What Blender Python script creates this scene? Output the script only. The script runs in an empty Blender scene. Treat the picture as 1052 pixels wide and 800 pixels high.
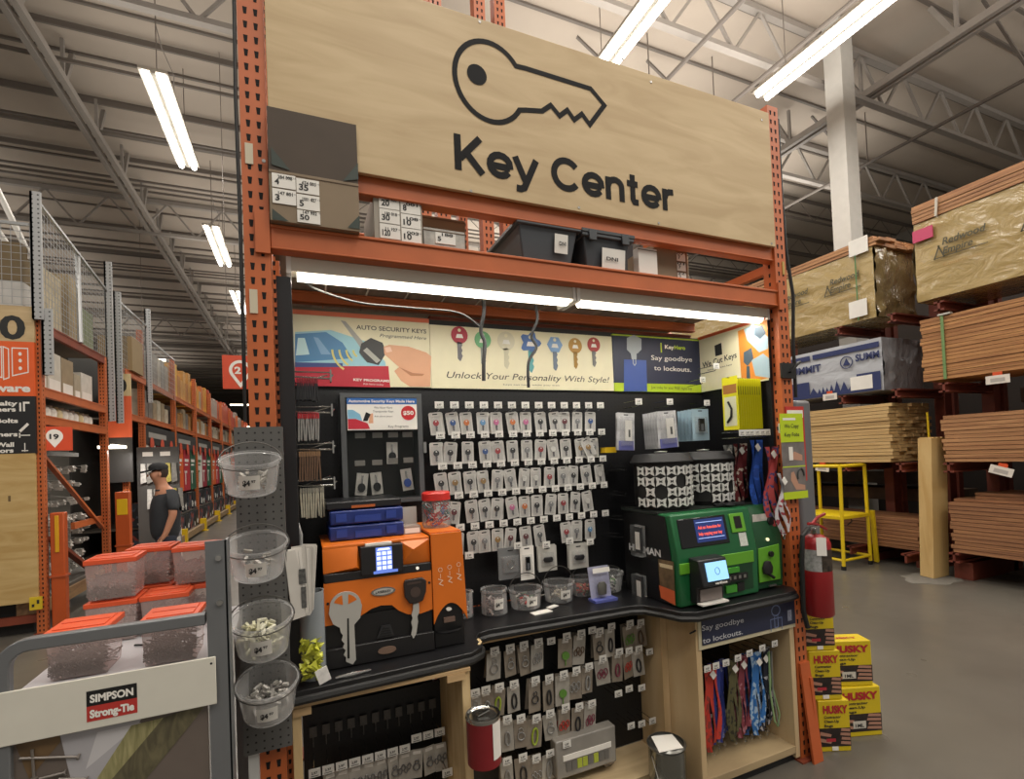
import bpy, math, random
from mathutils import Vector, Matrix
PI = math.pi
random.seed(7)
# ---------------------------------------------------------------- camera
CY, SY = math.cos(.404), math.sin(.404); CP, SP = math.cos(.021), math.sin(.021); CR, SR = math.cos(-.042), math.sin(-.042)
FWD = Vector((SY*CP, CY*CP, SP)); RT0 = Vector((CY, -SY, 0)); UP0 = RT0.cross(FWD)
RT = RT0*CR + UP0*SR; UP = -RT0*SR + UP0*CR
CAM = Vector((.151, -1.847, 1.646)); FPX, PX0, PY0 = 509.73, 526.0, 458.1
cd = bpy.data.cameras.new('camera'); cam = bpy.data.objects.new('camera', cd); bpy.context.scene.collection.objects.link(cam)
cam.matrix_world = Matrix(((RT.x, UP.x, -FWD.x, CAM.x), (RT.y, UP.y, -FWD.y, CAM.y), (RT.z, UP.z, -FWD.z, CAM.z), (0, 0, 0, 1)))
cd.sensor_fit = 'HORIZONTAL'; cd.sensor_width = 36; cd.lens = FPX/1052*36; cd.shift_y = (PY0-400)/1052
cd.clip_start = .05; cd.clip_end = 200
bpy.context.scene.camera = cam
sc = bpy.context.scene
sc.view_settings.view_transform = 'Standard'; sc.view_settings.look = 'None'; sc.view_settings.gamma = 1
sc.view_settings.use_curve_mapping = False; sc.view_settings.exposure = 0.0
# ---------------------------------------------------------------- light
w = bpy.data.worlds.new('world'); sc.world = w; w.use_nodes = True
w.node_tree.nodes['Background'].inputs[0].default_value = (1.0, .93, .84, 1); w.node_tree.nodes['Background'].inputs[1].default_value = .35
def area(name, loc, sx, sy, power, col=(1, .95, .87), rot=(0, 0, 0)):
    l = bpy.data.lights.new(name, 'AREA'); l.shape = 'RECTANGLE'; l.size = sx; l.size_y = sy; l.energy = power; l.color = col
    o = bpy.data.objects.new(name, l); sc.collection.objects.link(o); o.location = loc; o.rotation_euler = rot
    return o
HALL = [(-1.6, 1.5), (-1.6, 7.65), (-1.6, 12.6), (-1.6, 17.3), (-1.6, 22.2), (-1.6, 27), (-1.6, 34), (-1.6, 42), (-8, -3), (-8, 2.6), (-8, 7.6), (-8, 12.6), (-1.6, -4), (1.6, -5), (1.6, -1.5), (1.4, 2.6), (4.5, -4), (4.5, 2.6), (4.5, 7.6), (4.5, 12.6), (4.5, 20), (7.2, -5), (7.2, -1), (7.2, 2.6), (7.2, 7.6), (7.2, 14), (11.5, -5), (11.5, -1), (11.5, 7.6), (14, -1), (14, 17), (-8, 17.5), (-8, 23), (-8, 29), (-8, 36), (4.5, 28), (4.5, 38)]  # visible strip lights plus unseen lights without fixtures, added to brighten the hall
for i, (x, y) in enumerate(HALL): area('hall_lamp_and_fill', (x, y, 7.2), .3, 2.4, 100); area('ceiling_fill_light', (x, y, 7.42), 2.6, 4.4, 42 if x < 1 else 105, rot=(PI, 0, 0))  # wide upward panels are added fill for the ceiling, weaker on the left
for x0, x1 in ((.14, 1.29), (1.33, 2.46)): area('shelf_strip_light', ((x0+x1)/2, .11, 2.318), x1-x0, .05, 10, (1, .95, .85))

# ---------------------------------------------------------------- helpers
def ray(u, v): return RT*((u-PX0)/FPX) + UP*(-(v-PY0)/FPX) + FWD
def at(u, v, ax, val):
    i = 'XYZ'.index(ax); d = ray(u, v); return CAM + d*((val-CAM[i])/d[i])
def mk(name):
    m = bpy.data.materials.new(name); m.use_nodes = True; return m, m.node_tree.nodes, m.node_tree.links, m.node_tree.nodes['Principled BSDF']
def srgb(h):
    if isinstance(h, str):
        h = h.lstrip('#'); c = [int(h[i:i+2], 16)/255 for i in (0, 2, 4)]
    else: c = h
    return tuple(x/12.92 if x <= .04045 else ((x+.055)/1.055)**2.4 for x in c) + (1,)
MC = {}
def flat(col, rough=.5, metal=0, emit=0, spec=.5, vary=.0, vscale=8, alpha=1):
    k = (col, rough, metal, emit, spec, vary, vscale, alpha)
    if k in MC: return MC[k]
    m, N, L, b = mk('paint_'+str(col).strip('#'))
    c = srgb(col); b.inputs['Base Color'].default_value = c; b.inputs['Roughness'].default_value = rough; b.inputs['Metallic'].default_value = metal
    b.inputs['Specular IOR Level'].default_value = spec
    if emit: b.inputs['Emission Color'].default_value = c; b.inputs['Emission Strength'].default_value = emit
    tc = N.new('ShaderNodeTexCoord'); n = N.new('ShaderNodeTexNoise'); n.inputs['Scale'].default_value = vscale; n.inputs['Detail'].default_value = 4
    L.new(tc.outputs['Object'], n.inputs['Vector'])
    r = N.new('ShaderNodeMapRange'); r.inputs[1].default_value = .3; r.inputs[2].default_value = .7
    v = max(vary, .05); r.inputs[3].default_value = 1-v; r.inputs[4].default_value = 1+v*.6
    L.new(n.outputs[0], r.inputs[0])
    mx = N.new('ShaderNodeMix'); mx.data_type = 'RGBA'; mx.blend_type = 'MULTIPLY'; mx.inputs[0].default_value = 1
    mx.inputs[6].default_value = c; L.new(r.outputs[0], mx.inputs[7])
    if not emit: L.new(mx.outputs[2], b.inputs['Base Color'])
    if alpha < 1: b.inputs['Alpha'].default_value = alpha
    MC[k] = m; return m
def wood(c1, c2, scale=(1, 1, 1), rough=.6, dist=1.5, ws=3.0, knots=0):
    k = ('w', c1, c2, scale, rough, dist, ws)
    if k in MC: return MC[k]
    m, N, L, b = mk('wood'); tc = N.new('ShaderNodeTexCoord'); mp = N.new('ShaderNodeMapping'); mp.inputs['Scale'].default_value = scale
    L.new(tc.outputs['Object'], mp.inputs[0])
    n = N.new('ShaderNodeTexNoise'); n.inputs['Scale'].default_value = ws; n.inputs['Detail'].default_value = 6; n.inputs['Distortion'].default_value = dist
    L.new(mp.outputs[0], n.inputs['Vector'])
    cr = N.new('ShaderNodeValToRGB'); cr.color_ramp.elements[0].position = .35; cr.color_ramp.elements[1].position = .68
    cr.color_ramp.elements[0].color = srgb(c1); cr.color_ramp.elements[1].color = srgb(c2)
    L.new(n.outputs[0], cr.inputs[0]); L.new(cr.outputs[0], b.inputs['Base Color']); b.inputs['Roughness'].default_value = rough
    MC[k] = m; return m
def clear(col=(.9, .9, .9), a=.25, rough=.08):
    col = tuple(x*.6 for x in col)
    k = ('c', col, a, rough)
    if k in MC: return MC[k]
    m, N, L, b = mk('clear_plastic'); b.inputs['Base Color'].default_value = (*col, 1); b.inputs['Roughness'].default_value = rough; b.inputs['Alpha'].default_value = a
    fr = N.new('ShaderNodeFresnel'); fr.inputs[0].default_value = 1.45; mr = N.new('ShaderNodeMapRange'); mr.inputs[3].default_value = a; mr.inputs[4].default_value = min(1, a+.35)
    L.new(fr.outputs[0], mr.inputs[0]); L.new(mr.outputs[0], b.inputs['Alpha'])
    MC[k] = m; return m
def dots(base, dot, pitch, r, axes='XZ', rough=.5, off=(0, 0)):
    """board with a regular grid of punched holes"""
    m, N, L, b = mk('perforated'); tc = N.new('ShaderNodeTexCoord'); sp = N.new('ShaderNodeSeparateXYZ'); L.new(tc.outputs['Object'], sp.inputs[0])
    def M(op, a, bb=None):
        n = N.new('ShaderNodeMath'); n.operation = op
        for i, q in enumerate((a, bb)):
            if q is None: continue
            if isinstance(q, (int, float)): n.inputs[i].default_value = q
            else: L.new(q, n.inputs[i])
        return n.outputs[0]
    q = []
    for ax, o in zip(axes, off):
        s = M('DIVIDE', M('ADD', sp.outputs['XYZ'.index(ax)], 50*pitch+o), pitch); s = M('SUBTRACT', M('FRACT', s), .5); q.append(M('MULTIPLY', s, s))
    d = M('LESS_THAN', M('ADD', q[0], q[1]), (r/pitch)**2)
    mx = N.new('ShaderNodeMix'); mx.data_type = 'RGBA'; mx.inputs[6].default_value = srgb(base); mx.inputs[7].default_value = srgb(dot); L.new(d, mx.inputs[0])
    L.new(mx.outputs[2], b.inputs['Base Color']); b.inputs['Roughness'].default_value = rough
    return m
def crinkle(col, vary=.12, rough=.22, st=.5, sc=(5, 2.2, 3.5)):
    m, N, L, b = mk('wrap_film'); tc = N.new('ShaderNodeTexCoord'); mp = N.new('ShaderNodeMapping'); mp.inputs['Scale'].default_value = sc; mp.inputs['Rotation'].default_value = (.5, .2, 0)
    L.new(tc.outputs['Object'], mp.inputs[0]); n = N.new('ShaderNodeTexNoise'); n.inputs['Scale'].default_value = 1.6; n.inputs['Detail'].default_value = 5; n.inputs['Distortion'].default_value = 1.2; L.new(mp.outputs[0], n.inputs['Vector'])
    bp = N.new('ShaderNodeBump'); bp.inputs['Strength'].default_value = st; bp.inputs['Distance'].default_value = .12; L.new(n.outputs[0], bp.inputs['Height']); L.new(bp.outputs[0], b.inputs['Normal'])
    b.inputs['Base Color'].default_value = srgb(col); b.inputs['Roughness'].default_value = rough; b.inputs['Coat Weight'].default_value = .6; b.inputs['Coat Roughness'].default_value = .12; L.new(bp.outputs[0], b.inputs['Coat Normal']); return m
def patches(cols, scale=(1, 1, 1), vs=10, rough=.5):
    """printed or jumbled surface made of cells of several colours"""
    m, N, L, b = mk('patchwork'); tc = N.new('ShaderNodeTexCoord'); mp = N.new('ShaderNodeMapping'); mp.inputs['Scale'].default_value = scale
    L.new(tc.outputs['Object'], mp.inputs[0]); v = N.new('ShaderNodeTexVoronoi'); v.inputs['Scale'].default_value = vs; L.new(mp.outputs[0], v.inputs['Vector'])
    s = N.new('ShaderNodeSeparateColor'); L.new(v.outputs['Color'], s.inputs[0])
    cr = N.new('ShaderNodeValToRGB'); cr.color_ramp.interpolation = 'CONSTANT'
    while len(cr.color_ramp.elements) < len(cols): cr.color_ramp.elements.new(.5)
    for i, c in enumerate(cols): cr.color_ramp.elements[i].position = i/len(cols); cr.color_ramp.elements[i].color = srgb(c)
    L.new(s.outputs[0], cr.inputs[0]); L.new(cr.outputs[0], b.inputs['Base Color']); b.inputs['Roughness'].default_value = rough
    return m

class MB:
    def __init__(s): s.v = []; s.f = []; s.m = []; s.s = []
    def add(s, vs, fs, mi=0, sm=False):
        o = len(s.v); s.v += [Vector(p) for p in vs]
        for f in fs: s.f.append([o+i for i in f]); s.m.append(mi); s.s.append(sm)
        return s
    def box(s, x0, x1, y0, y1, z0, z1, mi=0):
        return s.add([(x, y, z) for x in (x0, x1) for y in (y0, y1) for z in (z0, z1)], [(0, 1, 3, 2), (4, 6, 7, 5), (0, 4, 5, 1), (2, 3, 7, 6), (0, 2, 6, 4), (1, 5, 7, 3)], mi)
    def obox(s, c, R, U, F, a, b, d, mi=0):
        """box centred at c with half sizes a,b,d along unit vectors R,U,F"""
        c = Vector(c); R = Vector(R); U = Vector(U); F = Vector(F)
        return s.add([c+R*i*a+F*j*d+U*k*b for i in (-1, 1) for j in (-1, 1) for k in (-1, 1)], [(0, 1, 3, 2), (4, 6, 7, 5), (0, 4, 5, 1), (2, 3, 7, 6), (0, 2, 6, 4), (1, 5, 7, 3)], mi)
    def bar(s, p, q, a, b=None, mi=0):
        """square bar from p to q, a wide, b thick"""
        p = Vector(p); q = Vector(q); b = b or a; d = (q-p); l = d.length; d.normalize()
        U = Vector((0, 0, 1)) if abs(d.z) < .95 else Vector((0, 1, 0)); R = d.cross(U).normalized(); U = R.cross(d)
        return s.obox((p+q)/2, R, U, d, a/2, b/2, l/2, mi)
    def tube(s, pts, r, n=8, mi=0, closed=False):
        pts = [Vector(p) for p in pts]; N = len(pts); vs = []; fs = []; prev = None
        rr = r if isinstance(r, (list, tuple)) else [r]*N
        for i, p in enumerate(pts):
            if closed: t = pts[(i+1) % N]-pts[i-1]
            else: t = pts[min(i+1, N-1)]-pts[max(i-1, 0)]
            t.normalize()
            if prev is None: a = t.orthogonal().normalized()
            else: a = (prev - t*prev.dot(t)).normalized()
            prev = a; b = t.cross(a)
            for k in range(n): vs.append(p+(a*math.cos(2*PI*k/n)+b*math.sin(2*PI*k/n))*rr[i])
        for i in range(N if closed else N-1):
            j = (i+1) % N
            for k in range(n): fs.append((i*n+k, i*n+(k+1) % n, j*n+(k+1) % n, j*n+k))
        if not closed: fs += [tuple(range(n))[::-1], tuple((N-1)*n+k for k in range(n))]
        return s.add(vs, fs, mi, True)
    def cyl(s, p, q, r, n=16, mi=0, r2=None): return s.tube([p, q], [r, r if r2 is None else r2], n, mi)
    def lathe(s, prof, c=(0, 0, 0), n=24, mi=0, sx=1, sy=1):
        """prof = (radius, z) pairs about the z axis"""
        c = Vector(c); vs = []; fs = []
        for r, z in prof:
            for k in range(n): vs.append(c+Vector((r*math.cos(2*PI*k/n)*sx, r*math.sin(2*PI*k/n)*sy, z)))
        for i in range(len(prof)-1):
            for k in range(n): fs.append((i*n+k, i*n+(k+1) % n, (i+1)*n+(k+1) % n, (i+1)*n+k))
        return s.add(vs, fs, mi, True)
    def sphere(s, c, r, n=10, mi=0, sx=1, sy=1, sz=1):
        return s.lathe([(max(1e-4, math.sin(PI*i/(n-2)))*r, -math.cos(PI*i/(n-2))*r*sz) for i in range(n-1)], c, n, mi, sx, sy)
    def prism(s, pts, d, mi=0):
        """flat outline extruded by vector d"""
        pts = [Vector(p) for p in pts]; n = len(pts); d = Vector(d)
        return s.add(pts+[p+d for p in pts], [tuple(range(n))[::-1], tuple(range(n, 2*n))]+[(i, (i+1) % n, n+(i+1) % n, n+i) for i in range(n)], mi)
    def build(s, name, mats, parent=None, bev=0, local=False):
        me = bpy.data.meshes.new(name); o = Vector((0, 0, 0))
        if parent is not None and not local: o = LOC.get(parent.name, Vector((0, 0, 0)))
        org = o
        if parent is None and not local and s.v:      # origin of a single-mesh thing: its base
            xs = [v.x for v in s.v]; ys = [v.y for v in s.v]; zs = [v.z for v in s.v]
            org = Vector(((min(xs)+max(xs))/2, (min(ys)+max(ys))/2, min(zs)))
        me.from_pydata([tuple(v-org) for v in s.v], [], s.f)
        if not isinstance(mats, (list, tuple)): mats = [mats]
        for m in mats: me.materials.append(m)
        me.polygons.foreach_set('material_index', s.m); me.polygons.foreach_set('use_smooth', s.s); me.update()
        try: me.set_sharp_from_angle(angle=.7)
        except Exception: pass
        ob = bpy.data.objects.new(name, me); sc.collection.objects.link(ob)
        if parent is not None: ob.parent = parent; LOC[ob.name] = o
        elif not local: ob.location = org
        if bev:
            b = ob.modifiers.new('bevel', 'BEVEL'); b.width = bev; b.segments = 2; b.limit_method = 'ANGLE'; b.angle_limit = .9
        return ob
LOC = {}
def tag(o, label, cat, group=None):
    o['label'] = label; o['category'] = cat
    if group: o['group'] = group
    return o
def thing(name, label, cat, loc=(0, 0, 0), rz=0, group=None):
    o = bpy.data.objects.new(name, None); sc.collection.objects.link(o); o.empty_display_size = .1
    o.location = loc; o.rotation_euler = (0, 0, rz); LOC[o.name] = Vector(loc); return tag(o, label, cat, group)
def each(name, mats, parent, mb, **k):
    """one part per loose piece of the builder"""
    par = list(range(len(mb.v)))
    def find(i):
        while par[i] != i: par[i] = par[par[i]]; i = par[i]
        return i
    for f in mb.f:
        for j in f[1:]: par[find(j)] = find(f[0])
    g = {}
    for q, f in enumerate(mb.f): g.setdefault(find(f[0]), []).append(q)
    for fs in g.values():
        n = MB(); ix = {}
        for q in fs:
            for i in mb.f[q]:
                if i not in ix: ix[i] = len(n.v); n.v.append(mb.v[i])
            n.f.append([ix[i] for i in mb.f[q]]); n.m.append(mb.m[q]); n.s.append(mb.s[q])
        n.build(name, mats, parent, **k)
def struct(o): o['kind'] = 'structure'; return o
def dup(root, loc, rot=None, label=None, group=None, scale=None, mats=None):
    r = root.copy(); sc.collection.objects.link(r); r.location = loc
    if rot is not None: r.rotation_euler = rot
    if scale is not None: r.scale = (scale,)*3 if isinstance(scale, (int, float)) else scale
    if label: r['label'] = label
    if group: r['group'] = group
    for ch in list(root.children):
        c = ch.copy(); sc.collection.objects.link(c); c.parent = r
        if mats and ch.name.split('.')[0] in mats: c.material_slots[0].link = 'OBJECT'; c.material_slots[0].material = mats[ch.name.split('.')[0]]
        for g in list(ch.children):
            d = g.copy(); sc.collection.objects.link(d); d.parent = c
    return r
def text_verts(s, bold=.0, shear=0):
    cu = bpy.data.curves.new('t', 'FONT'); cu.body = s; cu.offset = bold; cu.shear = shear; cu.resolution_u = 3; cu.size = 1
    o = bpy.data.objects.new('t', cu); sc.collection.objects.link(o); dg = bpy.context.evaluated_depsgraph_get()
    me = bpy.data.meshes.new_from_object(o.evaluated_get(dg)); v = [tuple(x.co) for x in me.vertices]; f = [tuple(p.vertices) for p in me.polygons]
    bpy.data.objects.remove(o); bpy.data.curves.remove(cu); bpy.data.meshes.remove(me); return v, f
TX = {}
def text(mb, s, o, r, u, width, cap, mi=0, bold=.0, shear=0, lift=.0008):
    """lettering starting at baseline point o, running along r, up along u, given total width and capital height"""
    k = (s, bold, shear)
    if k not in TX: TX[k] = text_verts(s, bold, shear)
    v, f = TX[k]; o = Vector(o); r = Vector(r).normalized(); u = Vector(u); u = (u-r*u.dot(r)).normalized(); n = r.cross(u)
    x0 = min(p[0] for p in v); x1 = max(p[0] for p in v); sx = width/(x1-x0); sy = cap/.73
    mb.add([o+r*(p[0]-x0)*sx+u*p[1]*sy+n*lift for p in v], f, mi)
    return mb
def text4(mb, s, a, b, c, cap=None, **k):
    """a: baseline start, b: baseline end, c: a point at cap height above a"""
    a, b, c = Vector(a), Vector(b), Vector(c); return text(mb, s, a, b-a, c-a, (b-a).length, (c-a).length if cap is None else cap, **k)
X3, Y3, Z3 = Vector((1, 0, 0)), Vector((0, 1, 0)), Vector((0, 0, 1))
# ---------------------------------------------------------------- shared materials
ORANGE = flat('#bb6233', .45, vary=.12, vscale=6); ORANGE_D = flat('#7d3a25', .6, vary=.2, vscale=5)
HOLE = flat('#120c0a', .9); BLACK = flat('#141414', .5); BLK2 = flat('#1c1c1f', .35); GREY = flat('#6c6b69', .4, vary=.05); WHITE = flat('#e9e6df', .5)
PLY = wood('#b59c74', '#c7b088', (.8, 1, 5), .55, 1.2, 2.2); PINE = wood('#b89a6c', '#d2b98c', (6, 6, .6), .6, 1, 3)
CHROME = flat('#b9b9b6', .25, 1); STEEL = flat('#9b9a96', .35, .8); CREAM = flat('#e8e0c0', .45)
PAPER = flat('#e6e3dc', .6); INK = flat('#262626', .6)
# ---------------------------------------------------------------- floor, ceiling, walls
m, N, L, b = mk('polished_concrete'); tc = N.new('ShaderNodeTexCoord'); n = N.new('ShaderNodeTexNoise'); n.inputs['Scale'].default_value = .8; n.inputs['Detail'].default_value = 8
L.new(tc.outputs['Object'], n.inputs['Vector']); cr = N.new('ShaderNodeValToRGB'); cr.color_ramp.elements[0].position = .3; cr.color_ramp.elements[1].position = .75
cr.color_ramp.elements[0].color = srgb('#514d47'); cr.color_ramp.elements[1].color = srgb('#646058'); L.new(n.outputs[0], cr.inputs[0]); L.new(cr.outputs[0], b.inputs['Base Color'])
n2 = N.new('ShaderNodeTexNoise'); n2.inputs['Scale'].default_value = 3; L.new(tc.outputs['Object'], n2.inputs['Vector']); mr = N.new('ShaderNodeMapRange'); mr.inputs[3].default_value = .22; mr.inputs[4].default_value = .42
L.new(n2.outputs[0], mr.inputs[0]); L.new(mr.outputs[0], b.inputs['Roughness']); CONC = m
struct(MB().box(-14, 20, -9, 62, -.2, 0).build('floor', CONC))
DECK = flat('#ab9f92', .8, vary=.05, vscale=1); BEAMC = flat('#8f8881', .6); BEAMD = flat('#675f58', .6)
mb = MB().box(-14, 20, -9, 62, 9.0, 9.15)
for i in range(58): y = -8+i*1.2; mb.box(-14, 20, y, y+.05, 8.96, 9.0, 1)
struct(mb.build('ceiling', [DECK, BEAMD]))
WALL = flat('#8a857c', .8, vary=.05, vscale=1)
struct(MB().box(-14.2, 20.2, 62, 62.2, 0, 9.15).build('wall_back', WALL)); struct(MB().box(20, 20.2, -9, 62, 0, 9.15).build('wall_right', WALL)); struct(MB().box(-14.2, -14, -9, 62, 0, 9.15).build('wall_left', WALL))
# roof steel: bar joists across the hall, girders along it
k = 0
for y in [1.6, 3.9, 6.2, 8.1, 10, 12, 14, 16, 18, 20.5, 23, 26, 29, 32, 36, 40, 44, 48, 53]:
    mb = MB(); big = (y in (3.9, 6.2, 14, 26)); r = .055 if big else .02
    if not big: mb.box(-14, 20, y+.55, y+.6, 8.7, 8.74)
    mb.box(-14, 20, y-r, y+r, 8.0 if big else 8.3, 8.08 if big else 8.35); mb.box(-14, 20, y-r, y+r, 8.86, 8.96)
    z0 = 8.04 if big else 8.33; s = 1.3; nn = int(34/s)
    for i in range(nn):
        x = -14+i*s
        if not big and x < 1: continue
        mb.bar((x, y, z0), (x+s/2, y, 8.9), r*.8); mb.bar((x+s/2, y, 8.9), (x+s, y, z0), r*.8)
    k += 1; struct(mb.build('trim_%d' % k, BEAMC if big else BEAMD))
for x, z in ((-3.3, 8.05), (10.2, 8.1)):
    mb = MB(); mb.box(x-.13, x-.04, -9, 62, z, z+.12).box(x+.04, x+.13, -9, 62, z, z+.12)
    for i in range(45): y = -8+i*1.5; mb.bar((x, y, z+.1), (x+.02, y+.35, 8.95), .07); mb.bar((x, y+.0, z+.1), (x, y, 8.95), .05)
    k += 1; struct(mb.build('trim_%d' % k, BEAMC))
for x, y, n_ in ((12, 5, 3), (6, 9, 4), (7.5, 3, 3)):      # sprinkler pipes and slender braces
    mb = MB().cyl((x, -9, 7.85), (x, 40, 7.85), .035, 8)
    for i in range(12): yy = -4+i*3; mb.cyl((x, yy, 7.85), (x, yy, 9), .012, 6); mb.bar((x-1.2, yy+.4, 8.9), (x+.2, yy+.4, 8.1), .04)
    k += 1; struct(mb.build('trim_%d' % k, BEAMD))
mb = MB().box(8.84, 9.16, 3.5, 3.8, 0, 8.95)
tag(mb.build('building_column', flat('#b5b2ac', .6)), 'tall white square steel column rising behind the wrapped lumber to the roof', 'column')
# ---------------------------------------------------------------- hall lamps
TUBE = flat('#fffaf0', .5, emit=6); LAMPW = flat('#e3ded4', .5)
def hall_lamp(x, y, ln, label, z=7.3, w_=.36):
    t = thing('strip_light', label, 'ceiling light', (x, y, z), 0, 'hanging strip lights')
    MB().box(-w_/2, w_/2, -ln/2, ln/2, .03, .07).box(-.03, .03, -ln/2, ln/2, 0, .03).build('housing', LAMPW, t, local=True)
    for s in (-1, 1):
        m_ = MB()
        for q in (-1, 1): m_.cyl((s*w_*.28, q*.02, -.005), (s*w_*.28, q*ln*.49, -.005), .045, 10)
        m_.build('tube', TUBE, t, local=True)
    for q in (-1, 1): MB().cyl((0, q*ln*.4, .07), (0, q*ln*.4, 9-z), .008, 6).build('hanger_wire', BEAMD, t, local=True)
    m_ = MB(); m_.tube([(.0, -ln*.4, .9), (.02, -ln*.3, .75), (.08, -ln*.1, .7), (.0, ln*.05, .6), (0, ln*.1, .07)], .008, 6)
    m_.build('hanger_cable', BEAMD, t, local=True); return t
for (x, y, ln, lb) in [(-1.61, 7.66, 2.44, 'nearest hanging strip light over the left aisle'), (-1.61, 12.6, 2.44, 'second hanging strip light along the left aisle'), (-1.61, 17.3, 2.44, 'third hanging strip light partly behind the left rack post'),
      (4.45, 3.0, 3.0, 'strip light rising from behind the top edge of the big wooden sign'),
      (7.2, 3.8-2.44, 4.88, 'long double strip light above the right corner of the wooden sign'), (-1.61, 27, 2.44, 'small distant strip light far down the left aisle')]:
    hall_lamp(x, y, ln, lb)
# ---------------------------------------------------------------- key centre bay: uprights, beams, sign
def post(x, y, z0, z1, parent, name='post', faces='-y', w_=.08, d_=.075, mats=None, hp=.0486):
    mb = MB().box(x, x+w_, y, y+d_, z0, z1)
    n = int((z1-z0)/hp)
    for i in range(n):
        z = z0+.03+i*hp
        if '-y' in faces:
            for c in (.024, .056):
                cx = x+c*w_/.08; mb.prism([(cx-.007, y-.0006, z+.012), (cx-.0045, y-.0006, z-.012), (cx+.0045, y-.0006, z-.012), (cx+.007, y-.0006, z+.012)], (0, .0004, 0), 1)
        if '-x' in faces: mb.prism([(x-.0006, y+.032, z+.01), (x-.0006, y+.034, z-.01), (x-.0006, y+.042, z-.01), (x-.0006, y+.044, z+.01)], (.0004, 0, 0), 1)
        if '+x' in faces: mb.prism([(x+w_+.0006, y+.032, z+.01), (x+w_+.0006, y+.034, z-.01), (x+w_+.0006, y+.042, z-.01), (x+w_+.0006, y+.044, z+.01)], (-.0004, 0, 0), 1)
    return mb.build(name, mats or [ORANGE, HOLE], parent)
def upright(x, y0, y1, z1, label, faces, cat='rack upright', group=None, nb=4, name='rack_upright'):
    t = thing(name, label, cat, (x+.04, (y0+y1)/2, 0), 0, group)
    post(x, y0, 0.005, z1, t, 'post', faces); post(x, y1-.075, 0.005, z1, t, 'post', faces)
    for i in range(nb):
        za = .3+i*(z1-.4)/nb; zb = za+(z1-.4)/nb*.9
        MB().bar((x+.04, y0+.075, za), (x+.04, y1-.075, zb if i % 2 == 0 else za), .035, .03).build('brace', ORANGE, t)
    for yy in (y0, y1-.075): MB().box(x-.03, x+.11, yy-.03, yy+.1, 0, .008).build('base_plate', ORANGE_D, t)
    return t
upl = upright(0, 0, 1.07, 3.9, 'orange perforated steel upright at the left edge of the key display', '-y+x')
each('peg_label', flat('#c9bfa8', .6), upl, MB().box(.012, .036, -.004, 0, 2.665, 2.735).box(.012, .036, -.004, 0, 2.16, 2.24))
upr = upright(2.51, 0, 1.07, 3.475, 'orange perforated steel upright at the right edge of the key display', '-y-x')
MB().box(2.56, 2.576, -.004, 0, 2.56, 2.63).build('peg_label', flat('#b89a55', .6), upr)
MB().bar((2.565, -.05, .0), (2.555, -.007, .5), .07, .012).bar((2.59, -.03, 0), (2.582, -.006, .42), .02, .04).build('post_guard', flat('#b85a2e', .5), upr)
def beam(name, label, x0, x1, y0, y1, z0, z1, mat=ORANGE, lip=True, clips=True, group=None):
    t = thing(name, label, 'shelf beam', ((x0+x1)/2, (y0+y1)/2, z0), 0, group)
    mb = MB().box(x0, x1, y0, y1, z0, z1)
    if lip: mb.box(x0, x1, y0-.006, y0, z1-.012, z1).box(x0, x1, y0-.006, y0, z0, z0+.008)
    mb.build('beam', mat, t, bev=.003)
    if clips:
        for xa, xb in ((x0-.045, x0), (x1, x1+.035)): MB().box(xa, xb, y0-.012, y0-.002, z0-.02, z1+.04).build('end_clip', mat, t)
    return t
beam('shelf_beam', 'orange steel shelf beam directly above the two strip lights', .08, 2.51, .0, .05, 2.385, 2.47)
beam('shelf_beam', 'orange beam running behind the bottom edge of the wooden sign', .08, 2.51, .012, .06, 2.63, 2.735, clips=False)
beam('shelf_beam', 'orange beam running behind the top edge of the wooden sign', .08, 2.51, .012, .06, 3.34, 3.432, clips=False)
beam('shelf_beam', 'orange rear shelf beam seen above the cream header signs', .08, 2.51, 1.0, 1.05, 2.50, 2.60, clips=False)
beam('shelf_beam', 'orange beam under the shelf deck above the auto security header', .08, 2.51, .60, .64, 2.395, 2.448, clips=False)
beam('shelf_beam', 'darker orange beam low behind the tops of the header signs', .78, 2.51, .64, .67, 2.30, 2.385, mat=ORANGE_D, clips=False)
tag(MB().box(.1, .775, .66, .67, 2.2, 2.39).build('backing_board', flat('#7d7766', .7)), 'dull beige board seen in the gap over the auto security header', 'board')
MB_ = MB()
for i in range(13): MB_.box(.1+i*.186, .1+i*.186+.178, .055, .995, 2.452, 2.468)
o = MB_.build('shelf_deck', wood('#8f8577', '#a89d8c', (6, .8, 1), .7)); tag(o, 'grey weathered slatted board deck on top of the orange shelf beam', 'shelf deck')
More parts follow.
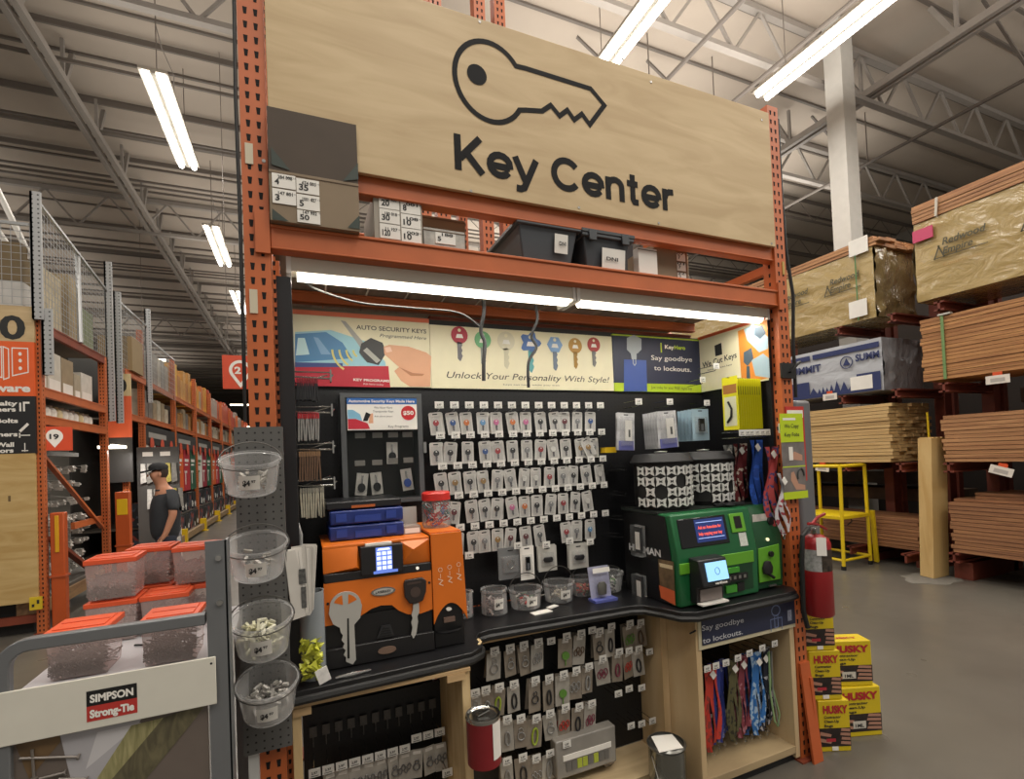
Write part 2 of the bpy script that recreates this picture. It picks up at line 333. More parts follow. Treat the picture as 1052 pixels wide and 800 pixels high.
# sign board with the key outline and lettering
t = thing('sign_board', 'large pale wooden sign reading Key Center with a black key outline', 'sign', (1.3, 0, 2.697))
MB().box(.086, 2.503, -.014, .004, 2.697, 3.419).build('board', PLY, t, bev=.002)
SY_ = -.0155; INKS = flat('#151517', .7, spec=.2)
def stroke(mb, pts, wd, y, closed=True, mi=0):
    """constant width line drawn in the plane y = const"""
    P_ = [Vector((p[0], 0, p[2])) for p in pts]; n = len(P_); L_ = []; R_ = []
    for i in range(n):
        a = P_[i-1] if (closed or i) else P_[0]; c = P_[(i+1) % n] if (closed or i < n-1) else P_[-1]; b_ = P_[i]
        d1 = (b_-a).normalized() if (b_-a).length > 1e-6 else (c-b_).normalized(); d2 = (c-b_).normalized() if (c-b_).length > 1e-6 else d1
        n1 = Vector((-d1.z, 0, d1.x)); n2 = Vector((-d2.z, 0, d2.x)); mm = (n1+n2).normalized(); k_ = wd/2/max(.35, mm.dot(n1))
        L_.append(b_+mm*k_); R_.append(b_-mm*k_)
    vs = [(p.x, y, p.z) for p in L_]+[(p.x, y, p.z) for p in R_]
    fs = [(i, (i+1) % n, n+(i+1) % n, n+i) for i in range(n if closed else n-1)]
    mb.add(vs, fs, mi); return mb
kx = [(540, 70), (607, 91), (621, 108), (606, 128), (598, 117), (590, 123), (583, 113), (575, 119), (566, 108), (557, 114), (541, 113)]
pts = [at(u, v, 'Y', SY_) for u, v in kx]
hc = at(503.5, 84, 'Y', SY_); ra, rb = .149, .163
p0 = pts[0]; p1 = pts[-1]; a0 = math.atan2((p0.z-hc.z)/rb, (p0.x-hc.x)/ra); a1 = math.atan2((p1.z-hc.z)/rb, (p1.x-hc.x)/ra)
arc = []
for i in range(1, 40): a = a1-(2*PI-(a0-a1))*i/40; arc.append(Vector((hc.x+ra*math.cos(a), SY_, hc.z+rb*math.sin(a))))
mb = stroke(MB(), pts+arc, .021, SY_)
h2 = at(490, 76.5, 'Y', SY_); mb.add([h2+Vector((.042*math.cos(i*PI/12), 0, .042*math.sin(i*PI/12))) for i in range(24)], [tuple(range(24))])
mb.build('key_outline', INKS, t)
def arc_(cx, cz, rx, rz, a0, a1, n=14): return [(cx+rx*math.cos(math.radians(a0+(a1-a0)*i/n)), cz+rz*math.sin(math.radians(a0+(a1-a0)*i/n))) for i in range(n+1)]
E_ = [[(.09, .33), (.58, .33)], arc_(.34, .365, .25, .29, 0, 325)]; E_[1][0] = (.59, .30)
GL = {'K': (.72, [[(.09, 0), (.09, 1)], [(.13, .33), (.62, 1.0)], [(.29, .52), (.66, .0)]]), 'e': (.66, E_), 'y': (.6, [[(.03, .72), (.29, .0)], [(.57, .72), (.31, .03), (.24, -.15), (.15, -.2), (.04, -.19)]]), ' ': (.3, []),
      'C': (.80, [arc_(.42, .5, .34, .42, 38, 322, 22)]), 'n': (.64, [[(.09, 0), (.09, .72)], [(.09, .42)]+arc_(.30, .44, .20, .22, 150, 0, 8)+[(.50, 0)]]), 't': (.39, [[(.17, .95), (.17, .16), (.21, .07), (.34, .07)], [(.0, .65), (.33, .65)]]), 'r': (.43, [[(.09, 0), (.09, .72)], [(.09, .40), (.14, .56), (.24, .64), (.38, .65)]])}
ka, kb, kc = at(467, 174, 'Y', SY_), at(694, 216.5, 'Y', SY_), at(466.5, 135.5, 'Y', SY_); caph = kc.z-ka.z; tw = sum(GL[c][0]+.03 for c in 'Key Center')-.03; sx_ = (kb.x-ka.x)/tw; pen = ka.x; mb = MB()
for c in 'Key Center':
    for q_, st_ in enumerate(GL[c][1]): stroke(mb, [Vector((pen+p[0]*sx_, 0, ka.z+p[1]*caph*.96+.002)) for p in st_], .19*caph, SY_-.0004*q_, False)
    pen += (GL[c][0]+.03)*sx_
mb.build('lettering', INKS, t)
mb = MB()
for u, v in ((493, 22), (669, 84), (271, 165), (595, 213), (484, 196), (677, 229), (783, 123), (793, 250), (640, 60)): p = at(u, v, 'Y', -.016); mb.cyl(p, p+Vector((0, .004, 0)), .006, 8)
each('screw', STEEL, t, mb)
# strip lights under the beam
for xa, xb, lb in ((.13, 1.295, 'left lit strip light mounted under the orange shelf beam'), (1.31, 2.5, 'right lit strip light mounted under the orange shelf beam')):
    t = thing('shop_light', lb, 'light', ((xa+xb)/2, .12, 2.32), 0, 'strip lights under the shelf beam')
    MB().box(xa, xb, .055, .19, 2.362, 2.384).box(xa, xb, .05, .056, 2.335, 2.384).build('housing', flat('#dcd5c6', .5), t)
    m_ = MB().cyl((xa+.03, .088, 2.345), (xb-.02, .088, 2.345), .033, 16); m_.build('tube', flat('#fff6e4', .5, emit=3.2), t)
    MB().box(xa-.004, xa+.012, .045, .195, 2.325, 2.384).box(xb-.01, xb+.004, .045, .195, 2.325, 2.384).build('end_cap', WHITE, t)
# power cord and cables that hang from the light
cb = flat('#33332f', .7); dk = flat('#2c2c2c', .5)
def cable(pts, r, label, mat, name='power_cable', cat='cable'):
    P_ = [Vector(p) for p in pts]; Q = []
    for i in range(len(P_)-1):
        p_, q_, r_, s_ = P_[max(i-1, 0)], P_[i], P_[i+1], P_[min(i+2, len(P_)-1)]
        for j in range(6):
            f = j/6; Q.append(.5*((2*q_)+(-p_+r_)*f+(2*p_-5*q_+4*r_-s_)*f*f+(-p_+3*q_-3*r_+s_)*f**3))
    Q.append(P_[-1]); return tag(MB().tube(Q, r, 8).build(name, mat), label, cat)
cable([at(u, v, 'Y', .15) for u, v in ((305, 286), (330, 299), (370, 311), (420, 316), (470, 321), (492, 335))], .0045, 'thin grey cord sagging under the light towards the middle', cb)
cable([at(497, 308, 'Y', .2), at(497, 322, 'Y', .22), at(494, 340, 'Y', .25), at(498, 352, 'Y', .25), at(497, 372, 'Y', .25), at(497, 391, 'Y', .25)], .009, 'dark power plug lead hanging before the green key picture', dk)
cable([at(550, 313, 'Y', .2), at(552, 328, 'Y', .22), at(546, 345, 'Y', .25), at(551, 357, 'Y', .25), at(543, 372, 'Y', .25), at(543, 398, 'Y', .25)], .007, 'dark power lead hanging in front of the blue flower key picture', dk)
# ---------------------------------------------------------------- cartons and bins on the shelf
BROWN = flat('#6b5a49', .7, vary=.08); BROWN2 = flat('#85745e', .7, vary=.06); TAPE = flat('#2e3a33', .5)
def carton(label, x0, x1, y0, y1, z0, z1, mat, stickers, flap=None, name='cardboard_carton', cat='box'):
    t = thing(name, label, cat, ((x0+x1)/2, (y0+y1)/2, z0))
    mb = MB().box(x0, x1, y0, y1, z0, z1); mb.box(x0-.002, x1+.002, y0-.002, y0+.0, z1-.012, z1-.008, 1); mb.build('body', [mat, BROWN], t, bev=.002)
    if flap: MB().obox(((x0+x1)/2, y0+.004, z1+flap/2), X3, Z3, Y3, (x1-x0)/2, flap/2, .003).build('flap', flat('#4a3e33', .7, vary=.1), t)
    for (a, b_, c, d, s1, s2) in stickers:
        mb = MB().box(a, b_, y0-.0035, y0-.001, c, d); text(mb, s1, (a+.008, y0-.0036, c+.01), X3, Z3, .03 if len(s1) > 1 else .014, (d-c)*.42, 1, bold=.03); text(mb, s2, (b_-.055, y0-.0036, c+.03), X3, Z3, .045, .012, 1, bold=.02)
        text(mb, 'oil - 15', (a+.045, y0-.0036, c+.035), X3, Z3, .03, .005, 1)
        mb.build('shipping_label', [PAPER, INK], t)
    return t
ct = carton('open brown carton with its dark flap standing, far left of shelf', .083, .372, -.03, .33, 2.471, 2.645, BROWN2,
    [(.092, .165, 2.585, 2.632, '4', '284 098'), (.167, .24, 2.578, 2.628, '35', '674 003'), (.092, .165, 2.53, 2.58, '3', '147 801'), (.167, .24, 2.522, 2.573, '5', '1001 027'), (.167, .24, 2.476, 2.518, '50', '147 932')], .215)
mb = MB()
for a, b_, c in (((.09, 2.473), (.14, 2.473), (.09, 2.51)), ((.373, 2.66), (.32, 2.645), (.373, 2.72)), ((.092, 2.66), (.15, 2.65), (.092, 2.72)), ((.372, 2.48), (.33, 2.48), (.372, 2.53))):
    yy = -.0325; mb.add([(a[0], yy, a[1]), (b_[0], yy, b_[1]), (c[0], yy, c[1])], [(0, 1, 2)])
each('tape_corner', TAPE, ct, mb)
carton('pale carton covered in white number stickers, second on the shelf', .43, .612, .02, .3, 2.47, 2.655, flat('#9d968a', .6, vary=.1),
    [(.45, .525, 2.595, 2.648, '20', '188 480'), (.45, .525, 2.54, 2.592, '30', '180 018'), (.45, .525, 2.482, 2.536, '120', '11 127'), (.53, .605, 2.588, 2.643, '8', '001'), (.53, .605, 2.533, 2.585, '10', '108'), (.53, .605, 2.478, 2.53, '10', '003')])
carton('small clear wrapped packet with a white sticker beside the pale carton', .615, .78, .015, .1, 2.47, 2.545, flat('#b5b2ab', .25, vary=.25, vscale=40), [(.66, .74, 2.487, 2.53, '5', '188')], name='wrapped_packet', cat='packet')
carton('low brown carton behind the small clear wrapped packet', .62, .83, .15, .35, 2.47, 2.66, BROWN2, [])
carton('upright brown carton between the grey bins and the right upright', 1.78, 1.92, .09, .3, 2.47, 2.665, BROWN2, [])
carton('narrow carton with stacked white number labels near the right upright', 1.925, 2.0, .1, .3, 2.47, 2.68, flat('#7c6048', .6), [(1.93, 1.985, 2.6, 2.64, '7', '07'), (1.93, 1.985, 2.55, 2.59, '7', '01'), (1.93, 1.985, 2.5, 2.54, '2', '22')])
carton('white upright file folder beside the second grey bin', 1.655, 1.765, .05, .09, 2.47, 2.615, PAPER, [], name='file_folder', cat='folder')
carton('cream board carton standing right of the labelled cartons on shelf', 2.02, 2.15, .25, .4, 2.47, 2.72, flat('#c9c6b8', .6), [])
def bin_(label, x0, x1, y0, y1, z0, z1, col, note, lid):
    t = thing('storage_bin', label, 'storage bin', ((x0+x1)/2, (y0+y1)/2, z0), 0, 'grey storage bins on the shelf'); i = .03
    mb = MB(); a = [(x0+i, y0+i, z0), (x1-i, y0+i, z0), (x1-i, y1-i, z0), (x0+i, y1-i, z0), (x0, y0, z1), (x1, y0, z1), (x1, y1, z1), (x0, y1, z1)]
    mb.add(a, [(3, 2, 1, 0), (0, 1, 5, 4), (1, 2, 6, 5), (2, 3, 7, 6), (3, 0, 4, 7)]); mb.build('body', col, t, bev=.006)
    MB().box(x0-.012, x1+.012, y0-.012, y0+.01, z1-.02, z1).box(x0-.012, x1+.012, y1-.01, y1+.012, z1-.02, z1).box(x0-.012, x0+.01, y0, y1, z1-.02, z1).box(x1-.01, x1+.012, y0, y1, z1-.02, z1).build('rim', col, t, bev=.004)
    if lid: MB().box(x0-.015, x1+.015, y0-.016, y1+.01, z1-.005, z1+.012).box(x0+.02, x0+.06, y0-.02, y0-.01, z1-.04, z1+.01).box(x1-.06, x1-.02, y0-.02, y0-.01, z1-.04, z1+.01).build('lid', flat('#3c4044', .4), t, bev=.003)
    mb = MB(); c = note; mb.add([(c[0], y0+.006, c[2]), (c[1], y0+.006, c[2]), (c[1], y0-.004, c[3]), (c[0], y0-.004, c[3])], [(0, 1, 2, 3)])
    text(mb, 'DNI', (c[0]+.02, y0-.003, (c[2]+c[3])/2-.008), X3, Z3+Vector((0, -.1, 0)), (c[1]-c[0])*.5, .016, 1, bold=.03); mb.build('paper_note', [PAPER, INK], t); return t
bin_('open grey plastic bin with a torn DNI note, middle of shelf', 1.02, 1.31, .02, .42, 2.47, 2.64, flat('#4c5055', .4), (1.19, 1.255, 2.52, 2.6), False)
bin_('grey plastic bin with clip-on lid and printed DNI sheet', 1.335, 1.59, .02, .4, 2.47, 2.63, flat('#44484d', .4), (1.43, 1.555, 2.475, 2.57), True)
# fixture carcass
PEG = dots('#17171a', '#040404', .0254, .0035, 'XZ', .45); PEGX = dots('#17171a', '#040404', .0254, .0035, 'YZ', .45)
tag(MB().box(.14, 2.49, .55, .562, .905, 2.34).build('pegboard', PEG), 'black perforated back board behind the carded keys', 'pegboard')
tag(MB().box(.092, .14, .05, .562, .94, 2.312).build('side_panel', PEGX), 'black side board on the left inside the key display', 'panel')
tag(MB().box(2.4905, 2.508, .05, .562, .94, 2.345).build('side_panel', PEGX), 'black side board on the right inside the key display', 'panel')
# ---------------------------------------------------------------- header signs inside the bay
def q4(mb, pts, y, mi=0, ax='Y'):
    P_ = [at(u, v, ax, y) for u, v in pts]; mb.add(P_, [tuple(range(len(P_)))], mi); return mb
HY = .545
t = thing('header_sign', 'auto security keys header with red car and hand holding a key', 'sign', (.45, HY, 2.0))
SKIN = '#d9a27c'
MB().box(.14, .752, HY-.012, HY, 2.0, 2.318).build('board', CREAM, t); MB().box(.14, .752, HY-.016, HY, 2.318, 2.338).build('orange_edge', flat('#d8714f', .5), t)
fy = HY-.013
mb = MB(); q4(mb, [(303, 341), (340, 339), (380, 352), (396, 372), (397, 386), (303, 383)], fy, 0)
q4(mb, [(303, 343), (335, 341), (352, 352), (362, 368), (303, 372)], fy-.0004, 1); q4(mb, [(306, 347), (313, 347), (318, 364), (304, 365)], fy-.0008, 4); q4(mb, [(322, 346), (327, 347), (340, 364), (330, 364)], fy-.0008, 2)
q4(mb, [(303, 374), (350, 376), (399, 376), (401, 398), (303, 396)], fy-.0004, 2+1); q4(mb, [(303, 372), (352, 373), (352, 377), (303, 377)], fy-.001, 5)
mb.build('car_picture', [flat('#9ccbd8'), flat('#4f86b5'), flat('#7fa8cc'), flat('#c02a3c'), flat('#c5e3e6'), flat('#3c4a86')], t)
mb = MB()
for k in range(4):
    cpt = at(371-k*1.5, 360, 'Y', fy-.0012); r_ = .035+k*.024
    a_ = [(cpt.x+r_*math.cos(PI*1.0+j*.14), cpt.z+r_*math.sin(PI*1.0+j*.14)) for j in range(8)]; stroke(mb, [Vector((x_, 0, z_)) for x_, z_ in a_], .009, fy-.0014, False)
mb.build('signal_waves', flat('#d9cf7a'), t)
mb = MB(); q4(mb, [(350, 329), (355, 330), (372, 350), (378, 358), (372, 360), (367, 352)], fy-.001, 1); q4(mb, [(371, 353), (381, 347), (393, 352), (397, 362), (389, 375), (377, 372), (369, 362)], fy-.0016, 0); q4(mb, [(373, 360), (377, 357), (391, 370), (387, 373)], fy-.002, 1)
mb.build('key_picture', [flat('#3a3a3c'), flat('#a9a8a2')], t)
mb = MB(); q4(mb, [(394, 356), (400, 354), (420, 356), (438, 362), (443, 366), (442, 397), (421, 397), (412, 391), (405, 381), (410, 377), (402, 370), (395, 364)], fy-.0018, 0); q4(mb, [(410, 377), (424, 383), (436, 384), (434, 386), (422, 386)], fy-.0022, 1); q4(mb, [(395, 357), (401, 356), (403, 361), (397, 362)], fy-.0022, 2)
mb.build('hand_picture', [flat('#dca684'), flat('#b97e5c'), flat('#ecc6ae')], t)
mb = MB(); text4(mb, 'AUTO SECURITY KEYS', at(366, 338, 'Y', fy-.001), at(438, 342.5, 'Y', fy-.001), at(366, 333.5, 'Y', fy-.001), bold=.012); text4(mb, 'Programmed Here', at(390, 346, 'Y', fy-.001), at(438, 349, 'Y', fy-.001), at(390, 342.5, 'Y', fy-.001), shear=.3)
mb.build('lettering', flat('#4c4a44'), t)
mb = MB(); text4(mb, 'KEY PROGRAMS', at(363, 391, 'Y', fy-.002), at(400, 392.5, 'Y', fy-.002), at(363, 388.5, 'Y', fy-.002), bold=.03); text4(mb, 'Ask here today', at(373, 395, 'Y', fy-.002), at(394, 396, 'Y', fy-.002), at(373, 393, 'Y', fy-.002)); mb.build('small_print', WHITE, t)
t = thing('header_sign', 'cream header reading Unlock Your Personality With Style with seven keys', 'sign', (1.29, HY, 2.0))
MB().box(.755, 1.822, HY-.01, HY, 1.998, 2.312).build('board', CREAM, t)
fy = HY-.011; mb = MB(); text4(mb, 'Unlock Your Personality With Style!', at(459, 388, 'Y', fy), at(626, 393, 'Y', fy), at(459, 381, 'Y', fy), shear=.25); text4(mb, 'keys cut here while you wait', at(517, 395.5, 'Y', fy), at(575, 396.5, 'Y', fy), at(517, 394, 'Y', fy)); mb.build('lettering', flat('#4b4840'), t)
def keypic(u, v, h, hc_, bc_, parent, kind, y):
    """picture of a door key: head centred at u,v; h = pixel height of the whole key"""
    c = at(u, v, 'Y', y); b_ = at(u, v+h, 'Y', y); H = (c-b_).length; r = H*.33
    mb = MB(); n = {'round': 20, 'hex': 6, 'flower': 24}[kind]
    pts = [Vector((c.x+r*(1+(.22*math.cos(5*a) if kind == 'flower' else 0))*math.cos(a), y, c.z+r*(1+(.22*math.cos(5*a) if kind == 'flower' else 0))*math.sin(a))) for a in [2*PI*i/n for i in range(n)]]
    mb.prism(pts, (0, .001, 0), 0)
    bx = r*.3; zz = c.z-r*.8; z2 = b_.z
    P_ = [(c.x-bx, y, zz), (c.x-bx, y, z2+bx), (c.x, y, z2)]+[(c.x+bx*(1 if i % 2 else .55), y, z2+bx+(zz-z2-bx)*i/6) for i in range(7)]
    mb.prism(P_[::-1], (0, .001, 0), 1); mb.prism([(c.x+r*.2*math.cos(a), y-.0004, c.z+r*.55+r*.2*math.sin(a)) for a in [i*PI/4 for i in range(8)]], (0, .0003, 0), 2)
    mb.prism([(c.x-r*.45, y-.0004, c.z-r*.35), (c.x+r*.45, y-.0004, c.z-r*.35), (c.x+r*.3, y-.0004, c.z+r*.1), (c.x-r*.3, y-.0004, c.z+r*.1)], (0, .0003, 0), 3)
    mb.build('key_picture', [flat(hc_), flat(bc_), CREAM, WHITE], parent)
for u, v, h, a, b_, kd in ((472, 344, 27, '#b2384a', '#77757a', 'round'), (496, 349, 27, '#6fae7a', '#8e938c', 'round'), (520, 350, 29, '#d8d2b8', '#cdc7ab', 'round'), (545, 352, 31, '#4f73b0', '#5ba3a5', 'flower'), (570, 354, 27, '#7fa3cf', '#6b7788', 'hex'), (591, 355, 24, '#b98b3e', '#a07a30', 'round'), (610, 354, 23, '#b0443f', '#73716f', 'round')): keypic(u, v, h, a, b_, t, kd, fy-.001)
NAVY = flat('#252b45', .45); LIME = flat('#b5cf2c', .45)
def house_key(mb, c, s, y, mi=0, lw=None):
    """outline key standing upright, centre of bow c, scale s"""
    lw = lw or s*.12; r = s*.5
    stroke(mb, [Vector((c.x+r*math.cos(a), 0, c.z+r*math.sin(a))) for a in [i*PI/3 for i in range(6)]], lw, y, True, mi)
    for sx_ in (-1, 1): stroke(mb, [Vector((c.x+sx_*r*.22, 0, c.z-r*.85)), Vector((c.x+sx_*r*.22, 0, c.z-r*2.6)), Vector((c.x, 0, c.z-r*2.9))], lw*.6, y, False, mi)
t = thing('header_sign', 'navy header reading Say goodbye to lockouts with white key and blue card', 'sign', (2.15, HY, 2.0))
MB().box(1.826, 2.476, HY-.012, HY, 2.045, 2.32).build('board', NAVY, t); MB().box(1.826, 2.476, HY-.012, HY, 1.996, 2.045).box(1.826, 2.476, HY-.013, HY, 2.32, 2.328).build('lime_strip', LIME, t)
fy = HY-.0135; mb = MB(); q4(mb, [(641, 369), (664, 370), (665, 402), (641, 402)], fy, 0); mb.build('blue_card', flat('#3d57a0'), t)
mb = MB(); house_key(mb, at(651, 354, 'Y', fy-.001), .085, fy-.001)
q4(mb, [(644, 347), (651, 344), (659, 348), (659, 359), (655, 363), (648, 363), (644, 359)], fy-.0008); q4(mb, [(648, 363), (654, 363), (654, 369), (649, 369)], fy-.0008); mb.build('key_picture', flat('#a9b0b8'), t)
mb = MB(); text4(mb, 'Key', at(683, 358, 'Y', fy), at(692.5, 358.6, 'Y', fy), at(683, 354, 'Y', fy), bold=.03); text4(mb, 'Say goodbye', at(669, 369.5, 'Y', fy), at(711, 371.5, 'Y', fy), at(669, 364.5, 'Y', fy), bold=.006); text4(mb, 'to lockouts.', at(672, 380, 'Y', fy), at(710, 382, 'Y', fy), at(672, 375, 'Y', fy), bold=.006); mb.build('lettering', WHITE, t)
mb = MB(); text4(mb, 'Hero', at(692.8, 358.6, 'Y', fy), at(704, 359.3, 'Y', fy), at(693, 354.6, 'Y', fy), bold=.03); stroke(mb, [at(679, 352, 'Y', fy), at(679.5, 362, 'Y', fy)], .01, fy, False); mb.build('green_lettering', LIME, t)
mb = MB(); text4(mb, 'Just today for your FREE digital key', at(669, 399, 'Y', fy), at(711, 400.5, 'Y', fy), at(669, 396, 'Y', fy)); mb.build('strip_lettering', flat('#3b4a30'), t)
# We Cut Keys board on the right side wall
WX = 2.474; t = thing('header_sign', 'We Cut Keys sign on the right side wall with orange photo', 'sign', (WX, .3, 2.0))
MB().box(WX, WX+.004, .05, .54, 1.998, 2.325).build('board', CREAM, t); MB().box(WX-.002, WX+.004, .05, .54, 2.325, 2.343).build('orange_edge', flat('#d2603a', .5), t)
def qx(mb, pts, mi=0, x=WX-.001): P_ = [at(u, v, 'X', x) for u, v in pts]; mb.add(P_, [tuple(range(len(P_)))], mi); return mb
mb = MB(); qx(mb, [(758, 340), (788, 328), (791, 388), (762, 394)], 0); qx(mb, [(764, 338), (774, 333), (789, 346), (789, 358), (780, 362), (768, 350)], 1, WX-.002); qx(mb, [(772, 370), (784, 363), (790, 368), (791, 388), (776, 386)], 1, WX-.002)
qx(mb, [(764, 362), (772, 357), (774, 368), (768, 376), (764, 372)], 2, WX-.0025); qx(mb, [(775, 337), (783, 334), (787, 342), (781, 348), (775, 344)], 2, WX-.0025); qx(mb, [(767, 376), (770, 376), (771, 390), (767, 388)], 2, WX-.0025)
mb.build('photo_print', [flat('#d98b3a'), flat('#9db3bf'), flat('#4b5a66')], t)
mb = MB(); qx(mb, [(734, 355), (741, 352), (742, 364), (735, 366)], 0, WX-.0015); a, b_ = at(722, 378, 'X', WX-.0015), at(757, 367, 'X', WX-.0015); text(mb, 'We Cut Keys', a, b_-a, Z3, (b_-a).length, .035, bold=.015); a, b_ = at(727, 381, 'X', WX-.0015), at(752, 375, 'X', WX-.0015); text(mb, 'home and auto keys', a, b_-a, Z3, (b_-a).length, .011)
mb.build('lettering', INK, t)
# ---------------------------------------------------------------- wire hooks with price tags
TAGM = [flat('#dcdad4', .4), flat('#4a4a4a', .5)]
def mk_hook(): 
    t = bpy.data.objects.new('peg_hook', None); sc.collection.objects.link(t); LOC[t.name] = Vector((0, 0, 0)); t.empty_display_size = .05
    MB().tube([(0, .13, 0), (0, .01, 0), (0, 0, .006)], .0022, 6).tube([(0, .13, .03), (0, .01, .03), (0, 0, .028)], .0018, 6).build('prong', CHROME, t, local=True)
    mb = MB().box(-.021, .021, -.004, -.002, .008, .04); text(mb, '2.97', (-.012, -.004, .02), X3, Z3, .022, .009, 1, bold=.04); mb.box(-.014, .014, -.0046, -.004, .012, .0145, 1); mb.build('price_tag', TAGM, t, local=True)
    return t
HOOK = mk_hook(); FIRST = {'hook': True}
def hook(p, label, group, rz=0):
    if FIRST['hook']: FIRST['hook'] = False; o = HOOK; o.location = p; o.rotation_euler = (0, 0, rz); tag(o, label, 'hook', group); return o
    o = dup(HOOK, p, (0, 0, rz), label, group); o['category'] = 'hook'; return o
def mk_card(w_, h_, kind='key', name='carded_key'):
    t = bpy.data.objects.new(name, None); sc.collection.objects.link(t); LOC[t.name] = Vector((0, 0, 0))
    mb = MB().prism([(-w_/2, 0, -h_), (w_/2, 0, -h_), (w_/2, 0, -.006), (w_/2-.006, 0, 0), (-w_/2+.006, 0, 0), (-w_/2, 0, -.006)], (0, .002, 0)); mb.prism([(-.012, -.0005, -.012), (.012, -.0005, -.012), (.012, -.0005, -.007), (-.012, -.0005, -.007)], (0, .0004, 0), 1)
    mb.build('backing_card', [flat('#c9c7c2', .3, vary=.1, vscale=30), BLK2], t, local=True)
    n = 14; r = w_*.23; cz = -h_*.48
    mb = MB().prism([(r*math.cos(2*PI*i/n), -.004, cz+r*math.sin(2*PI*i/n)) for i in range(n)], (0, .003, 0)); mb.prism([(r*.3*math.cos(2*PI*i/8), -.0045, cz+r*.5+r*.25*math.sin(2*PI*i/8)) for i in range(8)], (0, .0004, 0), 1)
    mb.build('key_head', [flat('#333'+'333'), flat('#e0e0dc')], t, local=True)
    MB().prism([(-r*.3, -.0035, cz-r*.8), (-r*.3, -.0035, cz-r*2.5), (0, -.0035, cz-r*2.9), (r*.35, -.0035, cz-r*2.3), (r*.2, -.0035, cz-r*1.9), (r*.4, -.0035, cz-r*1.6), (r*.3, -.0035, cz-r*.8)], (0, .002, 0)).build('key_blade', flat('#77757a', .3, .6), t, local=True)
    mb = MB(); a = w_*.38
    mb.add([(-a, -.001, -h_*.92), (a, -.001, -h_*.92), (a, -.001, -h_*.18), (-a, -.001, -h_*.18), (-a*.8, -.01, -h_*.86), (a*.8, -.01, -h_*.86), (a*.8, -.01, -h_*.24), (-a*.8, -.01, -h_*.24)], [(4, 5, 6, 7), (0, 1, 5, 4), (1, 2, 6, 5), (2, 3, 7, 6), (3, 0, 4, 7)])
    mb.build('blister', clear((.9, .9, .9), .08, .1), t, local=True); return t
CARD = mk_card(.062, .106); usedc = [0]
KC = {'red': '#a8323a', 'blue': '#2f5596', 'orange': '#dd7c3a', 'light blue': '#6ba0cf', 'pink': '#d873a5', 'black': '#25272a', 'silver': '#8d8f90', 'gold': '#a88346', 'dark red': '#6d2430', 'green': '#3c7a4b', 'white': '#e4e2dc', 'grey': '#5f6264'}
ROWC = [('top', 'red,blue,orange,light blue,pink,orange,pink,black,black,dark red,silver,blue'), ('second', 'black,black,black,blue,red,black,silver,red,white,black,gold,silver'), ('third', 'black,gold,black,gold,silver,silver,white,white,red,silver,black,grey,white'),
        ('fourth', 'red,dark red,black,black,black,pink,orange,black,silver,red,black,white'), ('fifth', 'dark red,black,silver,gold,dark red,dark red,grey,,red,silver,light blue')]
ORD = ['first', 'second', 'third', 'fourth', 'fifth', 'sixth', 'seventh', 'eighth', 'ninth', 'tenth', 'eleventh', 'twelfth', 'thirteenth', 'fourteenth']
def place_card(p, col, label, tilt=0, grp='carded keys on the back board'):
    mats = {'key_head': flat(KC[col], .35)}; rot = (0, tilt, random.uniform(-.12, .12))
    if usedc[0] == 0:
        usedc[0] = 1; CARD.location = p; CARD.rotation_euler = rot; tag(CARD, label, 'key', grp)
        for c in CARD.children:
            if c.name.startswith('key_head'): c.material_slots[0].link = 'OBJECT'; c.material_slots[0].material = mats['key_head']
        return
    o = dup(CARD, p, rot, label, grp, mats=mats); o['category'] = 'key'
ZR = [1.903, 1.76, 1.616, 1.475, 1.323]; XS = [.757, .757, .762, .762, .836]
for r, (rn, cs) in enumerate(ROWC):
    cs = cs.split(','); n = 13 if r < 4 else 12; x0 = XS[r]; st = (1.647-x0)/(n-1)
    for i in range(n):
        hook((x0+st*i, .42, ZR[r]-.025), 'wire hook with white price tag, %s from the left in the %s row of keys' % (ORD[i], rn), 'hooks with price tags on the back board')
    for i, c in enumerate(cs):
        if not c: continue
        x = x0+st*(i+.0)*(n-1)/max(len(cs)-.6, 1) if r < 2 else x0+st*i
        x += random.uniform(-.009, .009)-.012; ti = random.uniform(-.14, .14)
        place_card((x, .452, ZR[r]-.033), c, '%s headed key on a white card, %s from left in the %s row' % (c, ORD[i], rn), ti)
        if random.random() < .75: place_card((x+random.uniform(.006, .014), .47, ZR[r]-.033), c, 'card hanging behind the %s headed key, %s from left in %s row' % (c, ORD[i], rn), ti+random.uniform(-.06, .06))
place_card((1.60, .45, 1.72), 'white', 'tipped gold and white key card at the right end of second row', .5)
place_card((1.55, .44, 1.725), 'gold', 'tipped gold key card overlapping the second row right end', -.45)
